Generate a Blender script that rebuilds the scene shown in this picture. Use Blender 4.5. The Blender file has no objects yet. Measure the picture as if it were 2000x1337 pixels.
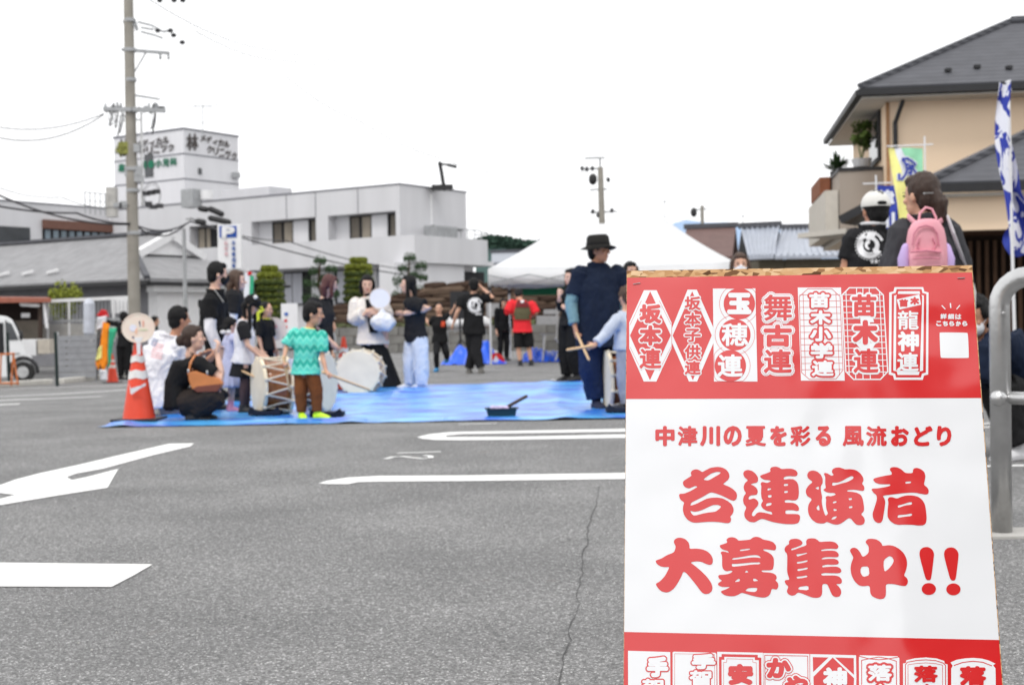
import bpy, bmesh, math, random
from math import sin, cos, pi, radians, sqrt, atan2, exp
from mathutils import Vector, Matrix, noise
from mathutils.bvhtree import BVHTree
from mathutils.geometry import tessellate_polygon
random.seed(7)
SC = bpy.context.scene
COL = SC.collection
# ------------------------------------------------------------------ camera, sky, sun, exposure
FPX = 2600.0; CAMH = 0.92
PITCH = radians(.848); ROLL = radians(.955)
Fv = Vector((0, cos(PITCH), -sin(PITCH))); U0 = Vector((0, sin(PITCH), cos(PITCH))); X0 = Vector((1, 0, 0))
Rv = cos(ROLL) * X0 - sin(ROLL) * U0; Uv = cos(ROLL) * U0 + sin(ROLL) * X0
CAM = Vector((0, 0, CAMH))
cd = bpy.data.cameras.new('camera'); cam = bpy.data.objects.new('camera', cd); COL.objects.link(cam)
m3 = Matrix((Rv, Uv, -Fv)).transposed()
cam.matrix_world = Matrix.Translation(CAM) @ m3.to_4x4()
cd.sensor_fit = 'HORIZONTAL'; cd.sensor_width = 36.0; cd.lens = 36.0 * FPX / 2000.0
cd.clip_start = .05; cd.clip_end = 20000
cd.dof.use_dof = True; cd.dof.focus_distance = 2.25; cd.dof.aperture_fstop = 8.6
SC.camera = cam
SUN_EL, SUN_AZ = radians(58), radians(200)
world = bpy.data.worlds.new("World"); SC.world = world; world.use_nodes = True
wn = world.node_tree; bg = wn.nodes['Background']
sky = wn.nodes.new('ShaderNodeTexSky'); sky.sky_type = 'NISHITA'; sky.sun_disc = False
sky.sun_elevation = SUN_EL; sky.sun_rotation = SUN_AZ; sky.dust_density = 4.0; sky.air_density = 1.0
hs = wn.nodes.new('ShaderNodeHueSaturation'); hs.inputs['Saturation'].default_value = .25
mixw = wn.nodes.new('ShaderNodeMixRGB'); mixw.inputs[0].default_value = .88
# bright, even overcast layer in front of the blue sky, with very faint cloud structure
tcw = wn.nodes.new('ShaderNodeTexCoord'); nzw = wn.nodes.new('ShaderNodeTexNoise'); nzw.inputs['Scale'].default_value = 2.2
nzw.inputs['Detail'].default_value = 5
rpw = wn.nodes.new('ShaderNodeValToRGB'); rpw.color_ramp.elements[0].color = (15.7, 15.8, 16.0, 1); rpw.color_ramp.elements[1].color = (17.5, 17.5, 17.6, 1)
wn.links.new(tcw.outputs['Generated'], nzw.inputs['Vector']); wn.links.new(nzw.outputs['Fac'], rpw.inputs[0])
wn.links.new(sky.outputs[0], hs.inputs['Color']); wn.links.new(hs.outputs[0], mixw.inputs[1]); wn.links.new(rpw.outputs[0], mixw.inputs[2])
wn.links.new(mixw.outputs[0], bg.inputs[0]); bg.inputs[1].default_value = .089
sl = bpy.data.lights.new('sun', 'SUN'); sl.energy = 1.4; sl.angle = radians(14); sl.color = (1, .97, .93)
sun = bpy.data.objects.new('sun', sl); COL.objects.link(sun)
sdir = Vector((sin(SUN_AZ) * cos(SUN_EL), cos(SUN_AZ) * cos(SUN_EL), sin(SUN_EL)))
sun.rotation_euler = sdir.to_track_quat('Z', 'Y').to_euler()
SC.view_settings.view_transform = 'Standard'; SC.view_settings.look = 'None'
SC.view_settings.exposure = 0.0; SC.view_settings.gamma = 1.0; SC.view_settings.use_curve_mapping = False
SC.cycles.use_denoising = True; SC.cycles.max_bounces = 6; SC.cycles.diffuse_bounces = 3; SC.cycles.caustics_reflective = False

# ------------------------------------------------------------------ geometry helpers
def ray(px, py):
    return (Rv * ((px - 1000) / FPX) + Uv * ((668.5 - py) / FPX) + Fv)
def P(px, py, Y):
    d = ray(px, py); return CAM + d * (Y / d.y)
def sst(t):
    t = max(0., min(1., t)); return t * t * (3 - 2 * t)
def gz(x, y):                       # the forecourt falls away a little towards the car park on the far left
    return -.40 * sst((y - 13) / 18.) * sst((-x - 3.4) / 5.)
def G(px, py, dz=0.):
    d = ray(px, py); z = 0.
    if d.z > -1e-4: d.z = -1e-4
    for _ in range(30):
        p = CAM + d * ((z - CAMH) / d.z); z = .5 * z + .5 * gz(p.x, p.y)
    p = CAM + d * ((z - CAMH) / d.z)
    return Vector((p.x, p.y, gz(p.x, p.y) + dz))
def onplane(px, py, C, D):          # meets the vertical plane through C along the horizontal direction D
    n = Vector((D.y, -D.x, 0)); d = ray(px, py); t = (C - CAM).dot(n) / d.dot(n); return CAM + d * t
def V(*a): return Vector(a)
def lin(c):
    c = c / 255.; return c / 12.92 if c <= .04045 else ((c + .055) / 1.055) ** 2.4
def S(r, g, b): return (lin(r), lin(g), lin(b))

def tag(o, label=None, cat=None, group=None, kind=None):
    if label: o['label'] = label
    if cat: o['category'] = cat
    if group: o['group'] = group
    if kind: o['kind'] = kind
    return o
def thing(name, loc, label, cat, group=None):
    o = bpy.data.objects.new(name, None); COL.objects.link(o); o.location = loc; o.empty_display_size = .1
    return tag(o, label, cat, group)
def wloc(o):
    v = Vector(o.location)
    while o.parent: o = o.parent; v += Vector(o.location)
    return v

class MB:
    def __init__(s): s.v = []; s.f = []
    def add(s, vs, fs):
        n = len(s.v); s.v += [Vector(a) for a in vs]; s.f += [tuple(i + n for i in f) for f in fs]; return s
    def box(s, c, sx, sy, sz, ax=None, ay=None, az=None):
        ax = ax or V(1, 0, 0); ay = ay or V(0, 1, 0); az = az or V(0, 0, 1); c = Vector(c)
        vs = [c + ax * (i * sx / 2) + ay * (j * sy / 2) + az * (k * sz / 2) for i in (-1, 1) for j in (-1, 1) for k in (-1, 1)]
        return s.add(vs, [(0, 1, 3, 2), (4, 6, 7, 5), (0, 4, 5, 1), (2, 3, 7, 6), (0, 2, 6, 4), (1, 5, 7, 3)])
    def beam(s, a, b, w, h, up=None):
        a = Vector(a); b = Vector(b); d = (b - a); L = d.length; d.normalize(); up = up or V(0, 0, 1)
        if abs(d.dot(up)) > .97: up = V(0, 1, 0)
        sd = d.cross(up).normalized(); u2 = sd.cross(d)
        return s.box((a + b) / 2, L, w, h, d, sd, u2)
    def prism(s, pts, d):            # closed prism: polygon pts swept by vector d
        pts = [Vector(p) for p in pts]; d = Vector(d); n = len(pts)
        vs = pts + [p + d for p in pts]
        return s.add(vs, [tuple(range(n))[::-1], tuple(range(n, 2 * n))] + [(i, (i + 1) % n, n + (i + 1) % n, n + i) for i in range(n)])
    def loft(s, rings, cap=True):
        n = len(rings[0]); b = len(s.v)
        for r in rings: s.v += [Vector(p) for p in r]
        for k in range(len(rings) - 1):
            for i in range(n):
                j = (i + 1) % n; s.f.append((b + k * n + i, b + k * n + j, b + (k + 1) * n + j, b + (k + 1) * n + i))
        if cap:
            s.f.append(tuple(b + i for i in range(n))[::-1]); s.f.append(tuple(b + (len(rings) - 1) * n + i for i in range(n)))
        return s
    def tube(s, pts, rad, n=10, ref=None, flat=1., dome=True):
        pts = [Vector(p) for p in pts]
        if not hasattr(rad, '__len__'): rad = [rad] * len(pts)
        rings = []; ref = Vector(ref) if ref else None; prev = None
        for i, p in enumerate(pts):
            a = pts[max(0, i - 1)]; c = pts[min(len(pts) - 1, i + 1)]; d = (c - a)
            d = d.normalized() if d.length > 1e-9 else V(0, 0, 1)
            r0 = ref if ref else (prev if prev else (V(0, 0, 1) if abs(d.z) < .9 else V(1, 0, 0)))
            u = (r0 - d * r0.dot(d))
            u = u.normalized() if u.length > 1e-6 else d.orthogonal().normalized()
            prev = u; w = d.cross(u); rings.append((p, u, w, rad[i], d))
        out = []
        def ring(p, u, w, r): return [p + u * (cos(2 * pi * k / n) * r) + w * (sin(2 * pi * k / n) * r * flat) for k in range(n)]
        if dome:
            p, u, w, r, d = rings[0]
            for t in (.95, .6): out.append(ring(p - d * r * sin(t * pi / 2) * .9, u, w, r * max(.08, cos(t * pi / 2))))
        for p, u, w, r, d in rings: out.append(ring(p, u, w, r))
        if dome:
            p, u, w, r, d = rings[-1]
            for t in (.6, .95): out.append(ring(p + d * r * sin(t * pi / 2) * .9, u, w, r * max(.08, cos(t * pi / 2))))
        return s.loft(out)
    def ell(s, c, rx, ry, rz, ax=None, ay=None, az=None, nu=14, nv=9, z0=-1., z1=1.):
        ax = ax or V(1, 0, 0); ay = ay or V(0, 1, 0); az = az or V(0, 0, 1); c = Vector(c)
        rings = []
        for k in range(nv + 1):
            ph = math.asin(max(-1, min(1, z0 + (z1 - z0) * 0))) if 0 else 0
            t = z0 + (z1 - z0) * (.5 - .5 * cos(pi * k / nv)); q = sqrt(max(.0004, 1 - t * t))
            rings.append([c + ax * (rx * q * cos(2 * pi * i / nu)) + ay * (ry * q * sin(2 * pi * i / nu)) + az * (rz * t) for i in range(nu)])
        return s.loft(rings)
    def strip(s, rows):               # open grid
        b = len(s.v); n = len(rows[0])
        for r in rows: s.v += [Vector(p) for p in r]
        for k in range(len(rows) - 1):
            for i in range(n - 1): s.f.append((b + k * n + i, b + k * n + i + 1, b + (k + 1) * n + i + 1, b + (k + 1) * n + i))
        return s
    def build(s, name, mat, parent=None, smooth=False, bevel=0.):
        off = wloc(parent) if parent else V(0, 0, 0)
        me = bpy.data.meshes.new(name); me.from_pydata([v - off for v in s.v], [], s.f); me.update()
        bm = bmesh.new(); bm.from_mesh(me)
        bmesh.ops.recalc_face_normals(bm, faces=bm.faces)
        if bevel: bmesh.ops.bevel(bm, geom=list(bm.edges), offset=bevel, segments=2, affect='EDGES', profile=.6)
        bm.to_mesh(me); bm.free()
        if smooth: me.polygons.foreach_set('use_smooth', [True] * len(me.polygons))
        me.materials.append(mat)
        o = bpy.data.objects.new(name, me); COL.objects.link(o)
        if parent: o.parent = parent
        return o
def copy_tree(o, parent=None):
    c = o.copy(); COL.objects.link(c); c.parent = parent
    for ch in o.children: copy_tree(ch, c)
    return c
def link_copy(src, name, parent, loc, rotz=0.):
    c = bpy.data.objects.new(name, src.data); COL.objects.link(c); c.parent = parent; c.location = loc; c.rotation_euler.z = rotz
    return c
def remesh(mb, vox, smooth=2, disp=None):
    me = bpy.data.meshes.new('tmp'); me.from_pydata(mb.v, [], mb.f); me.update()
    bm = bmesh.new(); bm.from_mesh(me); bmesh.ops.recalc_face_normals(bm, faces=bm.faces); bm.to_mesh(me); bm.free()
    o = bpy.data.objects.new('tmp', me); COL.objects.link(o)
    r = o.modifiers.new('r', 'REMESH'); r.mode = 'VOXEL'; r.voxel_size = vox
    sm = o.modifiers.new('s', 'SMOOTH'); sm.iterations = smooth; sm.factor = .5
    dg = bpy.context.evaluated_depsgraph_get(); ev = o.evaluated_get(dg)
    m2 = bpy.data.meshes.new_from_object(ev); bpy.data.objects.remove(o); bpy.data.meshes.remove(me)
    out = MB(); out.v = [v.co.copy() for v in m2.vertices]; out.f = [tuple(p.vertices) for p in m2.polygons]
    if disp:
        out.v = [v.co + v.normal * disp(v.co) for v in m2.vertices]
    bpy.data.meshes.remove(m2); return out

# ------------------------------------------------------------------ materials
MATS = {}
def mat(name, col, rough=.8, spec=.3, var=.12, vscale=6., bump=.0, bscale=60., metal=0., coat=0., col2=None, detail=4, stretch=None):
    if name in MATS: return MATS[name]
    m = bpy.data.materials.new(name); m.use_nodes = True; nt = m.node_tree; b = nt.nodes['Principled BSDF']
    b.inputs['Roughness'].default_value = rough; b.inputs['Specular IOR Level'].default_value = spec; b.inputs['Metallic'].default_value = metal
    b.inputs['Coat Weight'].default_value = coat
    tc = nt.nodes.new('ShaderNodeTexCoord'); vec = tc.outputs['Object']
    if stretch:
        mp = nt.nodes.new('ShaderNodeMapping'); mp.inputs['Scale'].default_value = stretch; nt.links.new(vec, mp.inputs[0]); vec = mp.outputs[0]
    nz = nt.nodes.new('ShaderNodeTexNoise'); nz.inputs['Scale'].default_value = vscale; nz.inputs['Detail'].default_value = detail
    nt.links.new(vec, nz.inputs['Vector'])
    rp = nt.nodes.new('ShaderNodeValToRGB'); rp.color_ramp.elements[0].position = .3; rp.color_ramp.elements[1].position = .7
    c2 = col2 or tuple(min(1, c * (1 + var)) for c in col)
    rp.color_ramp.elements[0].color = (*[c * (1 - var) for c in col], 1) if not col2 else (*col, 1); rp.color_ramp.elements[1].color = (*c2, 1)
    nt.links.new(nz.outputs['Fac'], rp.inputs[0]); nt.links.new(rp.outputs[0], b.inputs['Base Color'])
    if bump:
        n2 = nt.nodes.new('ShaderNodeTexNoise'); n2.inputs['Scale'].default_value = bscale; n2.inputs['Detail'].default_value = 3
        nt.links.new(vec, n2.inputs['Vector']); bp = nt.nodes.new('ShaderNodeBump'); bp.inputs['Strength'].default_value = bump; bp.inputs['Distance'].default_value = .01
        nt.links.new(n2.outputs['Fac'], bp.inputs['Height']); nt.links.new(bp.outputs[0], b.inputs['Normal'])
    MATS[name] = m; return m
def nodes_of(m): return m.node_tree, m.node_tree.nodes, m.node_tree.links

def asphalt_mat():
    m = mat('asphalt', (.17, .17, .172), .85, .25); nt, N, L = nodes_of(m); b = N['Principled BSDF']
    tc = N.new('ShaderNodeTexCoord')
    vo = N.new('ShaderNodeTexVoronoi'); vo.inputs['Scale'].default_value = 190; L.new(tc.outputs['Object'], vo.inputs['Vector'])
    r1 = N.new('ShaderNodeValToRGB'); e = r1.color_ramp.elements; e[0].position = .0; e[0].color = (.11, .11, .11, 1); e[1].position = 1; e[1].color = (.56, .56, .555, 1)
    e.new(.4).color = (.163, .163, .164, 1); e.new(.78).color = (.238, .238, .238, 1); e.new(.92).color = (.31, .31, .31, 1)
    sp = N.new('ShaderNodeSeparateColor'); L.new(vo.outputs['Color'], sp.inputs[0]); L.new(sp.outputs[0], r1.inputs[0])
    n1 = N.new('ShaderNodeTexNoise'); n1.inputs['Scale'].default_value = 1.1; n1.inputs['Detail'].default_value = 6; L.new(tc.outputs['Object'], n1.inputs['Vector'])
    r2 = N.new('ShaderNodeValToRGB'); r2.color_ramp.elements[0].color = (.80, .80, .80, 1); r2.color_ramp.elements[1].color = (1.16, 1.155, 1.15, 1)
    r2.color_ramp.elements[0].position = .3; r2.color_ramp.elements[1].position = .72
    L.new(n1.outputs['Fac'], r2.inputs[0])
    n3 = N.new('ShaderNodeTexNoise'); n3.inputs['Scale'].default_value = 38; n3.inputs['Detail'].default_value = 5; L.new(tc.outputs['Object'], n3.inputs['Vector'])
    r3 = N.new('ShaderNodeValToRGB'); r3.color_ramp.elements[0].color = (.80, .80, .80, 1); r3.color_ramp.elements[1].color = (1.2, 1.2, 1.2, 1)
    r3.color_ramp.elements[0].position = .32; r3.color_ramp.elements[1].position = .68; L.new(n3.outputs['Fac'], r3.inputs[0])
    mx = N.new('ShaderNodeMixRGB'); mx.blend_type = 'MULTIPLY'; mx.inputs[0].default_value = 1; L.new(r1.outputs[0], mx.inputs[1]); L.new(r2.outputs[0], mx.inputs[2])
    mx2 = N.new('ShaderNodeMixRGB'); mx2.blend_type = 'MULTIPLY'; mx2.inputs[0].default_value = 1; L.new(mx.outputs[0], mx2.inputs[1]); L.new(r3.outputs[0], mx2.inputs[2])
    # a few rusty stains
    n4 = N.new('ShaderNodeTexNoise'); n4.inputs['Scale'].default_value = 3.3; n4.inputs['Detail'].default_value = 3; L.new(tc.outputs['Object'], n4.inputs['Vector'])
    r4 = N.new('ShaderNodeValToRGB'); r4.color_ramp.elements[0].position = .70; r4.color_ramp.elements[0].color = (0, 0, 0, 1); r4.color_ramp.elements[1].position = .8; r4.color_ramp.elements[1].color = (.4, .4, .4, 1)
    L.new(n4.outputs['Fac'], r4.inputs[0])
    mx3 = N.new('ShaderNodeMixRGB'); mx3.blend_type = 'MIX'; mx3.inputs[2].default_value = (.19, .14, .11, 1); L.new(r4.outputs[0], mx3.inputs[0]); L.new(mx2.outputs[0], mx3.inputs[1])
    L.new(mx3.outputs[0], b.inputs['Base Color'])
    bp = N.new('ShaderNodeBump'); bp.inputs['Strength'].default_value = .75; bp.inputs['Distance'].default_value = .004
    L.new(vo.outputs['Distance'], bp.inputs['Height']); L.new(bp.outputs[0], b.inputs['Normal'])
    return m
def paint_mat(name='road_paint', base=(.80, .80, .79), worn=.3):
    m = mat(name, base, .6, .3); nt, N, L = nodes_of(m); b = N['Principled BSDF']
    tc = N.new('ShaderNodeTexCoord'); n = N.new('ShaderNodeTexNoise'); n.inputs['Scale'].default_value = 60; n.inputs['Detail'].default_value = 6
    L.new(tc.outputs['Object'], n.inputs['Vector']); r = N.new('ShaderNodeValToRGB'); r.color_ramp.elements[0].position = worn - .06; r.color_ramp.elements[1].position = worn + .04
    r.color_ramp.elements[0].color = (.25, .25, .25, 1); r.color_ramp.elements[1].color = (*base, 1); L.new(n.outputs['Fac'], r.inputs[0]); L.new(r.outputs[0], b.inputs['Base Color'])
    bp = N.new('ShaderNodeBump'); bp.inputs['Strength'].default_value = .3; bp.inputs['Distance'].default_value = .003; L.new(n.outputs['Fac'], bp.inputs['Height']); L.new(bp.outputs[0], b.inputs['Normal'])
    return m
def osb_mat():
    m = mat('oriented_strand_wood', (.5, .33, .17), .75, .2); nt, N, L = nodes_of(m); b = N['Principled BSDF']
    tc = N.new('ShaderNodeTexCoord'); n0 = N.new('ShaderNodeTexNoise'); n0.inputs['Scale'].default_value = 9; L.new(tc.outputs['Object'], n0.inputs['Vector'])
    mp = N.new('ShaderNodeMapping'); mp.inputs['Rotation'].default_value = (.5, .5, .7); mp.inputs['Scale'].default_value = (1, 3.4, 2.2); L.new(tc.outputs['Object'], mp.inputs[0])
    vo = N.new('ShaderNodeTexVoronoi'); vo.inputs['Scale'].default_value = 70; L.new(mp.outputs[0], vo.inputs['Vector'])
    sp = N.new('ShaderNodeSeparateColor'); L.new(vo.outputs['Color'], sp.inputs[0])
    r = N.new('ShaderNodeValToRGB'); e = r.color_ramp.elements; e[0].color = (.10, .045, .018, 1); e[1].color = (.78, .55, .33, 1); e.new(.14).color = (.22, .11, .05, 1); e.new(.24).color = (.50, .27, .12, 1); e.new(.5).color = (.62, .37, .18, 1); e.new(.8).color = (.7, .46, .25, 1)
    L.new(sp.outputs[0], r.inputs[0]); L.new(r.outputs[0], b.inputs['Base Color'])
    bp = N.new('ShaderNodeBump'); bp.inputs['Strength'].default_value = .8; bp.inputs['Distance'].default_value = .003; L.new(sp.outputs[1], bp.inputs['Height']); L.new(bp.outputs[0], b.inputs['Normal'])
    return m
def gloss_paper(name, col):
    m = mat(name, col, .3, .5, var=.0); nt, N, L = nodes_of(m); b = N['Principled BSDF']
    b.inputs['Coat Weight'].default_value = 1.; b.inputs['Coat Roughness'].default_value = .10; b.inputs['Coat IOR'].default_value = 1.6
    tc = N.new('ShaderNodeTexCoord'); n = N.new('ShaderNodeTexNoise'); n.inputs['Scale'].default_value = 4.2; n.inputs['Detail'].default_value = 2
    L.new(tc.outputs['Object'], n.inputs['Vector']); bp = N.new('ShaderNodeBump'); bp.inputs['Strength'].default_value = .55; bp.inputs['Distance'].default_value = .02
    L.new(n.outputs['Fac'], bp.inputs['Height']); L.new(bp.outputs[0], b.inputs['Normal']); L.new(bp.outputs[0], b.inputs['Coat Normal'])
    return m
def tarp_mat():
    m = mat('blue_tarpaulin', S(20, 90, 215), .4, .6); nt, N, L = nodes_of(m); b = N['Principled BSDF']
    b.inputs['Coat Weight'].default_value = .6; b.inputs['Coat Roughness'].default_value = .24
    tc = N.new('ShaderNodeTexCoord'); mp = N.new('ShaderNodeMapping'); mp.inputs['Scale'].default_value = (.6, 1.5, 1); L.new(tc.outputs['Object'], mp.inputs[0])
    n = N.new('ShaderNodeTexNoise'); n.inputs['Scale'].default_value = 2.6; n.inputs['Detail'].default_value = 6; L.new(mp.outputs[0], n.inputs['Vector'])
    w = N.new('ShaderNodeTexBrick'); w.inputs['Scale'].default_value = 1.0
    bp = N.new('ShaderNodeBump'); bp.inputs['Strength'].default_value = .9; bp.inputs['Distance'].default_value = .06; L.new(n.outputs['Fac'], bp.inputs['Height'])
    L.new(bp.outputs[0], b.inputs['Normal']); L.new(bp.outputs[0], b.inputs['Coat Normal'])
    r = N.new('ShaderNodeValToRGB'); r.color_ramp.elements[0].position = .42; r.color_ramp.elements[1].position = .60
    r.color_ramp.elements[0].color = (*S(6, 98, 220), 1); r.color_ramp.elements[1].color = (*S(84, 178, 244), 1); L.new(n.outputs['Fac'], r.inputs[0]); L.new(r.outputs[0], b.inputs['Base Color'])  # paler blue patches are sky glare painted into the sheet colour
    return m
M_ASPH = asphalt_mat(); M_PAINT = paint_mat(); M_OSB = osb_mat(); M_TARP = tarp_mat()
M_RED = gloss_paper('poster_red', S(206, 12, 16)); M_WHITE = gloss_paper('poster_white', (.78, .79, .81))
M_CONC = mat('weathered_concrete', (.42, .41, .39), .85, .2, .18, 3, .4, 30)
M_STEEL = mat('brushed_steel', (.55, .55, .55), .32, .5, .15, 8, .15, 40, metal=.9)
M_BLK = mat('black_plastic', (.02, .02, .022), .5, .4)
M_METALGREY = mat('painted_grey_metal', (.35, .36, .37), .5, .4)
M_WHITEPL = mat('white_plastic', (.75, .75, .76), .45, .4, .04)
M_GLASS = mat('dark_window_glass', (.03, .035, .04), .08, .8, .3, 1.5)
M_WIRE = mat('black_cable', (.05, .05, .055), .6, .3)

# ------------------------------------------------------------------ ground
def frange(pts): return pts
ys = [-30, -8, -2, 0, 1, 2, 3, 4, 5, 6, 8, 10] + [12 + i for i in range(22)] + [36, 40, 46, 55, 70, 100, 160, 300, 700, 2500, 6000]
xs = [-6000, -2500, -700, -300, -150, -90, -60, -40, -30, -24, -20] + [-18 + i for i in range(19)] + [2, 4, 6, 8, 10, 14, 20, 30, 60, 150, 300, 700, 2500, 6000]
mb = MB(); mb.strip([[V(x, y, gz(x, y)) for x in xs] for y in ys])
tag(mb.build('ground', M_ASPH, smooth=True), kind='structure')
def paint(name, pts, dz=.004, m=None, kind='structure'):
    q = [G(x, y, dz) for x, y in pts]; mb = MB(); tr = tessellate_polygon([q]); mb.add(q, tr); o = mb.build(name, m or M_PAINT); tag(o, kind=kind); return o
def stroke2(pts, w):                # polyline strip on ground from pixel points, width in metres
    q = [G(x, y, .004) for x, y in pts]; L_, R_ = [], []
    for i, p in enumerate(q):
        d = (q[min(i + 1, len(q) - 1)] - q[max(i - 1, 0)]); d.z = 0; d.normalize(); n = V(-d.y, d.x, 0) * (w / 2); L_.append(p + n); R_.append(p - n)
    return [L_, R_]
def line(name, pts, w):
    mb = MB(); mb.strip(stroke2(pts, w)); return tag(mb.build(name, M_PAINT), kind='structure')
# painted markings (traced on the photograph, laid on the ground)
paint('road_marking', [(-60, 1099), (298, 1103), (262, 1124), (218, 1147), (-60, 1146)])
paint('road_marking', [(0, 948), (30, 937), (80, 924), (150, 909), (230, 890), (330, 867), (379, 866), (372, 872), (300, 889), (200, 916), (150, 925), (130, 932), (140, 938), (170, 932), (231, 916), (210, 953), (120, 967), (0, 987), (-60, 998), (-60, 992), (-20, 980), (30, 967), (-10, 962), (-30, 955)])
paint('parking_line', [(621, 944.5), (640, 939), (680, 933), (740, 930), (900, 929), (1225, 924), (1290, 923), (1290, 935), (1225, 936), (900, 940), (740, 941), (700, 942), (680, 946), (640, 946)])
paint('parking_line', [(814, 854), (840, 848), (880, 844), (1000, 842), (1300, 836), (1300, 842), (1000, 846.5), (900, 848), (870, 851), (872, 854), (1000, 853.5), (1300, 847), (1300, 854), (1000, 859), (900, 860), (850, 859.5), (825, 857)])
line('painted_numeral', [(776, 885.5), (820, 884), (861, 882.5)], .045)
line('painted_numeral', [(753, 896.5), (768, 892.5), (785, 891.5), (800, 893.5), (825, 896), (842, 894), (841, 891), (828, 889.5)], .04)
line('painted_numeral', [(896, 829), (970, 827)], .05)
line('parking_line', [(1075, 741.5), (1145, 739.5)], .14)
for yy in (770, 792): line('parking_line', [(1895, yy - 31), (1970, yy - 32)], .06)
line('parking_line', [(1880, 829), (1975, 826)], .08); line('parking_line', [(1880, 836), (1975, 833)], .07)
line('parking_line', [(1880, 912), (2060, 908)], .085)
line('parking_line', [(-40, 776), (100, 770), (250, 761)], .16); line('parking_line', [(-40, 783), (80, 779), (203, 774)], .18)
line('parking_line', [(-40, 792), (38, 789)], .16)
line('parking_line', [(-40, 762), (120, 756), (260, 752)], .1)
# the jagged joint and dark strip at the right of the tarmac
cr = [(1172, 950), (1165, 985), (1150, 1030), (1149, 1055), (1136, 1090), (1137, 1120), (1128, 1160), (1131, 1185), (1112, 1225), (1115, 1250), (1101, 1280), (1098, 1310), (1087, 1345), (1080, 1400)]
crp = []
for i in range(len(cr) - 1):
    for t in (0, .25, .5, .75):
        crp.append((cr[i][0] + (cr[i + 1][0] - cr[i][0]) * t + random.uniform(-3, 3), cr[i][1] + (cr[i + 1][1] - cr[i][1]) * t))
mb = MB(); q = [G(x, y, .003) for x, y in crp]
mb.strip([[p + V(-random.uniform(.0005, .0028), 0, 0) for p in q], [p + V(random.uniform(.0005, .0028), 0, 0) for p in q]])
tag(mb.build('asphalt_crack', mat('crack_shadow', (.085, .085, .085), .95, .1)), kind='structure')
# small litter chips and pebbles
mb = MB()
for i in range(420):
    x = random.uniform(-2.6, 1.6); y = random.uniform(2.6, 9) ** 1.0; r = random.uniform(.0015, .0035)
    mb.ell(V(x, y, r * .5), r, r * random.uniform(.6, 1.2), r * .7, nu=5, nv=3)
tag(mb.build('gravel', mat('pale_grit', (.5, .49, .47), .8, .2, .3, 40)), kind='stuff')

# ------------------------------------------------------------------ the sign board with poster
PT = V(.20770747, 2.38231972, .99653884 ); pu = V(.99030381, -.13879861, -.0057706).normalized(); pv = V(.04890053, .3094139, .9496693).normalized()
pn = pu.cross(pv).normalized()      # points to the viewer
PW = .594
def PP(px, py, layer=0):
    d = ray(px, py); C = PT + pn * (.0004 * layer); t = (C - CAM).dot(pn) / d.dot(pn); return CAM + d * t
def pl(a, b, n=0): return PT + pu * a - pv * b + pn * n
BOARD = thing('sign_board', V(.48, 2.12, 0), 'leaning strand wood board with the red and white lettered poster, in front of everything', 'sign board')
mb = MB(); bw0, bw1, bt, bb = -.0008, PW + .002, -.0145, 1.045
mb.box(pl((bw0 + bw1) / 2, (bt + bb) / 2, -.0060), bw1 - bw0, bb - bt, .009, pu, pv, pn); mb.build('front_panel', M_OSB, BOARD, bevel=.0008)
# rear leg panel of the A-frame
hp = pl(PW / 2, .03, -.02); rb = V(hp.x + .09, hp.y + .42, 0.0)
rv = (hp - rb).normalized(); rn = pu.cross(rv).normalized()
mb = MB(); mb.box((hp + rb) / 2, bw1 - bw0, (hp - rb).length, .012, pu, rv, rn); mb.build('rear_panel', M_OSB, BOARD)
for a in (.1, .48):
    mb = MB(); mb.tube([pl(a, .012, -.016), pl(a + .05, .012, -.016)], .006, 8); mb.build('hinge', M_STEEL, BOARD)
# poster sheet: very slightly uneven vinyl
mb = MB(); nx, ny = 40, 56; PH = .841
def wob(a, b): return .0009 * noise.noise(V(a * 5, b * 5, 1.3)) + .0006
mb.strip([[pl(PW * i / nx, PH * j / ny, .0006) for i in range(nx + 1)] for j in range(ny + 1)])
POSTER = mb.build('poster', M_WHITE, BOARD, smooth=True)
def pquad(name, pts, layer, m):      # polygon on the poster from pixel points
    q = [PP(x, y, 2 + layer) for x, y in pts]; mb = MB(); mb.add(q, tessellate_polygon([q])); return mb.build(name, m, POSTER)
# red bands (exact sheet width)
def band(b0, b1, b0r=None, b1r=None):
    mb = MB(); mb.strip([[pl(0, b0, .0009), pl(PW, b0, .0009)], [pl(0, b1, .0009), pl(PW, b1, .0009)]]); return mb.build('red_band', M_RED, POSTER)
def bpos(px, py): 
    p = PP(px, py, 0) - PT; return p.dot(pu), -p.dot(pv)
bA = (bpos(1224, 778)[1] + bpos(1915, 778)[1]) / 2; bB = (bpos(1222, 1232)[1] + bpos(1951, 1250)[1]) / 2
band(0, bA); band(bB, bB + .185)

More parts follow.
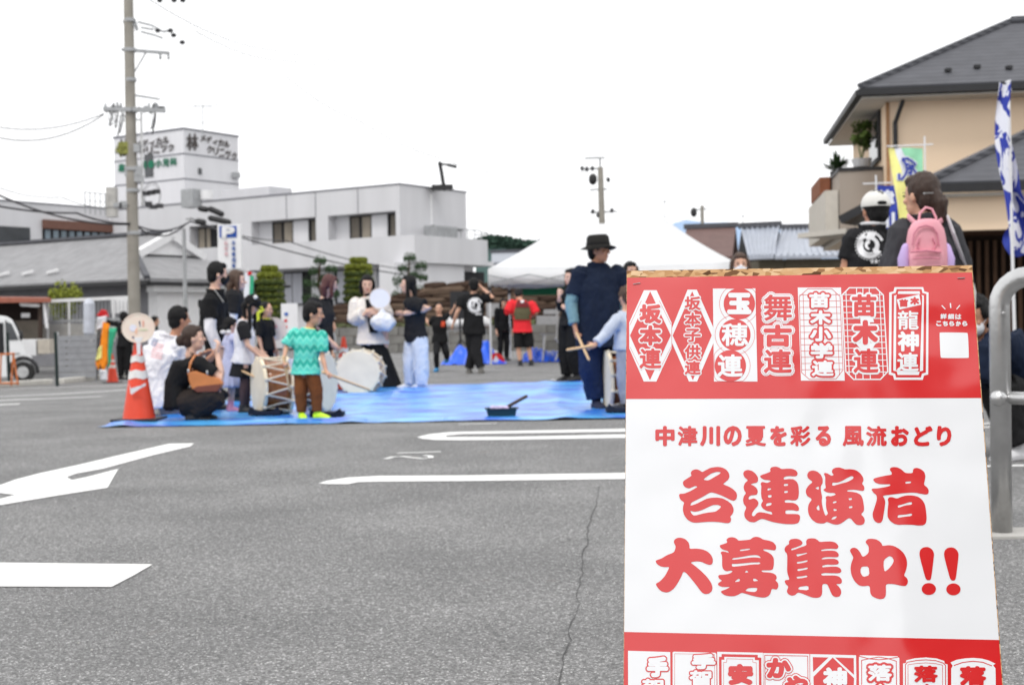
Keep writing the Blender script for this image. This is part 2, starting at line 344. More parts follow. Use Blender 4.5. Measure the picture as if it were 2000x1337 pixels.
GLY = {}
def glyph(ch):
    if ch in GLY: return GLY[ch]
    cu = bpy.data.curves.new('t', 'FONT'); cu.body = ch; cu.size = 1.0; cu.resolution_u = 3
    o = bpy.data.objects.new('t', cu); COL.objects.link(o); dg = bpy.context.evaluated_depsgraph_get()
    me = bpy.data.meshes.new_from_object(o.evaluated_get(dg)); vs = [v.co.copy() for v in me.vertices]; fs = [tuple(p.vertices) for p in me.polygons]
    bpy.data.objects.remove(o); bpy.data.meshes.remove(me)
    x0 = min(v.x for v in vs); x1 = max(v.x for v in vs); y0 = min(v.y for v in vs); y1 = max(v.y for v in vs)
    GLY[ch] = ([((v.x - x0) / max(1e-6, x1 - x0), (v.y - y0) / max(1e-6, y1 - y0)) for v in vs], fs); return GLY[ch]
class Print:                          # flat lettering collected into one sub-part per colour and layer
    def __init__(s, mp): s.mb = {}; s.mp = mp
    nm = 'printed_shape'; uid = 0
    def bm(s, k): return s.mb.setdefault((*k, s.nm, s.uid), MB())
    def char(s, ch, x0, y0, x1, y1, r, layer, m, skew=0., n=10):
        vs, fs = glyph(ch); r_in = r; s.nm = 'letter'; s.uid += 1
        x0i, x1i, y0i, y1i = x0 + r_in, x1 - r_in, y0 + r_in, y1 - r_in
        offs = [(0, 0)] + ([(r * cos(2 * pi * k / n), r * sin(2 * pi * k / n)) for k in range(n)] if r > 0 else [])
        for k, (dx, dy) in enumerate(offs):
            q = [s.mp(x0i + a * (x1i - x0i) + dx + skew * b, y1i - b * (y1i - y0i) + dy, layer + .02 * k) for a, b in vs]
            s.bm((layer, m.name)).add(q, fs)
        s.nm = 'printed_shape'; s.uid += 1
    def outline(s, ch, x0, y0, x1, y1, r, grow, layer, m, skew=0.):
        vs, fs = glyph(ch); n = 14; s.nm = 'letter_outline'; s.uid += 1
        x0i, x1i, y0i, y1i = x0 + r, x1 - r, y0 + r, y1 - r; R_ = r + grow
        for rr in (R_, R_ * .55):
            for k in range(n):
                dx, dy = rr * cos(2 * pi * k / n), rr * sin(2 * pi * k / n)
                q = [s.mp(x0i + a * (x1i - x0i) + dx + skew * b, y1i - b * (y1i - y0i) + dy, layer + .01 * k + (.2 if rr < R_ else 0)) for a, b in vs]
                s.bm((layer, m.name)).add(q, fs)
        s.nm = 'printed_shape'; s.uid += 1
    def poly(s, outer, layer, m, holes=()):
        rings = [[s.mp(x, y, layer) for x, y in outer]] + [[s.mp(x, y, layer) for x, y in h] for h in holes]
        flat = [p for r in rings for p in r]; s.bm((layer, m.name)).add(flat, tessellate_polygon(rings))
    def stroke(s, pts, w, layer, m, closed=False):
        n = len(pts); segs = n if closed else n - 1
        for i in range(segs):
            (xa, ya), (xb, yb) = pts[i], pts[(i + 1) % n]; L = math.hypot(xb - xa, yb - ya) or 1; ex, ey = (xb - xa) / L, (yb - ya) / L; nx, ny = -ey * w / 2, ex * w / 2
            xa -= ex * w * .35; ya -= ey * w * .35; xb += ex * w * .35; yb += ey * w * .35
            s.bm((layer, m.name)).add([s.mp(xa + nx, ya + ny, layer + .01 * (i % 3)), s.mp(xb + nx, yb + ny, layer + .01 * (i % 3)), s.mp(xb - nx, yb - ny, layer + .01 * (i % 3)), s.mp(xa - nx, ya - ny, layer + .01 * (i % 3))], [(0, 1, 2, 3)])
    def finish(s, name, parent):
        for (ly, mn, nm, u), mb in sorted(s.mb.items(), key=lambda x: x[0][3]): mb.build(nm, MATS[mn], parent)
def chaikin(p, it=1):
    for _ in range(it):
        q = []
        for i in range(len(p)):
            a, b = p[i], p[(i + 1) % len(p)]; L = math.hypot(b[0] - a[0], b[1] - a[1]); t = .2
            q.append((a[0] + (b[0] - a[0]) * t, a[1] + (b[1] - a[1]) * t)); q.append((b[0] - (b[0] - a[0]) * t, b[1] - (b[1] - a[1]) * t))
        p = q
    return p
def circ(cx, cy, r, ry=None, n=36): return [(cx + r * cos(2 * pi * k / n), cy + (ry or r) * sin(2 * pi * k / n)) for k in range(n)]
def tr(x0, y0, sc): return lambda L: [(x0 + x / sc, y0 + y / sc) for x, y in L]
PR = Print(lambda x, y, l: PP(x, y, 3 + l))
BIG = [
 ((1320, 900), [([(530,220),(600,180),(700,130),(830,112),(930,125),(1010,165),(1065,235),(1078,300),(1060,360),(1005,410),(940,460),(1060,505),(1150,560),(1215,625),(1232,690),(1215,760),(1165,795),(1120,785),(1020,735),(900,680),(790,640),(700,620),(620,665),(520,725),(400,785),(310,830),(285,895),(400,860),(520,800),(620,750),(720,733),(840,728),(940,745),(1040,795),(1120,860),(1158,940),(1160,1010),(1130,1070),(1090,1110),(1112,1160),(1100,1215),(1060,1242),(990,1240),(880,1220),(700,1212),(560,1220),(400,1235),(310,1220),(230,1170),(170,1090),(140,990),(145,900),(170,825),(110,790),(75,740),(60,655),(170,650),(270,610),(360,560),(440,515),(390,492),(330,520),(270,545),(200,530),(155,490),(138,430),(160,390),(230,345),(320,290),(295,240),(320,190),(380,162),(440,165),(490,190)],
   [[(545,370),(620,310),(720,240),(820,210),(905,220),(890,250),(770,320),(655,388)],[(285,990),(370,1015),(460,1000),(560,965),(680,905),(760,875),(850,875),(912,905),(880,950),(800,1012),(680,1025),(560,1045),(370,1095),(320,1060)]])]),
 ((1442, 900), [([(865,158),(1000,148),(1100,155),(1165,190),(1195,240),(1180,290),(1130,305),(1020,295),(930,310),(905,345),(925,368),(1030,355),(1110,362),(1175,410),(1210,490),(1218,640),(1205,740),(1160,782),(1100,788),(1000,772),(930,785),(935,832),(1040,832),(1120,838),(1190,880),(1222,940),(1215,990),(1170,1000),(1100,980),(1000,980),(945,990),(945,1058),(1060,1058),(1200,1060),(1243,1095),(1235,1180),(1205,1240),(1120,1262),(960,1262),(800,1240),(690,1218),(600,1190),(520,1162),(455,1155),(400,1185),(330,1225),(240,1220),(165,1175),(122,1110),(118,1030),(165,925),(110,860),(92,780),(110,700),(158,640),(115,580),(105,510),(130,440),(200,380),(120,320),(95,250),(120,195),(190,172),(270,190),(340,240),(395,320),(398,390),(370,432),(310,440),(240,465),(310,490),(370,540),(395,610),(370,675),(280,680),(220,700),(200,745),(220,772),(310,740),(370,770),(408,830),(395,890),(330,960),(270,1050),(275,1095),(320,1105),(370,1040),(430,1018),(540,1035),(690,1075),(670,1015),(570,995),(500,955),(455,890),(465,840),(500,795),(465,740),(455,640),(465,500),(445,450),(475,412),(580,438),(660,400),(620,380),(520,372),(455,335),(435,295),(470,275),(560,245),(650,210),(635,155),(670,118),(750,105),(820,125)],
   [[(915,455),(1000,450),(1000,490),(915,500)],[(920,600),(995,590),(995,632),(925,640)],[(585,545),(665,540),(650,570),(590,592)],[(592,680),(668,675),(668,725),(600,730)],[(560,855),(600,835),(668,832),(665,880),(555,905)]])]),
 ((1568, 900), [([(850,165),(950,158),(1060,175),(1150,235),(1210,320),(1222,390),(1185,450),(1230,500),(1240,560),(1215,595),(1160,590),(1050,570),(890,578),(890,608),(1010,615),(1100,635),(1170,680),(1205,760),(1228,900),(1230,1000),(1165,1065),(1225,1120),(1250,1190),(1225,1260),(1160,1285),(1080,1275),(1030,1230),(965,1150),(920,1140),(860,1180),(770,1250),(690,1275),(590,1260),(480,1210),(440,1245),(370,1250),(280,1240),(190,1180),(120,1080),(100,970),(115,860),(190,760),(90,700),(58,630),(65,560),(120,480),(205,415),(100,340),(85,270),(120,205),(200,182),(290,205),(360,265),(400,350),(400,440),(360,500),(362,600),(388,700),(378,820),(405,960),(455,1105),(510,1050),(475,970),(462,860),(470,770),(455,720),(490,695),(570,705),(670,670),(630,635),(540,635),(460,615),(405,570),(465,540),(448,450),(452,310),(420,255),(445,230),(500,245),(570,293),(625,275),(580,220),(595,160),(660,128),(740,125),(800,145)],
   [[(590,425),(700,430),(800,390),(900,330),(980,293),(1025,320),(1000,360),(900,415),(780,445),(590,500)],[(245,540),(322,500),(322,575)],[(270,930),(322,865),(340,990),(290,975)],[(920,740),(985,735),(985,775),(925,780)],[(925,905),(995,895),(995,935),(930,945)],[(605,808),(680,798),(675,830),(605,848)],[(615,950),(685,965),(675,995),(620,998)],[(565,1160),(620,1110),(695,1102),(650,1155),(600,1170)]])]),
 ((1695, 900), [([(755,240),(905,240),(905,175),(930,140),(990,132),(1070,160),(1135,215),(1158,300),(1140,400),(1125,475),(1195,525),(1225,590),(1215,650),(1170,670),(1080,655),(960,632),(850,628),(700,640),(500,665),(290,690),(335,750),(352,820),(340,920),(320,1050),(295,1190),(260,1235),(200,1240),(140,1205),(100,1130),(95,1040),(130,940),(185,760),(175,680),(110,630),(72,570),(90,548),(190,545),(320,525),(450,495),(450,460),(350,462),(230,460),(150,430),(105,375),(125,345),(230,315),(380,285),(480,272),(480,225),(440,175),(450,135),(510,115),(590,122),(670,160)],[[(755,410),(870,402),(865,440),(755,452)]]),
   ([(580,752),(680,710),(780,685),(900,685),(1010,710),(1090,770),(1145,860),(1165,960),(1182,1120),(1172,1235),(1120,1285),(1020,1290),(900,1275),(720,1270),(620,1278),(530,1258),(450,1200),(395,1120),(395,1000),(415,830),(398,765),(425,722),(490,718)],[[(600,885),(700,865),(830,820),(885,820),(888,870),(750,885),(605,938)],[(600,1080),(740,1070),(885,1045),(888,1095),(720,1115),(598,1138)]])]),
 ((1272, 1040), [([(768,318),(900,312),(1020,325),(1120,365),(1195,430),(1235,510),(1238,580),(1215,630),(1165,642),(1100,620),(1000,575),(900,565),(780,590),(880,660),(1000,760),(1120,880),(1205,1000),(1232,1090),(1215,1170),(1160,1215),(1080,1228),(1010,1190),(900,1040),(780,890),(700,800),(645,770),(600,880),(530,1010),(450,1120),(370,1178),(300,1195),(210,1175),(140,1115),(82,1020),(170,975),(270,870),(330,760),(365,680),(260,685),(180,668),(110,620),(85,560),(120,540),(200,515),(320,440),(460,390),(495,270),(450,190),(465,130),(530,95),(610,95),(690,125),(750,190),(768,250)],[])]),
 ((1395, 1040), [([(485,155),(600,145),(725,132),(770,92),(840,72),(920,90),(980,130),(1090,150),(1180,180),(1235,240),(1245,300),(1220,350),(1150,342),(1070,328),(985,325),(990,352),(1080,385),(1160,440),(1198,510),(1198,640),(1180,725),(1130,748),(1040,748),(945,750),(965,785),(1100,790),(1190,810),(1245,850),(1258,910),(1225,950),(1280,1000),(1290,1070),(1262,1130),(1220,1130),(1155,1115),(1130,1210),(1090,1265),(1020,1295),(920,1292),(770,1260),(640,1220),(550,1195),(480,1240),(400,1268),(300,1268),(200,1245),(130,1185),(145,1160),(250,1125),(325,1075),(250,1082),(160,1082),(90,1055),(68,1020),(100,990),(160,955),(100,920),(75,870),(100,840),(210,835),(310,815),(375,770),(330,750),(250,768),(190,740),(158,680),(158,450),(125,400),(150,368),(220,375),(300,400),(270,358),(180,335),(125,300),(108,245),(180,225),(270,190),(240,140),(280,95),(350,82),(420,95),(465,125)],
   [[(510,335),(715,308),(722,335),(520,365)],[(358,505),(520,485),(700,450),(830,440),(900,455),(940,505),(850,488),(740,490),(560,515),(365,540)],[(350,615),(420,620),(600,605),(780,588),(925,588),(920,625),(760,632),(560,658),(360,680)],[(650,745),(690,790),(610,795)],[(480,915),(522,930),(505,975),(405,985)],[(780,915),(830,915),(890,960),(785,970)],[(620,1160),(670,1110),(760,1098),(868,1100),(855,1160),(810,1185),(700,1175)]])]),
 ((1525, 1040), [([(780,182),(900,170),(1020,168),(1100,190),(1155,250),(1155,290),(1125,322),(1050,315),(900,318),(805,340),(815,365),(920,352),(1050,352),(1120,370),(1165,425),(1160,470),(1120,488),(1000,480),(890,485),(812,510),(830,530),(930,518),(1080,515),(1145,545),(1172,600),(1130,632),(1040,638),(920,632),(830,655),(835,690),(920,680),(1060,672),(1150,680),(1205,720),(1222,770),(1180,808),(1000,805),(880,800),(805,820),(830,855),(930,852),(1080,850),(1170,870),(1225,930),(1230,990),(1195,1022),(1105,1020),(1170,1080),(1210,1140),(1215,1210),(1180,1275),(1110,1288),(1040,1260),(1000,1180),(960,1080),(930,1022),(830,1020),(832,1220),(800,1280),(730,1302),(630,1295),(520,1250),(420,1210),(340,1190),(290,1245),(220,1260),(150,1230),(115,1170),(155,1070),(100,1030),(75,965),(100,942),(180,940),(125,790),(130,600),(130,420),(85,375),(72,320),(100,265),(170,220),(160,165),(200,125),(290,112),(370,125),(425,165),(440,205),(410,245),(320,280),(200,320),(215,350),(300,325),(400,285),(520,245),(505,170),(530,120),(600,105),(680,108),(740,140)],
   [[(305,425),(420,415),(525,392),(530,412),(420,445),(330,475)],[(320,580),(430,568),(535,540),(538,575),(420,605),(325,618)],[(330,722),(430,712),(540,688),(540,725),(430,748),(340,765)],[(310,878),(420,868),(525,848),(538,882),(430,905),(330,915)],[(365,1080),(555,1055),(558,1152),(345,1135)]])]),
 ((1652, 1045), [([(735,210),(860,190),(960,205),(1080,270),(1170,360),(1222,470),(1232,590),(1205,710),(1165,800),(1230,855),(1250,910),(1235,980),(1195,1012),(1120,1008),(960,970),(800,970),(808,1120),(800,1220),(760,1265),(690,1278),(600,1255),(520,1210),(490,1150),(480,1000),(350,1018),(260,1000),(170,910),(115,800),(92,670),(110,550),(155,440),(115,370),(78,300),(110,255),(170,240),(230,262),(290,340),(340,438),(460,355),(460,210),(400,150),(400,110),(440,70),(520,62),(610,75),(680,115),(720,160)],
   [[(320,622),(460,618),(475,795),(350,832),(300,760),(292,690)],[(762,490),(870,408),(930,430),(965,500),(940,570),(870,660),(780,730),(758,620)]])]),
]
for (x0, y0), shapes in BIG:
    t = tr(x0, y0, 10.2846)
    for outer, holes in shapes: PR.poly(t(chaikin(outer, 2)), 0, M_RED, [t(chaikin(h, 1)) for h in holes])
t = tr(1780, 1050, 11.14)
for dx, dy in ((0, 0), (535, 8)):
    PR.poly(t(chaikin([(x + dx, y + dy) for x, y in [(330,190),(400,205),(465,260),(495,340),(485,450),(455,700),(430,880),(400,915),(350,915),(310,880),(270,740),(200,480),(172,345),(190,260),(250,205)]], 2)), 0, M_RED)
    PR.poly(t(circ(380 + dx, 1105 + dy, 155, 130)), 0, M_RED)
xs_ = [(62,180),(198,320),(335,458),(478,590),(612,738),(762,865),(885,1010),(1040,1135),(1205,1335),(1348,1475),(1500,1610),(1640,1755),(1780,1870)]
for ch, (a, b) in zip('中津川の夏を彩る風流おどり', xs_):
    PR.char(ch, 1260 + a / 3.125, 810 + 66 / 3.125, 1260 + b / 3.125, 810 + 190 / 3.125, 2.2 if ch in 'のをるおどり川中' else 1.5, 0, M_RED)
# ---- top row of team lanterns
A = lambda x, y: (1220 + x / 5.571, 540 + y / 5.571)
def AL(L): return [A(*p) for p in L]
def ach(ch, x0, y0, x1, y1, r, layer, m, grow=None, gm=None, glayer=None, f=A):
    a = f(x0, y0); b = f(x1, y1)
    if grow: PR.outline(ch, a[0], a[1], b[0], b[1], r, grow, glayer if glayer is not None else layer - .5, gm)
    PR.char(ch, a[0], a[1], b[0], b[1], r, layer, m)
PR.poly(AL([(210,148),(348,148),(510,500),(510,780),(345,1140),(208,1140),(50,780),(50,500)]), 0, M_WHITE)
PR.poly(AL([(278,160),(503,638),(275,1125),(58,640)]), .5, M_RED)
PR.stroke(AL([(182,262),(58,525)]), .7, .5, M_RED); PR.stroke(AL([(378,262),(505,520)]), .7, .5, M_RED); PR.stroke(AL([(182,1020),(58,765)]), .7, .5, M_RED); PR.stroke(AL([(375,1020),(505,765)]), .7, .5, M_RED)
for ch, y0, y1 in (('坂', 300, 510), ('本', 530, 750), ('連', 780, 1000)): ach(ch, 160, y0, 400, y1, 1.4 if ch == '連' else 2.2, 2, M_RED, 2.9, M_WHITE, 1)
PR.poly(AL([(685,142),(785,142),(968,560),(968,720),(788,1140),(700,1140),(515,720),(515,560)]), 0, M_WHITE)
PR.poly(AL([(735,160),(948,638),(742,1125),(522,640)]), .5, M_RED)
for ch, y0, y1 in (('坂', 215, 365), ('本', 390, 540), ('子', 565, 710), ('供', 740, 890), ('連', 915, 1065)): ach(ch, 652, y0, 828, y1, 1.0, 2, M_RED, 2.2, M_WHITE, 1)
PR.poly(AL([(960,130),(1422,128),(1445,1140),(972,1140)]), 0, M_WHITE)
for cx, cy in ((1248, 295), (1200, 632), (1150, 968)):
    PR.stroke(AL([(min(1430, max(975, x)), min(1138, max(130, y))) for x, y in circ(cx, cy, 216)]), .8, .4, M_RED, True)
for cx, cy in ((1248, 295), (1200, 632), (1150, 968)):
    PR.poly(AL([(x, y) for x, y in circ(cx, cy, 195)]), .7, M_WHITE) if cx == 1200 else None
    PR.poly(AL([(max(968, x), y) for x, y in circ(cx, cy, 171)]), 1, M_RED)
ach('玉', 1115, 175, 1380, 410, 3.2, 2, M_WHITE); ach('穂', 1055, 505, 1345, 755, 1.3, 2, M_WHITE); ach('連', 1010, 845, 1285, 1090, 1.5, 2, M_WHITE)
for ch, y0, y1 in (('舞', 195, 480), ('古', 520, 765), ('連', 790, 1050)):
    a = A(1512, y0); b = A(1820, y1)
    PR.outline(ch, a[0], a[1], b[0], b[1], 1.8, 6.2, 0, M_WHITE); PR.outline(ch, a[0], a[1], b[0], b[1], 1.8, 3.9, .5, M_RED); PR.outline(ch, a[0], a[1], b[0], b[1], 1.8, 3.2, 1, M_WHITE)
    PR.char(ch, a[0], a[1], b[0], b[1], {'舞': 1.1, '古': 2.8, '連': 1.5}[ch], 2, M_RED)
B = lambda x, y: (1540 + x / 5.263, 540 + y / 5.263)
def BL(L): return [B(*p) for p in L]
PR.poly(BL([(95,112),(540,112),(578,1068),(128,1068)]), 0, M_WHITE)
oc = [(200,125),(445,125),(530,205),(560,960),(490,1050),(215,1055),(135,985),(110,205)]
PR.stroke(BL(oc), 1.1, .5, M_RED, True)
PR.stroke(BL([(150,175),(175,1010)]), .9, .5, M_RED); PR.stroke(BL([(487,170),(525,1010)]), .9, .5, M_RED)
for k in range(13):
    y = 188 + k * 64; PR.stroke(BL([(112 + k * 2, y), (532 + k * 2.4, y - 3)]), .9, .5, M_RED)
for ch, x0, y0, x1, y1 in (('苗', 212, 165, 422, 322), ('木', 222, 345, 438, 495), ('小', 220, 512, 442, 665), ('学', 228, 680, 455, 842), ('連', 238, 860, 465, 1022)): ach(ch, x0, y0, x1, y1, 1.3 if ch == '連' else 1.8, 2, M_WHITE, 3.6, M_RED, 1, B)
oc = [(625,115),(900,115),(975,190),(1020,975),(945,1055),(670,1055),(590,975),(550,190)]
PR.stroke(BL(oc), 2.4, 0, M_WHITE, True)
for xx in ((590, 150, 625, 1010), (935, 150, 975, 1010), (700, 115, 700, 180), (765, 115, 765, 180), (830, 115, 830, 180), (690, 990, 692, 1055), (765, 990, 767, 1055), (840, 990, 842, 1055)): PR.stroke(BL([(xx[0], xx[1]), (xx[2], xx[3])]), 1.7, .2, M_WHITE)
for k in range(14): PR.stroke(BL([(553 + k * 2.6, 186 + k * 61), (972 + k * 3.2, 186 + k * 61)]), 1.5, .4, M_WHITE)
for ch, x0, y0, x1, y1 in (('苗', 650, 180, 905, 412), ('木', 658, 445, 922, 700), ('連', 668, 738, 925, 990)):
    ach(ch, x0, y0, x1, y1, {'苗': 2.1, '木': 3.4, '連': 1.5}[ch], 2, M_RED, 3.8, M_WHITE, 1, B)
PR.poly(BL([(740,408),(865,408),(880,470),(740,470)]), .9, M_WHITE); PR.poly(BL([(690,680),(900,680),(860,745),(740,745)]), .9, M_WHITE)
def notch(x0, y0, x1, y1, c, sh=0):
    return [(x0 + c, y0), (x1 - c, y0), (x1 - c * .8, y0 + c * .8), (x1, y0 + c), (x1 + sh, y1 - c), (x1 - c * .8 + sh, y1 - c * .8), (x1 - c + sh, y1), (x0 + c + sh, y1), (x0 + c * .8 + sh, y1 - c * .8), (x0 + sh, y1 - c), (x0, y0 + c), (x0 + c * .8, y0 + c * .8)]
PR.poly(BL(notch(1035, 108, 1440, 1060, 55, -4)), 0, M_WHITE); PR.poly(BL(notch(1062, 128, 1418, 1035, 50, -6)), .4, M_RED)
PR.poly(BL(notch(1085, 150, 1392, 1010, 45, -8)), .8, M_WHITE); PR.poly(BL([(1120,178),(1362,178),(1375,210),(1350,975),(1105,960),(1108,205)]), 1.2, M_RED)
PR.poly(BL([(1112,235),(1345,182),(1362,288),(1142,338)]), 1.6, M_WHITE)
ach('苗', 1138, 232, 1230, 312, 1.3, 2, M_RED, f=B); ach('木', 1250, 208, 1345, 290, 1.5, 2, M_RED, f=B)
ach('龍', 1122, 350, 1338, 545, .8, 2, M_WHITE, f=B); ach('神', 1122, 560, 1342, 768, 1.8, 2, M_WHITE, f=B); ach('連', 1115, 780, 1338, 975, 1.2, 2, M_WHITE, f=B)
PR.stroke(BL([(1578,298),(1610,332)]), 2.0, 0, M_WHITE); PR.stroke(BL([(1664,276),(1668,318)]), 2.4, 0, M_WHITE); PR.stroke(BL([(1760,296),(1730,332)]), 2.0, 0, M_WHITE)
for k, ch in enumerate('詳細は'): ach(ch, 1562 + k * 76, 380 + 2 * k, 1626 + k * 76, 436 + 2 * k, .55, 0, M_WHITE, f=B)
for k, ch in enumerate('こちらから'): ach(ch, 1518 + k * 67, 456, 1572 + k * 67, 508, .75, 0, M_WHITE, f=B)
PR.poly(BL(chaikin([(1552, 580), (1560, 572), (1830, 575), (1845, 585), (1855, 830), (1845, 836), (1575, 836), (1562, 826)], 2)), 0, M_WHITE)
# ---- bottom row
D = lambda x, y: (1210 + x / 5.128, 1220 + y / 5.128)
E2 = lambda x, y: (1580 + x / 5.128, 1220 + y / 5.128)
def DL(L, f=D): return [f(*p) for p in L]
BOT = 1150
PR.poly(DL([(85,255),(508,268),(512,BOT),(88,BOT)]), 0, M_WHITE)
ach('手', 272, 312, 490, 520, 3.0, 2, M_WHITE, 2.6, M_RED, 1, D); ach('賀', 222, 535, 450, 740, 1.6, 2, M_WHITE, 2.6, M_RED, 1, D)
PR.poly(DL([(532,270),(545,264),(960,275),(970,290),(975,BOT),(532,BOT)]), 0, M_WHITE); PR.stroke(DL([(552,BOT),(552,285),(952,292),(955,BOT)]), .7, .4, M_RED)
ach('手', 722, 285, 962, 440, 2.6, 2, M_WHITE, 2.4, M_RED, 1, D); ach('賀', 700, 450, 930, 660, 1.5, 2, M_WHITE, 2.4, M_RED, 1, D)
PR.poly(DL([(978,265),(1437,275),(1442,BOT),(985,BOT)]), 0, M_WHITE)
PR.poly(DL([(1022,288),(1385,296),(1385,322),(1420,325),(1425,BOT),(1000,BOT),(996,315),(1022,316)]), .4, M_RED)
PR.poly(DL([(1050,316),(1355,322),(1355,348),(1395,350),(1400,BOT),(1025,BOT),(1022,345),(1050,346)]), .8, M_WHITE)
PR.stroke(DL([(1045,BOT),(1042,372),(1072,370),(1075,335),(1335,342),(1335,370),(1370,375),(1372,BOT)]), .8, 1.2, M_RED)
ach('安', 1085, 385, 1340, 600, 3.6, 2, M_RED, f=D); ach('岐', 1085, 615, 1340, 830, 2.6, 2, M_RED, f=D)
PR.poly(DL([(1440,278),(1902,288),(1908,BOT),(1448,BOT)]), 0, M_WHITE); PR.stroke(DL([(1460,BOT),(1455,300),(1885,308),(1892,BOT)]), 1.4, .4, M_RED)
ach('か', 1470, 325, 1720, 530, 3.2, 2.5, M_RED, 3.0, M_WHITE, 1.6, D); a = D(1470, 325); b = D(1720, 530); PR.outline('か', a[0], a[1], b[0], b[1], 3.2, 4.8, .8, M_RED)
ach('や', 1650, 500, 1890, 700, 3.0, 2.5, M_RED, 3.0, M_WHITE, 1.6, D); a = D(1650, 500); b = D(1890, 700); PR.outline('や', a[0], a[1], b[0], b[1], 3.0, 4.8, .8, M_RED)
PR.poly(DL([(12,288),(472,300),(475,560),(450,BOT),(40,BOT),(12,560)], E2), 0, M_WHITE)
PR.poly(DL([(38,318),(195,322),(42,468)], E2), .5, M_RED); PR.poly(DL([(262,322),(448,328),(450,495)], E2), .5, M_RED)
PR.poly(DL([(238,322),(452,530),(425,BOT),(60,BOT),(45,515)], E2), .5, M_RED)
ach('神', 140, 420, 382, 650, 2.6, 2, M_WHITE, f=E2)
PR.poly(DL([(510,300),(888,310),(905,330),(912,BOT),(505,BOT),(500,322)], E2), 0, M_WHITE)
PR.stroke(DL([(528,BOT),(528,350),(600,335),(700,318),(800,335),(875,360),(882,BOT)], E2), 1.6, .4, M_RED); PR.stroke(DL([(505,310),(600,335),(700,345),(800,335),(895,318)], E2), 1.6, .4, M_RED)
ach('落', 590, 392, 832, 560, 1.7, 2, M_WHITE, 4.6, M_RED, 1, E2); ach('合', 600, 585, 820, 760, 1.7, 2, M_WHITE, 4.6, M_RED, 1, E2)
PR.poly(DL([(942,382),(970,378),(975,350),(1060,330),(1170,322),(1280,332),(1355,358),(1360,385),(1388,392),(1392,BOT),(945,BOT)], E2), 0, M_WHITE)
PR.stroke(DL([(966,BOT),(966,395),(985,370),(1080,352),(1170,346),(1270,354),(1345,378),(1368,402),(1372,BOT)], E2), 1.6, .4, M_RED); PR.stroke(DL([(992,BOT),(992,395),(1080,382),(1170,376),(1270,384),(1338,400),(1340,BOT)], E2), 1.0, .4, M_RED)
ach('落', 1050, 402, 1292, 572, 1.9, 2, M_RED, f=E2); ach('合', 1060, 585, 1290, 760, 1.9, 2, M_RED, f=E2)
PR.poly(DL([(1418,372),(1480,345),(1560,332),(1640,326),(1730,334),(1800,352),(1868,384),(1845,400),(1868,432),(1880,BOT),(1425,BOT),(1425,432),(1440,405)], E2), 0, M_WHITE)
PR.stroke(DL([(1455,402),(1540,372),(1640,360),(1740,370),(1830,405)], E2), 1.8, .4, M_RED)
ach('落', 1508, 408, 1778, 605, 2.6, 2, M_RED, f=E2); ach('合', 1520, 620, 1770, 800, 2.4, 2, M_RED, f=E2)
PR.finish('lettering', POSTER)
for x, y in ((1236, 1236), (0, 0)):
    pass
for (xa, ya), (xb, yb) in (((1237, 554.5), (1250, 552.5)), ((1871, 543), (1884, 542.5))):
    mb = MB(); mb.tube([PP(xa, ya, 6), PP(xb, yb, 6)], .0008, 6); mb.build('staple', M_STEEL, BOARD)
mb = MB(); mb.box(pl(PW + .0035, .55, .0), .003, 1.05, .013, pu, pv, pn)
# ================================================================== buildings
def clad_mat(name, col, vs=3., streak=.12, bump=.2):
    m = mat(name, col, .75, .25, streak, vs, bump, 40, stretch=(1, 1, .12)); return m
M_PANEL = clad_mat('pale_grey_render', S(206, 206, 209), .9, .05)
M_PANEL2 = clad_mat('white_render', S(216, 216, 219), .9, .05)
M_TRIMG = mat('grey_flashing', S(110, 110, 118), .5, .4)
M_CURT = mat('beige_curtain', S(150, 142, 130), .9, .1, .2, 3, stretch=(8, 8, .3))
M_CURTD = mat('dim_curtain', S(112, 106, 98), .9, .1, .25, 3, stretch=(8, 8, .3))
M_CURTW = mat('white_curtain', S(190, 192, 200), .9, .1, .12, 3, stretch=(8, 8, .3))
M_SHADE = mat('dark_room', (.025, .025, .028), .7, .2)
def roof_mat(name, col, sc=24., ax='Z', st=.5):
    m = mat(name, col, .7, .3, .12, 2.5); nt, N, L = nodes_of(m); b = N['Principled BSDF']
    tc = N.new('ShaderNodeTexCoord'); w = N.new('ShaderNodeTexWave'); w.bands_direction = ax; w.inputs['Scale'].default_value = sc; w.inputs['Distortion'].default_value = .3
    L.new(tc.outputs['Object'], w.inputs['Vector']); bp = N.new('ShaderNodeBump'); bp.inputs['Strength'].default_value = st; bp.inputs['Distance'].default_value = .03
    L.new(w.outputs['Fac'], bp.inputs['Height']); L.new(bp.outputs[0], b.inputs['Normal']); return m
M_TILE = roof_mat('grey_roof_tile', S(138, 138, 140), 2.4)
M_TILED = roof_mat('dark_roof_slate', S(82, 83, 88), 2.6)
class Frame:
    def __init__(s, o, da, db): s.o = Vector(o); s.a = Vector(da).normalized(); s.b = Vector(db).normalized()
    def p(s, a, b, z): q = s.o + s.a * a + s.b * b; return V(q.x, q.y, z)
    def hit(s, px, py, b=0.):         # point seen at the pixel on the facade plane at depth b -> (a, z)
        q = onplane(px, py, s.o + s.b * b, s.a); return (q - s.o).dot(s.a), q.z
    def hitb(s, px, py, a=0.):
        q = onplane(px, py, s.o + s.a * a, s.b); return (q - s.o).dot(s.b), q.z
    def box(s, mb, a0, a1, b0, b1, z0, z1):
        c = s.p((a0 + a1) / 2, (b0 + b1) / 2, (z0 + z1) / 2); return mb.box(c, abs(a1 - a0), abs(b1 - b0), abs(z1 - z0), s.a, s.b)
    def one(s, name, m, par, *r, bevel=0.):
        mb = MB(); s.box(mb, *r); return mb.build(name, m, par, bevel=bevel)
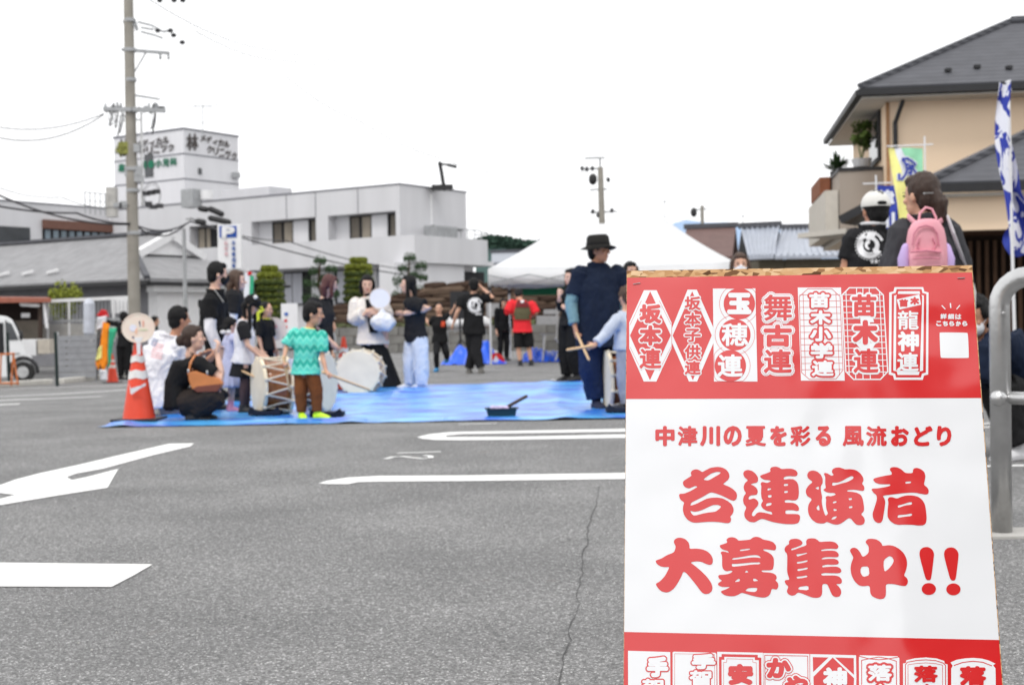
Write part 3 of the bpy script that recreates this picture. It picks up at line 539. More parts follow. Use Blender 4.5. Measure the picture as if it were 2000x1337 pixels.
dL = V(-.834, .552, 0).normalized(); dR = V(.552, .834, 0).normalized()
FR = Frame(P(780, 360, 69), dL, dR)
CL = thing('clinic', FR.p(0, 0, 0), 'large pale grey clinic with balcony bands, dark recessed windows and a square sign tower', 'building')
zr = FR.o.z; z1 = FR.hit(780, 411)[1]
aL, _ = FR.hit(215, 415); bR, _ = FR.hitb(910, 375)
zp = FR.hit(811, 458, -.5)[1]; zq = FR.hit(811, 512, -.5)[1]
g1 = (FR.hit(773, 440)[0], FR.hit(641, 440)[0]); g2 = (FR.hit(617, 450)[0], FR.hit(491, 450)[0]); g3 = (FR.hit(425, 460)[0], FR.hit(370, 460)[0])
FR.one('upper_wall', M_PANEL, CL, 0, aL, 0, bR, z1, zr)
FR.one('roof_coping', M_TRIMG, CL, -.04, aL, -.04, bR + .04, zr, zr + .07)
a_prev = 0
for (s0, s1) in (g1, g2, g3):
    FR.one('pier', M_PANEL, CL, a_prev, s0, 0, 1.0, zp - .05, z1); a_prev = s1
FR.one('pier', M_PANEL, CL, a_prev, aL, 0, 1.0, zp - .05, z1)
FR.one('side_wall', M_PANEL, CL, 0, .4, 1.0, bR, zp - .05, z1)
FR.one('recess_wall', M_PANEL2, CL, .4, aL, .62, bR - .5, zp - .3, z1)
def window(fr, par, a0, a1, b, z0, z1, panes, frame=None, depth=.06):
    w = fr.one('window', frame or M_SHADE, par, a0, a1, b - depth, b, z0, z1)
    for (f0, f1, m) in panes:
        fr.one('pane', m, w, a0 + (a1 - a0) * f0, a0 + (a1 - a0) * f1, b - depth - .02, b - depth - .003, z0 + .08, z1 - .08)
for (s0, s1) in (g1, g2):
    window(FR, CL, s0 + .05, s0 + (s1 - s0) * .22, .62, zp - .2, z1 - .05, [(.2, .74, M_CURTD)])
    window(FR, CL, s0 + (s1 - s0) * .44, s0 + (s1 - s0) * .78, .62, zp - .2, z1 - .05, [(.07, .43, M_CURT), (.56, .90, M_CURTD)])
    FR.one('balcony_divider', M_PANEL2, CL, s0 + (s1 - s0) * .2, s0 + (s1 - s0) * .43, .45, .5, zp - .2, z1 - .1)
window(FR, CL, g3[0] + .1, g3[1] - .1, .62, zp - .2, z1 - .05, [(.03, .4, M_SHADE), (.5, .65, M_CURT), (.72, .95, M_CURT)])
# projecting balcony band and the terrace at its right end
FR.one('balcony_band', M_PANEL, CL, -1.3, aL + 1, -.5, -.28, zq, zp)
FR.one('balcony_floor', M_PANEL2, CL, -1.08, aL + 1, -.28, 3, zq, zq + .25)
bT = FR.hitb(975, 466, -1.3)[0]
mb = MB(); ou, inn = [], []
rt = 1.6
path = [(-1.3, -.28), (-1.3, bT - rt)] + [(-1.3 + rt - rt * cos(t), bT - rt + rt * sin(t)) for t in (pi / 8, pi / 4, 3 * pi / 8, pi / 2)] + [(3, bT)]
for i, (a, b) in enumerate(path):
    a2, b2 = path[min(i + 1, len(path) - 1)]; a1_, b1_ = path[max(i - 1, 0)]; d = V(a2 - a1_, b2 - b1_, 0).normalized(); n = V(d.y, -d.x, 0)
    ou.append((a, b)); inn.append((a + n.x * .22, b + n.y * .22))
mb.loft([[FR.p(*q, zq) for q in ou], [FR.p(*q, zp) for q in ou]][:0] or [[FR.p(*o_, zq), FR.p(*i_, zq), FR.p(*i_, zp), FR.p(*o_, zp)] for o_, i_ in zip(ou, inn)])
mb.build('terrace_parapet', M_PANEL, CL)
FR.one('terrace_floor', M_PANEL2, CL, -1.07, 3, 3.01, bT - .25, zq + .002, zq + .24)
# terrace railing
rl = [FR.p(a, b, 0) for a, b in path[:-1]]
mb = MB(); mb.tube([V(p.x, p.y, zp + .42) for p in rl[1:]] , .03, 6); mb.tube([FR.p(-1.2, .5, zp + .5), FR.p(-1.2, bT - rt, zp + .5)], .03, 6)
for k in range(9):
    q = FR.p(-1.2, .5 + (bT - rt - .5) * k / 8, 0); mb.tube([V(q.x, q.y, zp - .02), V(q.x, q.y, zp + .5)], .025, 6)
mb.build('railing', M_METALGREY, CL)
FR.one('air_conditioner', M_METALGREY, CL, -.9, -.1, bT - 5.2, bT - 3.4, zp - .3, zp + .62)
mb = MB(); q = FR.p(.05, bR - 3.2, 0); mb.tube([V(q.x, q.y, zp), V(q.x, q.y, zp + 2.3)], .09, 8); mb.build('white_pipe', M_WHITEPL, CL)
FR.one('vent', M_SHADE, CL, -.04, .0 - .003, bR * .45, bR * .56, z1 - .75, z1 - .62)
FR.one('vent', M_SHADE, CL, -.04, .0 - .003, bR * .83, bR * .93, z1 - .8, z1 - .68)
# ground floor
FR.one('lower_wall', M_PANEL2, CL, -.2, aL, 1.0, bT - 1, -.3, zq)
FR.one('stair_tower', M_PANEL2, CL, -1.0, .0, bT - 9, bT - 3, -.3, zq - .02)
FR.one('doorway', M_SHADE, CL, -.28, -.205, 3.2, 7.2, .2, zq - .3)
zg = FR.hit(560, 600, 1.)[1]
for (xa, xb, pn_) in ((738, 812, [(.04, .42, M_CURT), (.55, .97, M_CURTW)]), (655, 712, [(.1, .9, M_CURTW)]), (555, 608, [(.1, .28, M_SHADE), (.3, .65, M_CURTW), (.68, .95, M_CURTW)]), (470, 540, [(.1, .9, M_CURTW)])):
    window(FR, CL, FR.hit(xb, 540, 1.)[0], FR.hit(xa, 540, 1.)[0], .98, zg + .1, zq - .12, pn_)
for xx in (617, 560, 700):            # vertical panel joints
    a0, _ = FR.hit(xx, 400); FR.one('panel_joint', M_TRIMG, CL, a0, a0 + .05, -.012, -.003, z1, zr - .02)
# tower
T = Frame(onplane(358, 252, FR.o + FR.b * 5, FR.a), dL, dR)
tl = T.hit(222, 267)[0]; tr_ = T.hitb(465, 269)[0]; zt = T.o.z
TW = CL
T.one('tower_wall', M_PANEL2, TW, 0, tl, 0, tr_, zr - 2, zt)
T.one('tower_coping', M_TRIMG, TW, -.06, tl + .06, -.06, tr_ + .06, zt, zt + .1)
for py_ in (300, 349):
    z_ = T.hit(358, py_)[1]
    T.one('tower_joint', M_TRIMG, TW, 0, tl, -.02, -.004, z_ - .04, z_ + .04); T.one('tower_joint', M_TRIMG, TW, -.02, -.004, 0, tr_, z_ - .04, z_ + .04)
a0, zz0 = T.hit(300, 345); a1, zz1 = T.hit(283, 302)
T.one('tower_window', M_GLASS, TW, a0, a1, -.05, .0 - .003, zz0, zz1)
b0, zz0 = T.hitb(387, 340); b1, zz1 = T.hitb(393, 329); T.one('tower_window', M_GLASS, TW, -.06, -.003, b0, b1, zz0, zz1)
b0, zz0 = T.hitb(452, 347); b1, zz1 = T.hitb(463, 338); T.one('tower_vent', M_METALGREY, TW, -.3, -.003, b0, b1, zz0, zz1)
M_SIGN = mat('dark_bronze_letters', S(74, 68, 66), .5, .3); M_SIGNG = mat('green_letters', S(18, 110, 82), .5, .3)
def wall_text(fr, par, items, m, side, out=.06):
    mb = MB()
    for ch, x0, y0, x1, y1, r in items:
        vs, fs = glyph(ch); n = 8
        for k, (dx, dy) in enumerate([(0, 0)] + [(r * cos(2 * pi * k / n), r * sin(2 * pi * k / n)) for k in range(n)]):
            q = []
            for a, b in vs:
                px = x0 + a * (x1 - x0) + dx; py = y1 - b * (y1 - y0) + dy
                if side == 'L': aa, zz = fr.hit(px, py, -out - .002 * k); q.append(fr.p(aa, -out - .002 * k, zz))
                else: bb_, zz = fr.hitb(px, py, -out - .002 * k); q.append(fr.p(-out - .002 * k, bb_, zz))
            mb.add(q, fs)
        mb.build('letter', m, par); mb = MB()
wall_text(T, TW, [('林', 365, 262, 387, 293, .9)] + [(c, 392 + i * 11.6, 264 + i * 3 + (4 if c == 'ィ' else 0), 402 + i * 11.6, 276 + i * 3, .6) for i, c in enumerate('メディカル')] + [(c, 405 + i * 12, 285 + i * 3.2 + (3 if c == 'ャ' else 0), 414.5 + i * 12, 299 + i * 3.4, .6) for i, c in enumerate('クリニック')], M_SIGN, 'R')
wall_text(T, TW, [('林', 232, 272, 250, 302, .9)] + [(c, 264 + i * 13.5, 275 - i * 1.9 + (4 if c == 'ィ' else 0), 275 + i * 13.5, 288 - i * 1.9, .6) for i, c in enumerate('メディカル')] + [(c, 272 + i * 14, 288 - i * 1.6, 283 + i * 14, 302 - i * 1.6, .6) for i, c in enumerate('クリニック')], M_SIGN, 'L')
wall_text(T, TW, [(c, 231 + i * 14.5, 320 - i * 1.7, 243 + i * 14.5, 335 - i * 1.7, .7) for i, c in enumerate('産婦人科・小児科')], M_SIGNG, 'L')
# roof equipment
q = Frame(P(525, 363, 80), dL, dR); q.one('roof_plant_room', M_PANEL, CL, 0, 4, 0, 2, q.o.z - 1.6, q.o.z)
q = P(374, 388, 73); mb = MB(); mb.box(q, .9, .7, 1.0, dL, dR); mb.build('roof_fan_unit', M_METALGREY, CL)
mb = MB(); mb.tube([P(404, 390, 73), P(404, 372, 73)], .35, 12, dome=False); mb.build('roof_tank', M_WHITEPL, CL)
mb = MB(); b = P(396, 262, 78); t_ = P(396, 206, 78); mb.tube([b, t_], .03, 5)
for k, w in ((0, .9), (.05, .7), (.6, .35)):
    c = t_ + (b - t_) * k; mb.tube([c - V(w, 0, 0), c + V(w, 0, 0)], .018, 4)
for dx in (-.8, -.4, 0, .4, .8): mb.tube([t_ + V(dx, 0, -.12), t_ + V(dx, 0, .12)], .012, 4)
mb.build('antenna', M_METALGREY, CL)
mb = MB()
q0, q1 = P(166, 402, 72), P(216, 407, 72)
for k in range(6):
    c = q0.lerp(q1, k / 5); mb.tube([c - V(0, 0, .4), c + V(0, 0, .75)], .03, 5)
mb.tube([q0 + V(0, 0, .75), q1 + V(0, 0, .75)], .03, 5); mb.tube([q0 + V(0, 0, .3), q1 + V(0, 0, .3)], .02, 5); mb.build('roof_railing', M_METALGREY, CL)
q = P(219, 395, 72); mb = MB(); mb.box(q, .5, .5, 1.6); mb.build('roof_cabinet', M_CONC, CL)
# siren / lamp mast on the right of the roof
MST = P(868, 370, 71); mb = MB()
mb.box(MST + V(-.1, 0, .1), 1.1, .8, .25); mb.tube([MST, P(859, 318, 71)], .1, 8); mb.tube([P(857, 320, 71), P(878, 322, 71)], .06, 6); mb.beam(P(874, 322, 71), P(892, 326, 71), .3, .14); mb.build('roof_mast', M_BLK, CL)
# left wing running towards the camera
aw = aL; W = Frame(FR.p(aw, 0, 0), dL, -1 * dR)
zw = onplane(218, 409, W.o, W.b).z
def wb(px, py): q = onplane(px, py, W.o, W.b); return (q - W.o).dot(W.b), q.z
WG = thing('annex_building', W.p(0, 8, 0), 'long low pale grey flat roofed building with brown fascia strip behind the tiled hall', 'building')
W.one('wall', M_PANEL, WG, 0, 14, .02, 34, -.5, zw); W.one('roof_coping', M_TRIMG, WG, -.05, 14, .02, 34, zw, zw + .08)
b0, za = wb(219, 470); b1, zb = wb(82, 437); _, zc = wb(150, 447)
W.one('fascia_strip', mat('brown_fascia', S(112, 82, 72), .7, .2), WG, -.25, -.01, b0, b1, zc - .1, zc + .42)
wn_ = W.one('window_band', M_SHADE, WG, -.05, -.004, b0, b1, zc - 2.1, zc - .1)
for k in range(9):
    f0 = k / 9 + .012; f1 = (k + 1) / 9 - .03
    W.one('pane', mat('pale_blue_glass', S(120, 135, 145), .2, .6, .25, .8), wn_, -.09, -.052, b0 + (b1 - b0) * f0, b0 + (b1 - b0) * f1, zc - 2.0, zc - .16)
b0, _ = wb(58, 460); W.one('dark_window', M_GLASS, WG, -.05, -.004, b0, b0 + 7, zc - 2.3, wb(30, 443)[1])
# ---- tiled-roof hall at left
RM = P(328, 455, 50); H1 = Frame(RM, dL, dR)
HT = thing('tiled_hall', H1.p(0, -3, 0), 'grey tiled hip-and-gable hall with a white gable triangle, behind the utility pole', 'house')
E1 = P(287, 543, 45.6); ze = E1.z; eb = (E1 - RM).dot(dR); ea = (E1 - RM).dot(dL)
bb2 = -eb                                # symmetric
def h1(a, b, z): return H1.p(a, b, z)
fb = eb * .42; zf = RM.z + (ze - RM.z) * .42 * .9
mb = MB(); n_ = 8
# main slopes
for sgn in (1, -1):
    rows = []
    for k in range(n_ + 1):
        t = k / n_; b = eb * t * sgn; z = RM.z + (ze - RM.z) * (t * .85 + .15 * (1 - (1 - t) ** 1.6))
        a0 = 0 if t < .45 else (t - .45) / .55 * ea
        rows.append([h1(a0, b, z), h1(14, b, z), h1(34, b, z)])
    for k in range(n_):
        r0, r1 = rows[k], rows[k + 1]; up = V(0, 0, .02)
        mb.loft([[r0[0], r0[2], r0[2] - V(0, 0, .12), r0[0] - V(0, 0, .12)], [r1[0], r1[2], r1[2] - V(0, 0, .12), r1[0] - V(0, 0, .12)]])
mb.build('roof_slope', M_TILE, HT)
fz = RM.z + (ze - RM.z) * (.45 * .85 + .15 * (1 - .55 ** 1.6))
mb = MB(); mb.loft([[h1(-.02, eb * .45, fz), h1(-.02, -eb * .45, fz), h1(-.02, -eb * .45, fz - .12), h1(-.02, eb * .45, fz - .12)], [h1(ea, eb, ze), h1(ea, -eb, ze), h1(ea, -eb, ze - .12), h1(ea, eb, ze - .12)]]); mb.build('hip_slope', M_TILE, HT)
mb = MB(); mb.prism([h1(-.06, eb * .42, fz + .05), h1(-.06, -eb * .42, fz + .05), h1(-.06, 0, RM.z - .12)], dL * .2); mb.build('gable_wall', mat('bright_plaster', (.86, .86, .87), .8, .2, .03), HT)
for s in (1, -1):
    mb = MB(); mb.beam(h1(-.1, 0, RM.z - .1), h1(-.1, eb * .47 * s, fz - .0), .35, .28); mb.build('barge_board', M_WHITEPL, HT)
mb = MB(); mb.beam(h1(-.1, 0, RM.z + .06), h1(34, 0, RM.z + .06), .24, .12); mb.build('ridge_cap', M_TILED, HT)
for s in (1,):
    mb = MB(); mb.beam(h1(0, eb * .45, fz + .05), h1(ea, eb, ze + .04), .2, .12); mb.build('hip_cap', M_TILED, HT)
mb = MB(); mb.beam(h1(ea - .1, eb - .02, ze - .14), h1(34, eb - .02, ze - .14), .16, .14); mb.beam(h1(ea - .12, eb, ze - .2), h1(ea - .12, -eb, ze - .2), .12, .1); mb.build('gutter', M_BLK, HT)
mb = MB(); H1.box(mb, ea + 1.0, 34, eb + .9, -eb - .9, -.6, ze - .05); HW = mb.build('wall', mat('grey_siding', S(128, 128, 132), .8, .2, .08, 2, .2, 20), HT)
H1.one('white_wall', mat('bright_plaster', (.86, .86, .87), .8, .2, .03), HT, ea + .5, ea + .98, eb + .9, -eb - .9, -.6, ze - .25)
H1.one('eave_board', M_WHITEPL, HT, ea + .1, ea + .49, eb + .4, -eb - .4, ze - .45, ze - .25)
mb = MB()
for k in range(12):
    c = h1(3.2 + k * 1.45, eb * .80, ze + (RM.z - ze) * .235 + .02)
    for j in range(5): mb.box(c + dL * (j * .13 - .3) + V(0, 0, .05 - .02 * j), .10, .1, .1)
mb.build('snow_guard', M_WHITEPL, HT)
# ---- right-hand cream house
dB = V(.144, .99, 0).normalized(); dF = V(.99, -.144, 0).normalized()
EC = P(1680, 170, 28); HR = Frame(EC, dF, dB); w_ = 7.8; zE = EC.z
CH = thing('cream_house', HR.p(2, 1, 0), 'two storey cream house with dark slate hip roof and black gutters', 'house')
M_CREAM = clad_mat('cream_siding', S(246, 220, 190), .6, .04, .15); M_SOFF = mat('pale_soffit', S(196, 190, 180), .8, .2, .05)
r0 = HR.p(w_ / 2, w_ / 2, zE + 2.02); r1 = HR.p(16, w_ / 2, zE + 2.02)
def slab(mb, pts, th): mb.prism(pts, V(0, 0, -th))
mb = MB(); slab(mb, [HR.p(0, 0, zE), HR.p(20, 0, zE), r1, r0], .06); mb.build('roof_slope', M_TILED, CH)
mb = MB(); slab(mb, [HR.p(0, w_, zE), HR.p(0, 0, zE), r0], .06); mb.build('roof_slope', M_TILED, CH)
mb = MB(); slab(mb, [HR.p(20, w_, zE), HR.p(0, w_, zE), r0, r1], .06); mb.build('roof_slope', M_TILED, CH)
mb = MB(); mb.beam(HR.p(0, 0, zE + .03), r0 + V(0, 0, .05), .14, .09); mb.beam(r0 + V(0, 0, .05), r1 + V(0, 0, .05), .2, .14); mb.build('ridge_cap', M_TILED, CH)
mb = MB(); mb.beam(HR.p(-.06, -.03, zE - .12), HR.p(20, -.03, zE - .12), .12, .13); mb.beam(HR.p(-.03, .03, zE - .12), HR.p(-.03, w_, zE - .12), .12, .13); mb.build('gutter', M_BLK, CH)
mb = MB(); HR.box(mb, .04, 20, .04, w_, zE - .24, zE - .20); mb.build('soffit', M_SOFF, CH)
wa, wbb = .62, .62
HR.one('wall', M_CREAM, CH, wa, 18, wbb, w_ - .6, -.2, zE - .24)
HR.one('corner_trim', mat('tan_trim', S(170, 128, 92), .7, .2), CH, wa - .02, wa + .05, wbb - .02, wbb + .05, -.2, zE - .25)
mb = MB(); c = HR.p(wa + .16, wbb - .08, 0); mb.tube([V(c.x, c.y, 0), V(c.x, c.y, zE - .7), HR.p(wa + .28, wbb - .35, zE - .3)], .05, 8); mb.build('downpipe', M_BLK, CH)
for zz in (zE - 2.45,): HR.one('floor_joint', mat('tan_trim', S(170, 128, 92), .7, .2), CH, wa, 18, wbb - .012, wbb - .003, zz, zz + .03)
HR.one('wall_joint', mat('tan_trim', (0, 0, 0)), CH, 4.6, 4.62, wbb - .012, wbb - .003, zE - 2.4, zE - .25)
b0, za = HR.hitb(1722, 312, wa); b1, zb = HR.hitb(1703, 236, wa)
wn2 = HR.one('window', M_BLK, CH, wa - .06, wa - .003, b0, b1, za, zb)
HR.one('pane', M_GLASS, wn2, wa - .08, wa - .063, b0 + .08, b1 - .08, za + .08, (za + zb) / 2 - .03); HR.one('pane', M_GLASS, wn2, wa - .08, wa - .063, b0 + .08, b1 - .08, (za + zb) / 2 + .03, zb - .08)
mb = MB()
for k in range(16):
    a = 1.6 + k * .62; t = .17 + .035 * (k % 2); mb.box(HR.p(a + .3, t * w_ / 2 * 1.0, zE + 2.02 * t + .05), .12, .12, .07)
mb.build('snow_guard', M_BLK, CH)
# balcony with parapet and planters
bx0, bx1 = HR.hit(1640, 400, 1.3)[0], wa - .01; zb1 = HR.hit(1660, 327, 1.3)[1]; zb0 = HR.hit(1660, 459, 1.3)[1]
M_TAUPE = clad_mat('taupe_panel', S(160, 150, 140), 1.5, .05)
BLK = HR.one('balcony', M_TAUPE, CH, bx0, bx1, 1.3, 6.2, zb0, zb1 - .08)
HR.one('balcony_coping', M_BLK, CH, bx0 - .03, bx1, 1.27, 6.23, zb1 - .08, zb1)
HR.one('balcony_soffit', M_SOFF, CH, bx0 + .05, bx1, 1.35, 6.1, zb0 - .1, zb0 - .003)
def leafball(mb, c, r, n, s, flat=.9, up=.3):
    for i in range(n):
        d = V(random.gauss(0, 1), random.gauss(0, 1), random.gauss(0, 1) * flat).normalized() * (r * random.random() ** .4)
        q = Vector(c) + d; u = V(random.gauss(0, 1), random.gauss(0, 1), random.gauss(0, 1) + up).normalized(); w = u.orthogonal().normalized(); L = s * random.uniform(.6, 1.3)
        mb.add([q - w * L * .4, q + u * L * .5, q + w * L * .4, q - u * L * .5], [(0, 1, 2, 3)])
M_LEAF = mat('fresh_green_leaf', S(92, 112, 52), .6, .3, .45, 9); M_LEAFD = mat('dark_green_leaf', S(52, 76, 44), .6, .3, .4, 9); M_LEAFY = mat('yellow_green_leaf', S(120, 128, 44), .6, .3, .4, 9)
M_TERRA = mat('terracotta', S(132, 84, 62), .8, .2)
def pot_plant(name, px, py, Y, r, hgt, m, potm, label, pw=.22, ph=.25, spiky=False):
    base = P(px, py, Y); t = thing(name, base, label, 'potted plant')
    mb = MB(); mb.loft([[base + V(pw * .75 * cos(k * pi / 6), pw * .75 * sin(k * pi / 6), 0) for k in range(12)], [base + V(pw * cos(k * pi / 6), pw * sin(k * pi / 6), ph) for k in range(12)]]); mb.build('pot', potm, t)
    mb = MB()
    if spiky:
        for k in range(60):
            an = random.uniform(0, 2 * pi); el = random.uniform(.2, 1.4); L = random.uniform(.5, 1) * hgt; q = base + V(0, 0, ph); d = V(cos(an) * cos(el), sin(an) * cos(el), sin(el)); w = V(-sin(an), cos(an), 0) * .03
            mb.add([q - w, q + w, q + d * L + V(0, 0, -.1 * L)], [(0, 1, 2)]); mb.add([q + d * L * .5 - w * 1.8, q + d * L * .5 + w * 1.8, q + d * L * 1.05], [(0, 1, 2)])
    else:
        for k in range(9):
            an = random.uniform(0, 6.28); tip = base + V(.6 * r * cos(an), .6 * r * sin(an), ph + hgt * random.uniform(.45, 1.05)); mb.tube([base + V(0, 0, ph * .8), tip], .01, 4)
            leafball(mb, tip, r * .62, 46, .11, .9)
    mb.build('foliage', m, t)
pot_plant('balcony_plant', 1683, 326, 30.2, .22, .75, M_LEAF, M_WHITEPL, 'upright leafy plant in a pale pot on the taupe balcony of the cream house', .24, .18)
pot_plant('balcony_plant', 1634, 360, 31.5, .4, .55, M_LEAFD, M_BLK, 'spiky dark green plant at the far corner of the taupe balcony', .16, .3, True)
mb = MB(); HR.box(mb, bx0 - .28, bx0 - .04, 3.0, 5.6, zb1 - .42, zb1 - .02); tag(mb.build('terracotta_planter', M_TERRA), 'long terracotta planter hung outside the taupe balcony', 'planter')
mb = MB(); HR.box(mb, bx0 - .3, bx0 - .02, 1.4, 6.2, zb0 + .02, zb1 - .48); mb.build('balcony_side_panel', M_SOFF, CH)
# porch roof lower right
L0 = P(1812, 356, 24); PF = Frame(L0, dF, dB); zl = L0.z
PO = thing('entrance_porch', PF.p(2, 1, 0), 'single storey entrance porch with slate roof, cream beam and brown slatted wall', 'porch')
pr0 = PF.p(3.2, 3.2, zl + 1.55); pr1 = PF.p(12, 3.2, zl + 1.55)
mb = MB(); slab(mb, [PF.p(0, 0, zl), PF.p(12, 0, zl), pr1, pr0], .06); mb.build('roof_slope', M_TILED, PO)
mb = MB(); slab(mb, [PF.p(0, 3.8, zl), PF.p(0, 0, zl), pr0, PF.p(3.2, 3.8, zl + 1.55)], .06); mb.build('roof_slope', M_TILED, PO)
mb = MB(); mb.beam(PF.p(0, 0, zl + .04), pr0 + V(0, 0, .05), .16, .1); mb.build('hip_cap', M_TILED, PO)
mb = MB(); mb.beam(PF.p(-.06, -.02, zl - .12), PF.p(12, -.02, zl - .12), .12, .15); mb.beam(PF.p(-.02, 0, zl - .12), PF.p(-.02, 3.8, zl - .12), .12, .15); mb.build('gutter', M_BLK, PO)
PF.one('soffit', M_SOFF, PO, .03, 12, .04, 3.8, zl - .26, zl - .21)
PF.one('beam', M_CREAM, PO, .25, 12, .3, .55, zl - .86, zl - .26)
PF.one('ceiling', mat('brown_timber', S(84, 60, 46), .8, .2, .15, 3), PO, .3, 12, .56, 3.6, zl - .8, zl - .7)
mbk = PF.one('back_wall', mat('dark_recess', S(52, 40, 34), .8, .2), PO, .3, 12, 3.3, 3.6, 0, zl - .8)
sl0 = MB(); PF.box(sl0, 0, .07, 0, .06, 0, zl - .9); slo = sl0.build('wall_slat', mat('brown_slat', S(98, 74, 58), .75, .25, .15, 4), None)
base0 = PF.p(0, 0, 0)
slo.parent = PO; first = True
for k in range(66):
    d = PF.p(.5 + k * .16, 3.2, 0) - base0
    if 20 < k < 27: continue
    if first: slo.location = d - PO.location; first = False; continue
    c = link_copy(slo, 'wall_slat', PO, d - PO.location)
dr = PF.one('door', mat('tan_door', S(118, 88, 66), .7, .3), PO, 3.65, 4.75, 3.1, 3.28, 0, 2.35)
PF.one('door_glass', mat('grey_notice', S(130, 132, 132), .6, .3), dr, 3.85, 4.6, 3.06, 3.09, 1.55, 2.0)
mb = MB(); mb.beam(P(1655, 432, 26.5), P(1708, 404, 26.2), .9, .16); mb.build('dark_canopy_edge', M_BLK, PO)
mb = MB(); mb.beam(P(1615, 462, 28.3), P(1712, 452, 27.), 1.6, .1); mb.build('canopy_board', M_SOFF, PO)
# unseen building added behind the viewer, sized to darken the poster gloss lower right
BB = thing('added_rear_building', V(8, -11, 0), 'unseen dark brown building added behind the viewer to darken the glossy poster', 'building')
M_DKW = mat('dark_brown_cladding', S(72, 62, 56), .8, .2, .1, 2)
mb = MB(); mb.box(V(8.6, -13, 4.6), 16, 6, 9.2); mb.build('wall', M_DKW, BB)
mb = MB(); mb.box(V(8.6, -13, 9.3), 16.3, 6.3, .2); mb.build('roof', M_TILED, BB)
for k in range(5): mb = MB(); mb.box(V(2.5 + k * 3, -9.97, 5.2), 1.6, .08, 1.3); mb.build('window', M_GLASS, BB)
# ---- small roofs in the middle distance
def gable_house(name, pl_, pr_, el_, er_, Yr, Ye, rm, wm, label, seams=0):
    a, b = P(*pl_, Yr), P(*pr_, Yr); c, d = P(*el_, Ye), P(*er_, Ye); a2 = a + (a - c); b2 = b + (b - d); a2.z = c.z; b2.z = d.z
    t = thing(name, V((c.x + d.x) / 2, (Ye + Yr) / 2, 0), label, 'house')
    mb = MB(); mb.prism([a, b, d, c], V(0, 0, -.12)); mb.build('roof_slope', rm, t)
    mb = MB(); mb.prism([b, a, a2, b2], V(0, 0, -.12)); mb.build('roof_slope', rm, t)
    mb = MB(); mb.beam(a + V(-.1, 0, .1), b + V(.1, 0, .1), .3, .22); mb.build('ridge_cap', M_TILED, t)
    n = seams
    if n:
        ms = None
        for k in range(n + 1):
            f = k / n; p0 = a.lerp(b, f); p1 = c.lerp(d, f); mb = MB(); mb.beam(p0 + V(0, 0, .04), p1 + V(0, 0, .04), .05, .06); mb.build('roof_seam', rm, t)
    mb = MB(); x0 = min(c.x, a.x) + .5; x1 = max(d.x, b.x) - .5
    mb.box(V((x0 + x1) / 2, (Ye + .6 + a2.y - .5) / 2, c.z / 2 - .1), x1 - x0, a2.y - Ye - 1.2, c.z, V(1, 0, 0)); mb.build('wall', wm, t)
    return t
M_ZINC = mat('zinc_sheet_roof', S(160, 166, 178), .4, .5, .12, 2); M_BRWALL = mat('olive_brown_wall', S(104, 98, 84), .8, .2)
gable_house('zinc_roof_house', (1448, 446), (1521, 442), (1462, 501), (1511, 499), 54, 50, M_ZINC, M_BRWALL, 'low house with pale zinc sheet roof next to the brown roof, behind the white tent', 7)
gable_house('zinc_roof_house', (1527, 448), (1625, 446), (1513, 500), (1665, 497), 56, 50, M_ZINC, M_BRWALL, 'wider low house with pale zinc sheet roof beside the cream house balcony', 12)
gable_house('brown_roof_house', (1340, 447), (1437, 443), (1330, 505), (1430, 500), 62, 57, roof_mat('brown_red_tile', S(104, 82, 78), 2.2), M_BRWALL, 'low house with dull reddish brown roof, behind the white tent', 0)
gable_house('far_grey_house', (960, 494), (1040, 492), (960, 512), (1050, 510), 95, 90, mat('pale_far_roof', S(150, 154, 162), .6, .3), M_PANEL, 'distant pale grey roof between the clinic terrace and the tent', 0)
# hills
def hill(name, pts, Y, m, depth):
    mb = MB(); top = [P(x, y, Y) for x, y in pts]
    mb.strip([[V(p.x, p.y - depth * .3, -5) for p in top], top, [V(p.x * 1.1, p.y + depth, -5) for p in top]]); return tag(mb.build(name, m, smooth=True), kind='structure')
hp_ = [(1180 + k * 20, 447 - 14 * exp(-((1180 + k * 20 - 1345) / 45.) ** 2) - 9 * exp(-((1180 + k * 20 - 1420) / 30.) ** 2) - 5 * exp(-((1180 + k * 20 - 1470) / 40.) ** 2) + random.uniform(-1, 1)) for k in range(26)]
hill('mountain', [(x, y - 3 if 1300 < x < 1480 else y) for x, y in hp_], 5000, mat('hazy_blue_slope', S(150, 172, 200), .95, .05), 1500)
mb = MB(); hill('wooded_hill', [(930 + k * 8, 474 - 6 * sin(k * .35) + random.uniform(-1, 1)) for k in range(26)], 420, mat('wooded_hill', S(68, 86, 84), .95, .05, .3, .05), 120)
mb = MB()
for k in range(2600):
    x = random.uniform(930, 1120); q = P(x, 474 - 6 * sin((x - 930) / 8 * .35) + random.uniform(-3, 12), 418); leafball(mb, q, 1.2, 1, 2.2)
tag(mb.build('hill_trees', mat('hill_tree_green', S(58, 78, 68), .95, .05, .3, .05)), kind='stuff')
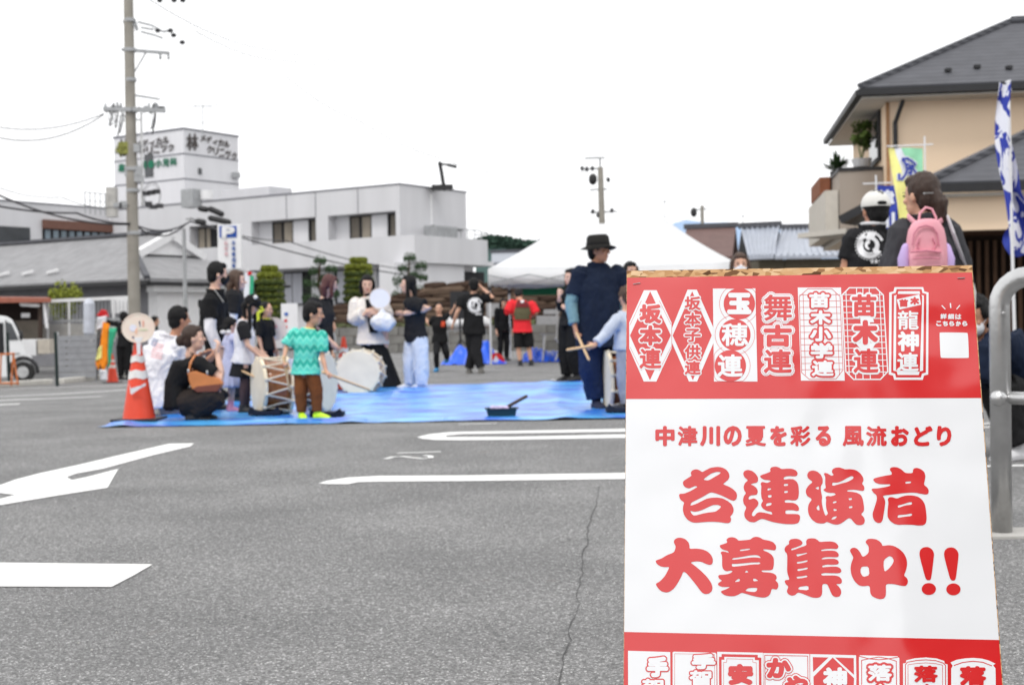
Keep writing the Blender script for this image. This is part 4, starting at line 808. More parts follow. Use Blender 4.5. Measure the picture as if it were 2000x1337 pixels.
# ================================================================== poles and wires
def cable(name, pts, r, label, sag=0., par=None):
    q = []; n = 14
    for i in range(len(pts) - 1):
        a = P(*pts[i]); b = P(*pts[i + 1])
        for k in range(n + (i == len(pts) - 2)):
            t = k / n; p = a.lerp(b, t); p.z -= sag * 4 * t * (1 - t); q.append(p)
    mb = MB(); mb.tube(q, r, 5, dome=False); o = mb.build(name, M_WIRE, par)
    if not par: tag(o, label, 'cable')
    return o
def pole(name, px, pyb, Y, r0, r1, ztop, label, tilt=0., m=None):
    b = P(px, pyb, Y); b.z = gz(b.x, b.y); t = thing(name, b, label, 'utility pole'); mb = MB()
    mb.tube([b, b + V(tilt * ztop, 0, ztop)], [r0, r1], 14, dome=False); mb.build('pole_shaft', m or mat('aged_pole_concrete', S(146, 142, 134), .85, .2, .15, 2, .3, 20), t); return t, b
UP, ub = pole('utility_pole', 264, 700, 40, .19, .135, 13.2, 'tall concrete utility pole with crossarms and brackets, nearest the orange cone', .002)
def at_pole(px, py): return P(px, py, 40)
mb = MB(); mb.beam(at_pole(238, 97), at_pole(331, 104), .09, .09); mb.build('crossarm', M_METALGREY, UP)
mb = MB(); mb.tube([at_pole(286, 101), at_pole(262, 142)], .025, 6); mb.build('arm_brace', M_METALGREY, UP)
mb = MB(); mb.beam(at_pole(203, 213), at_pole(262, 216) + V(0, -.2, 0), .12, .12); mb.beam(at_pole(262, 216) + V(0, -.2, 0), at_pole(323, 216), .12, .12); mb.build('crossarm', M_METALGREY, UP)
mb = MB(); mb.beam(at_pole(242, 40), at_pole(252, 60), .05, .1); mb.beam(at_pole(268, 60), at_pole(262, 40), .05, .1); mb.beam(at_pole(243, 45), at_pole(267, 50), .09, .09); mb.build('bracket', M_METALGREY, UP)
for px_, py_ in ((206, 208), (222, 207), (229, 205), (236, 207), (291, 207), (302, 206), (307, 208), (321, 213), (313, 109), (329, 109)):
    mb = MB(); q = at_pole(px_, py_); mb.tube([q - V(0, 0, .08), q + V(0, 0, .08)], [.045, .03], 8); mb.build('insulator', M_METALGREY, UP)
for px_, py_ in ((218, 226), (228, 230), (238, 240), (233, 245), (300, 232), (301, 242)):
    mb = MB(); q = at_pole(px_, py_); mb.tube([q + V(.05, 0, .3), q + V(.03, 0, .05), q - V(.06, 0, .3)], .022, 5); mb.build('drop_lead', M_WIRE, UP)
for py_, w in ((40, .17), (98, .18), (156, .17), (216, .19), (330, .2), (372, .2), (455, .2)):
    mb = MB(); q = at_pole(252 + py_ * .018 + 1, py_); mb.tube([q - V(0, 0, .05), q + V(0, 0, .05)], w, 14, dome=False); mb.build('pole_band', M_METALGREY, UP)
mb = MB(); mb.tube([at_pole(276, 222), at_pole(278, 400)], .04, 8); mb.tube([at_pole(263, 234), at_pole(277, 234)], .03, 6); mb.build('conduit', M_STEEL, UP)
for px_, py_, s in ((262, 335, .5), (270, 350, .3), (247, 400, .35), (232, 402, .25), (262, 290, .4)):
    mb = MB(); q = at_pole(px_, py_); mb.box(q, s, .25, s * .6); mb.build('junction_box', M_METALGREY, UP)
mb = MB()
for k in range(20): 
    t = k / 20 * 2 * pi; q = at_pole(297, 378); 
mb.tube([at_pole(297 + 17 * cos(k * pi / 12), 382 + 26 * sin(k * pi / 12)) for k in range(25)], .009, 5, dome=False)
mb.tube([at_pole(297 + 14 * cos(k * pi / 12), 384 + 24 * sin(k * pi / 12)) for k in range(25)], .007, 5, dome=False); mb.build('cable_loop', M_WIRE, UP)
for px_, py_ in ((286, 378), (296, 376), (306, 374), (290, 398), (312, 402), (300, 404)):
    mb = MB(); q = at_pole(px_, py_); mb.box(q, .2, .12, .13); mb.build('wire_clamp', M_WIRE, UP)
mb = MB(); leafball(mb, at_pole(240, 292), .22, 90, .1); q = at_pole(243, 290); mb.box(q, .3, .3, .35); mb.build('yellow_green_cover', mat('old_yellow_cover', S(130, 132, 70), .7, .3), UP)
for (xa, ya), (xb, yb) in (((269, 43), (297, 50)), ((275, 62), (302, 69)), ((297, 50), (318, 62)), ((302, 69), (318, 75)), ((318, 62), (333, 60)), ((262, 186), (312, 194)), ((275, 54), (300, 58))):
    mb = MB(); mb.beam(at_pole(xa, ya), at_pole(xb, yb), .045, .06); mb.build('line_hanger', M_METALGREY, UP)
for px_, py_ in ((333, 60), (339, 69), (356, 83), (308, 60), (312, 1), (340, 1), (357, 1)):
    mb = MB(); q = at_pole(px_, py_); mb.ell(q, .09, .09, .07, nu=8, nv=5); mb.build('line_spacer', M_WIRE, UP)
cable('overhead_cable', [(-60, 236, 38), (203, 222, 40)], .016, 'upper of two cables running from the tall pole crossarm out over the annex', .35)
cable('overhead_cable', [(-60, 250, 38), (203, 224, 40)], .018, 'lower, thicker of two cables from the tall pole crossarm out over the annex', .55)
cable('overhead_cable', [(-60, 340, 36), (120, 385, 38), (262, 398, 40)], .012, 'thin cable descending to the tall pole above the brown fascia strip', .2)
cable('overhead_cable', [(-60, 352, 36), (262, 438, 40), (360, 440, 44)], .03, 'sagging bundled cable passing behind the tall pole below the clinic roof', .35)
cable('overhead_cable', [(-60, 390, 36), (150, 416, 38), (262, 436, 40)], .03, 'dark bundled cable crossing the annex roof edge', .1)
cable('overhead_cable', [(262, 438, 40), (372, 432, 44), (820, 540, 60)], .028, 'dark cable crossing in front of the clinic balcony band', .25)
cable('overhead_cable', [(372, 426, 44), (560, 470, 50), (820, 528, 60)], .022, 'thin cable just above the dark one before the clinic balcony', .2)
M_FAINT = M_WIRE
cable('overhead_cable', [(262, -20, 40), (262 + 250, 95, 60), (1000, 158, 130), (1640, 172, 260)], .016, 'highest faint cable crossing the open sky', .3)
cable('overhead_cable', [(380, 60, 50), (560, 118, 66), (1000, 172, 130), (1560, 182, 240)], .016, 'second faint cable just under the highest one in the open sky', .3)
cable('overhead_cable', [(560, 150, 52), (700, 235, 56), (880, 315, 60), (1010, 338, 62), (1150, 334, 64)], .014, 'long sagging cable reaching the pole behind the tent', .2)
cable('overhead_cable', [(1185, 345, 64), (1260, 400, 72), (1372, 418, 90)], .01, 'faint drooping cable between the two distant poles', .6)
for k in range(26):
    px_ = random.uniform(207, 320); q = at_pole(px_, 214 + random.uniform(-7, 6)); mb = MB()
    if k % 3: mb.tube([q, q + V(random.uniform(-.14, .14), random.uniform(-.1, .1), random.uniform(-.16, .16))], .022, 5)
    else: mb.box(q, random.uniform(.06, .16), .1, random.uniform(.06, .14))
    mb.build('arm_fitting', M_BLK if k % 2 else M_METALGREY, UP)
for k in range(9):
    q = at_pole(random.choice((208, 216, 224, 234, 240, 298)) + random.uniform(-2, 2), 228); q2 = q + V(random.uniform(-.25, .25), 0, -random.uniform(.15, .5)); mb = MB(); mb.tube([q + V(0, 0, .15), q.lerp(q2, .5) + V(.08, 0, -.05), q2], .009, 4); mb.build('drop_lead', M_WIRE, UP)
# meter pole near the parking sign
t, b = pole('slim_pole', 363, 640, 44, .08, .06, 4.6, 'slim grey service pole with dark cable boxes beside the parking sign', 0, M_METALGREY)
for (xa, ya), (xb, yb) in (((391, 407), (403, 409)), ((411, 408), (433, 418)), ((411, 426), (447, 434)), ((386, 432), (398, 434))):
    mb = MB(); mb.tube([P(xa, ya, 44), P(xb, yb, 44)], .1, 8); mb.build('cable_closure', M_BLK, t)
mb = MB(); mb.beam(P(360, 402, 44), P(376, 402, 44), .06, .06); mb.beam(P(363, 428, 44), P(372, 428, 44), .06, .06); mb.build('bracket', M_METALGREY, t)
t, b = pole('utility_pole', 1179, 470, 64, .2, .13, 8.3, 'distant utility pole with a black transformer, rising behind the white tent', -.012)
for (xa, ya), (xb, yb) in (((1142, 309), (1182, 308)), ((1134, 331), (1170, 329)), ((1152, 371), (1186, 369)), ((1152, 415), (1205, 413))):
    mb = MB(); mb.beam(P(xa, ya, 64), P(xb, yb, 64), .08, .08); mb.build('crossarm', M_METALGREY, t)
mb = MB(); mb.tube([P(1158, 346, 64), P(1158, 354, 64)], .2, 10); mb.build('transformer', M_BLK, t)
mb = MB(); mb.tube([P(1172, 310, 64), P(1172, 340, 64)], .05, 6); mb.build('top_mast', M_METALGREY, t)
for px_, py_ in ((1137, 329), (1146, 330), (1157, 329), (1188, 351), (1158, 413), (1168, 420), (1195, 411)):
    mb = MB(); mb.ell(P(px_, py_, 64), .1, .1, .13, nu=6, nv=4); mb.build('insulator', M_WIRE, t)
t, b = pole('utility_pole', 1373, 490, 90, .16, .12, 8.6, 'farthest small utility pole, above the brown roof', -.002)
mb = MB(); mb.beam(P(1350, 410, 90), P(1381, 408, 90), .1, .1); mb.build('crossarm', M_METALGREY, t)
mb = MB(); mb.tube([P(1355, 411, 90), P(1355, 418, 90)], .22, 8); mb.build('transformer', M_BLK, t)
for px_, y0_, y1_ in ((1298, 390, 430), (1451, 418, 446)):
    q = P(px_, y1_, 80); t = thing('tv_antenna', q, 'thin television antenna ' + ('over the tent roof' if px_ < 1400 else 'above the zinc roofs'), 'antenna'); mb = MB(); mb.tube([q, P(px_, y0_, 80)], .025, 5); mb.build('mast', M_METALGREY, t)
    mb = MB(); a = P(px_ - 14, y0_ + 4, 80); c = P(px_ + 14, y0_ + 3, 80); mb.tube([a, c], .02, 4)
    for k in range(5): q2 = a.lerp(c, k / 4); mb.tube([q2 - V(0, .3, 0), q2 + V(0, .3, 0)], .015, 4)
    mb.build('aerial', M_METALGREY, t)
# ================================================================== topiary and pines
def topiary(px, pyt, Y, w, hgt, label, yb):
    c = P(px, pyt, Y); base = V(c.x, c.y, c.z - hgt); t = thing('topiary', base, label, 'topiary')
    mb = MB(); mb.tube([base, c - V(0, 0, .5)], .08, 8); mb.build('trunk', mat('bark', S(80, 66, 54), .9, .1), t)
    mb = MB(); mb2 = MB(); R_ = w / 2; n = int(hgt / .25)
    for k in range(n):
        z = c.z - .08 - k * .25; rr = R_ * (.60, .88, .99, 1.)[min(k, 3)] * random.uniform(.96, 1.03) * (1.0 if k < 5 else 1.08); tgt = mb if k < 2 else mb2
        tgt.ell(V(c.x, c.y, z), rr * .86, rr * .86, .13, nu=16, nv=6)
        for i in range(1100):
            an = random.uniform(0, 2 * pi); ph = random.uniform(-.7, 1); r_ = rr * sqrt(max(0, 1 - (ph * .55) ** 2)) * random.uniform(.88, 1.05)
            q = V(c.x + r_ * cos(an) * random.uniform(.55, 1) ** .3, c.y + r_ * sin(an), z + .125 * ph); u = V(random.gauss(0, 1), random.gauss(0, 1), random.gauss(0, 1)).normalized(); ww = u.orthogonal().normalized(); L = .035
            (mb if (ph > .35 and random.random() < .6) or k < 2 else mb2).add([q - ww * L, q + u * L, q + ww * L, q - u * L], [(0, 1, 2, 3)])
    mb2.build('crown', mat('olive_green_leaf', S(78, 92, 46), .6, .3, .4, 9), t)
    mb.build('crown', M_LEAFY, t)
topiary(526, 521, 50, 1.12, 2.4, 'tiered domed topiary bush beside the green and red flag', 0)
topiary(700, 505, 52, 1.2, 2.5, 'tiered domed topiary bush between the two cloud pines', 0)
def cloud_pine(px, pyt, Y, hgt, label, sc):
    c = P(px, pyt, Y); base = V(c.x, c.y, c.z - hgt); t = thing('pine_tree', base, label, 'pine tree')
    mb = MB(); pts = [base, base + V(.12, 0, hgt * .3), base + V(-.08, 0, hgt * .6), c - V(0, 0, .1)]; mb.tube(pts, [.1, .08, .06, .03], 8); mb.build('trunk', mat('bark', S(80, 66, 54), .9, .1), t)
    for dx, dz, r in ((0, -.1, .26), (.42 * sc, -.42, .26), (-.25, -.5, .22), (.5 * sc, -.85, .2), (-.35, -.95, .34), (.15, -.75, .2), (-.4, -1.5, .34), (.45, -1.35, .3), (0, -1.8, .4)):
        mb = MB(); mb.tube([c + V(0, 0, dz - .05), c + V(dx * .8, random.uniform(-.2, .2), dz)], .02, 5); q = c + V(dx, 0, dz); leafball(mb, q, r, 420, .06, .45, .8); mb.build('crown', M_LEAFD, t)
cloud_pine(625, 505, 51, 2.4, 'small cloud-pruned pine left of the second domed bush, before the clinic', 1)
cloud_pine(800, 499, 51, 2.4, 'taller cloud-pruned pine at the clinic corner, behind the long haired woman', 1)
# ================================================================== brown rubble wall and grey block wall behind
WL = thing('stone_wall', V(.5, 46, 0), 'long low wall of rough brown stones behind the people and the tent', 'wall')
Yw = 46.; sc_ = FPX / Yw
def hline(px): 
    return 640 if px < 655 else (600 - (px - 655) * .24 if px < 860 else (550 + (px - 860) * .006 if px < 1000 else 551 + (px - 1000) * .05))
M_ST = [mat('brown_stone_%s' % n, c, .9, .15, .25, 5, .7, 14) for n, c in (('dark', S(70, 56, 48)), ('mid', S(86, 70, 60)), ('pale', S(102, 86, 74)))]
smesh = []
for k in range(9):
    mb = MB(); mb.ell(V(0, 0, 0), .5, .3, .5, nu=8, nv=4); mb.v = [v + V(*[random.uniform(-.05, .05) for _ in range(3)]) for v in mb.v]
    # squarish stones
    mb.v = [V(math.copysign(abs(v.x * 2) ** .55 / 2, v.x), v.y, math.copysign(abs(v.z * 2) ** .55 / 2, v.z)) for v in mb.v]
    o = mb.build('stone', M_ST[k % 3], None, smooth=False); smesh.append(o)
hz_ = .17; cnt = 0
x = P(655, 600, Yw).x; xe = P(1230, 600, Yw).x
for row in range(12):
    z = .55 + row * hz_; xx = x + random.uniform(-.3, 0)
    while xx < xe and cnt < 295:
        w = random.uniform(.8, 1.9); pxc = 1000 + (xx + w / 2) * sc_; zt_ = P(pxc, hline(pxc), Yw).z
        if z < zt_ - .05:
            s = smesh[random.randrange(9)]; c = bpy.data.objects.new('stone', s.data); COL.objects.link(c); c.parent = WL
            c.location = V(xx + w / 2, Yw + random.uniform(-.02, .02), z) - WL.location; c.scale = (w * 1.08, .34, hz_ * random.uniform(1.1, 1.6)); c.rotation_euler.y = random.uniform(-.09, .09); cnt += 1
        xx += w * .99
for s in smesh: bpy.data.objects.remove(s)
mb = MB(); pts = [V(P(p, 600, Yw).x, Yw + .12, 0) for p in (655, 860, 1000, 1230)]; tops = [P(p, hline(p) + 4, Yw).z for p in (656, 860, 1000, 1230)]
for i in range(3): mb.prism([pts[i], pts[i + 1], V(pts[i + 1].x, Yw + .12, tops[i + 1]), V(pts[i].x, Yw + .12, tops[i])], V(0, .5, 0))
mb.build('wall_core', M_ST[0], WL)
BW = thing('block_wall', V(1.4, 44, 0), 'low grey concrete block wall at the foot of the brown stones', 'wall')
bm0 = MB(); bm0.box(V(0, 0, 0), .96, .2, .27); blk = bm0.build('block', mat('old_block', S(122, 121, 118), .85, .2, .2, 3, .4, 30), None, bevel=.01)
for r in range(3):
    for k in range(26):
        c = bpy.data.objects.new('block', blk.data); COL.objects.link(c); c.parent = BW; c.location = V(-6.2 + k * .98 + (.49 if r % 2 else 0), 44, .14 + r * .285) - BW.location
bpy.data.objects.remove(blk)
M_GRN = mat('scrub_green', S(88, 96, 66), .8, .2, .4, 6)
mb = MB()
for k in range(2600): leafball(mb, V(random.uniform(-6.4, 19), 45 + random.uniform(-.3, .3), .85 + random.uniform(0, .12)), .1, 1, .1)
tag(mb.build('scrub', M_GRN), 'ragged strip of low scrub along the grey block wall', 'scrub', None, 'stuff')
for (x0, y0, x1, y1, mm, lb) in ((1095, 588, 1140, 618, M_WHITEPL, 'pale crates'), ):
    pass
def panel(name, x0, y0, x1, y1, Y, m, label, cat, th=.3):
    a = P(x0, y1, Y); b = P(x1, y0, Y); mb = MB(); mb.box(V((a.x + b.x) / 2, Y, (a.z + b.z) / 2), b.x - a.x, th, b.z - a.z); return tag(mb.build(name, m, bevel=.01), label, cat)
CG = mat('grey_box_plastic', S(150, 150, 152), .6, .3)
for (x0, y0, x1, y1, lb) in ((950, 592, 985, 618, 'flat pale crate on the block wall left of the red shirted man'), (1048, 616, 1092, 634, 'flat pale crate on the block wall right of the red shirted man'), (1062, 604, 1092, 614, 'small dull crate stacked on the flat pale one beside the tent leg')):
    panel('storage_crate', x0, y0, x1, y1, 43, CG, lb, 'crate', .5)
# pa speaker on stand
def simple(name, label, cat, parts, base):
    t = thing(name, base, label, cat)
    for nm, mb, m in parts: mb.build(nm, m, t, smooth=False)
    return t
q = P(898, 596, 33); s_ = FPX / 33
mb = MB(); mb.box(q, 36 / s_, .35, 54 / s_); mb2 = MB(); mb2.tube([V(q.x, q.y, 0), q - V(0, 0, .3)], .025, 8)
mb3 = MB()
for k in range(3): mb3.tube([V(q.x, q.y, .55), V(q.x + .5 * cos(2.1 * k), q.y + .5 * sin(2.1 * k), .02)], .016, 6)
simple('loudspeaker', 'black loudspeaker on a tripod behind the man in the emblem tee', 'loudspeaker', [('cabinet', mb, M_BLK), ('stand_pole', mb2, M_BLK), ('tripod', mb3, M_BLK)], V(q.x, q.y, 0))
# tables
def table(x0, x1, py, Y, m, label, legs=True, th=.03, h=None, cloth=False):
    a = P(x0, py, Y); b = P(x1, py, Y); z = a.z; t = thing('folding_table', V((a.x + b.x) / 2, Y, 0), label, 'table')
    mb = MB(); mb.box(V((a.x + b.x) / 2, Y, z), b.x - a.x, .5, th); mb.build('table_top', m, t, bevel=.004)
    for xx in (a.x + .08, b.x - .08):
        for yy in (-.2, .2): mb = MB(); mb.tube([V(xx, Y + yy, 0), V(xx, Y + yy, z)], .015, 6); mb.build('leg', M_METALGREY, t)
    return t
table(868, 956, 640, 34, mat('dark_wood_top', S(90, 70, 60), .6, .3), 'folding table carrying a white cloth bundle behind the man in the emblem tee')
table(1055, 1122, 652, 31, CG, 'folding table with pale top under the tent beside the slim woman in black')
mb = MB()
for (x_, r_) in ((872, .28), (893, .34), (915, .3), (940, .25)): mb.ell(P(x_, 632, 34), r_, .3, .2, nu=12, nv=6)
o = remesh(mb, .03, 3, lambda p: .03 * noise.noise(p * 6)).build('cloth_bundle', M_WHITEPL, smooth=True); tag(o, 'white cloth bundle lying on the folding table behind the man in the emblem tee', 'cloth')
mb = MB()
for a, b in (((1065, 655), (1060, 704)), ((1085, 660), (1115, 702)), ((1105, 655), (1085, 703)), ((1088, 600), (1088, 660))): mb.tube([P(*a, 30.3), P(*b, 30.3)], .022, 6)
tag(mb.build('trestle_frame', M_STEEL), 'folded grey trestle frame propped before the tent table', 'trestle')
# crumpled blue sheet heaps
def heap(name, x0, x1, pyt, pyb, Y, label, seed):
    a = P(x0, pyb, Y); b = P(x1, pyb, Y); zt_ = P(x0, pyt, Y).z; mb = MB(); n, mm = 40, 14; rows = []
    for j in range(mm + 1):
        v = j / mm; row = []
        for i in range(n + 1):
            u = i / n; e = sin(pi * u) ** .6 * sin(pi * v) ** .7; h = .78 * zt_ * e * (.65 + .7 * noise.noise(V(u * 4 + seed, v * 2, seed))) + .16 * e * abs(noise.noise(V(u * 9 + 3, v * 6, seed))) + .07 * noise.noise(V(u * 17, v * 9, seed))
            row.append(V(a.x + (b.x - a.x) * u, Y - .6 + 1.2 * v + .1 * noise.noise(V(u * 5, v * 5, 3)), max(.01, h)))
        rows.append(row)
    mb.strip(rows); o = mb.build(name, mat('deep_blue_sheet', S(30, 92, 222), .35, .5, .12, 4, .3, 12), smooth=True); tag(o, label, 'tarpaulin')
heap('tarpaulin_heap', 862, 990, 655, 707, 30.2, 'crumpled blue sheet heaped behind the tent leg and the walking man', 1.7)
heap('tarpaulin_heap', 1020, 1100, 672, 700, 31.2, 'smaller crumpled blue sheet right of the red shirted man', 4.4)
# red and white round prop
q = G(969, 711); mb = MB(); r_ = .2
mb.loft([[q + V(r_ * cos(k * pi / 10), y_, .02 + 1.15 * r_ * sin(k * pi / 10)) for k in range(11)] for y_ in (0, .1)]); mb2 = MB(); mb2.prism([q + V(-.11, -.01, .02), q + V(.11, -.01, .02), q + V(0, -.01, .2)], V(0, -.02, 0))
mb3 = MB(); mb3.ell(q + V(0, .05, .27), .04, .04, .04)
simple('red_stand_prop', 'small red arched prop with a white triangle at the foot of the tent leg', 'prop', [('arch', mb, mat('matte_red', S(200, 36, 40), .6, .3)), ('triangle', mb2, M_WHITEPL), ('knob', mb3, M_WHITEPL)], q)
# ================================================================== tent
TF = Frame(G(956, 712), V(.99, -.14, 0), V(.14, .99, 0)); tw, td = 5.45, 3.1
TN = thing('canopy_tent', TF.p(tw / 2, td / 2, 0), 'white pop-up canopy tent with a scalloped-free straight valance and slim posts', 'tent')
TN['label'] = 'white pop-up canopy tent with straight valance and slim pale posts'
M_TENT = mat('white_tent_fabric', (.90, .91, .92), .7, .2, .02, 2, .3, 3); nt_, N_, L_ = nodes_of(M_TENT); tb_ = N_.new('ShaderNodeBsdfTranslucent'); tb_.inputs[0].default_value = (.9, .9, .92, 1); mx_ = N_.new('ShaderNodeMixShader'); mx_.inputs[0].default_value = .35; L_.new(N_['Principled BSDF'].outputs[0], mx_.inputs[1]); L_.new(tb_.outputs[0], mx_.inputs[2]); L_.new(mx_.outputs[0], N_['Material Output'].inputs[0])
zv = P(950, 524, 29.2).z; zb_ = P(955, 556, 29.2).z; zk = P(1250, 432, 30.7).z
mb = MB(); cx0, cx1 = 1.55, tw - 1.55; rings = []
for k in range(9):
    t = k / 8; s = t; z = zv + (zk - zv) * (.78 * t + .22 * t * t)
    rings.append([TF.p(cx0 * s, td / 2 * s, z), TF.p(tw - (tw - cx1) * s, td / 2 * s, z), TF.p(tw - (tw - cx1) * s, td - td / 2 * s, z), TF.p(cx0 * s, td - td / 2 * s, z)])
def densify(r, n=8):
    o = []
    for i in range(4):
        a, b = r[i], r[(i + 1) % 4]
        for k in range(n):
            f = k / n; p = a.lerp(b, f); p.z -= .05 * sin(pi * f); o.append(p)
    return o
mb.loft([densify(r) for r in rings], cap=False); cn = mb.build('canopy', M_TENT, TN, smooth=True); so = cn.modifiers.new('s', 'SOLIDIFY'); so.thickness = .01
mb = MB(); rr = densify(rings[0]); mb.loft([[p + V(0, 0, .0) for p in rr], [V(p.x, p.y, zb_ + .02 * sin(i * 2.1)) for i, p in enumerate(rr)]], cap=False); vl = mb.build('valance', M_TENT, TN, smooth=True); so = vl.modifiers.new('s', 'SOLIDIFY'); so.thickness = .008
for a, b in ((0, 0), (tw, 0), (0, td), (tw, td)):
    mb = MB(); p0 = TF.p(a + (.03 if a == 0 else -.03), b + (.03 if b == 0 else -.03), 0); mb.box(p0 + V(0, 0, (zv) / 2), .045, .045, zv); mb.build('post', mat('pale_tent_post', S(200, 202, 205), .4, .5), TN)
    mb = MB(); mb.box(p0 + V(0, 0, zb_ - .08), .09, .09, .1); mb.build('post_joint', M_BLK, TN); mb = MB(); mb.box(p0 + V(0, 0, .005), .12, .12, .01); mb.build('foot_plate', M_STEEL, TN)
for (a0, b0, a1, b1) in ((0, 0, tw, 0), (0, td, tw, td), (0, 0, 0, td), (tw, 0, tw, td)):
    n = 6 if a1 - a0 else 3
    for k in range(n):
        for up in (0, 1):
            z0_, z1_ = (zb_ + .22, zb_ + .02) if (k + up) % 2 else (zb_ + .02, zb_ + .22)
            mb = MB(); mb.tube([TF.p(a0 + (a1 - a0) * k / n, b0 + (b1 - b0) * k / n, z0_), TF.p(a0 + (a1 - a0) * (k + 1) / n, b0 + (b1 - b0) * (k + 1) / n, z1_)], .012, 5); mb.build('scissor_bar', M_METALGREY, TN)
mb = MB(); TF.box(mb, .1, tw - .1, td - .1, td - .02, 0, 0); mb = MB(); TF.box(mb, .35, tw - .2, td + .03, td + .10, P(1000, 577, 32.4).z, zb_ + .12); mb.build('rolled_side_sheet', mat('green_sheet', S(28, 96, 66), .7, .2), TN)
# ================================================================== tarpaulin on the ground
mb = MB(); nx, ny = 150, 130; rows = []
x0n, x1n = G(195, 834).x, 2.3; yn, yf = 12.45, 19.9
for j in range(ny + 1):
    row = []
    for i in range(nx + 1):
        u, v = i / nx, j / ny; xx = x0n + (x1n - x0n) * u + .75 * v * (1 - u) ** 2 + .05 * noise.noise(V(v * 9, 0, 0)) * (u < .02); yy = yn + (yf - yn) * v + .05 * noise.noise(V(u * 8, 3, 0)) + .3 * v * (u - .3)
        z = .008 + .016 * max(0, noise.noise(V(xx * .8, yy * 3.2, 2))) + .008 * max(0, noise.noise(V(xx * 4, yy * 5, 5))) + .022 * max(0, sin(yy * 2.6 + 1.5 * noise.noise(V(xx * .5, yy * .3, 7)))) ** 14 + .016 * max(0, sin(xx * 3.1 + 1.2 * noise.noise(V(xx * .3, yy * .5, 9)))) ** 18
        row.append(V(xx, yy, z + gz(xx, yy)))
    rows.append(row)
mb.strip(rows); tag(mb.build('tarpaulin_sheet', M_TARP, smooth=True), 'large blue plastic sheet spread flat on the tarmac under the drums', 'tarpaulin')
mb = MB()
for k in range(7):
    q = G(250 + k * 155, 831 - k * 2.4); n = 12; mb.loft([[q + V(r * cos(2 * pi * i / n), r * sin(2 * pi * i / n), .034) for i in range(n)] for r in (.012, .022)], cap=False)
tag(mb.build('eyelet_row', M_STEEL), 'metal eyelets along the near hem of the blue sheet', 'eyelets', None, 'stuff')
# tray with sticks and cloth
q = G(980, 817); TRY = thing('plastic_tray', q, 'shallow dark teal tray on the near edge of the blue sheet', 'tray'); TRY.location.z = .02; q = V(q.x, q.y, .02)
M_TEAL = mat('dark_teal_plastic', S(22, 52, 62), .5, .4)
def rr_(w, d, z): return [q + V(x_ * w, y_ * d, z) for x_, y_ in ((-1, -.8), (-.85, -1), (.85, -1), (1, -.8), (1, .8), (.85, 1), (-.85, 1), (-1, .8))]
mb = MB(); mb.loft([rr_(.13, .09, 0), rr_(.148, .105, .075), rr_(.165, .12, .078), rr_(.165, .12, .083), rr_(.142, .10, .08), rr_(.125, .085, .01)]); mb.build('basin', M_TEAL, TRY)
mb = MB()
for k in range(5): mb.ell(q + V(-.08 + .03 * k, random.uniform(-.02, .02), .085), .035, .04, .022)
o = remesh(mb, .006, 2, lambda p: .006 * noise.noise(p * 60)).build('cloth_strip', mat('white_violet_cloth', S(190, 180, 215), .8, .2, .35, 30), smooth=True); tag(o, 'crumpled white and violet cloth lying in the teal tray', 'cloth')
mb = MB(); mb.tube([q + V(.02, 0, .075), q + V(.24, 0, .19)], [.017, .017], 10); tag(mb.build('drumstick', mat('dark_wood_stick', S(62, 48, 44), .5, .4)), 'dark wooden stick sticking out of the teal tray', 'drumstick')
# ================================================================== foreground barrier
bp_ = G(1957, 1044); BR = thing('steel_barrier', bp_, 'stainless steel hoop barrier with a bent corner and a mid rail, beside the poster board', 'barrier')
rd = V(.80, -.6, 0).normalized(); zt_ = 1.075; rb_ = .12; Rr = .042
pts = [bp_, bp_ + V(0, 0, zt_ - rb_)] + [bp_ + rd * (rb_ - rb_ * cos(t)) + V(0, 0, zt_ - rb_ + rb_ * sin(t)) for t in [k * pi / 12 for k in range(1, 6)]] + [bp_ + rd * rb_ + V(0, 0, zt_)]
far = bp_ + rd * 1.9
pts += [far - rd * rb_ + V(0, 0, zt_)] + [far - rd * (rb_ - rb_ * cos(t)) + V(0, 0, zt_ - rb_ + rb_ * sin(t)) for t in [k * pi / 12 for k in range(5, 0, -1)]] + [far + V(0, 0, zt_ - rb_), far]
mb = MB(); mb.tube(pts, Rr, 20, ref=rd.cross(V(0, 0, 1)), dome=False); mb.build('hoop', M_STEEL, BR, smooth=True)
zm = P(1950, 778, 5.5).z; mb = MB(); mb.tube([bp_ + V(0, 0, zm) + rd * .03, far + V(0, 0, zm) - rd * .03], .026, 14); mb.build('mid_rail', M_STEEL, BR, smooth=True)
mb = MB(); mb.ell(bp_ + V(0, 0, zm) - rd * .02 + V(0, -.035, 0), .035, .035, .035); mb.build('rail_end', M_STEEL, BR, smooth=True)
mb = MB(); mb.ell(bp_ + V(-.0, -.048, zt_ - .15), .008, .004, .008); mb.build('bolt', M_STEEL, BR)
mb = MB(); mb.box(bp_ + V(.06, .0, .004), .3, .22, .02); mb.build('base_pad', M_CONC, BR, bevel=.006)
cable('ground_cable', [(1990, 1040, 5.6), (2040, 1046, 5.5)], .006, 'black cable lying by the steel barrier foot')
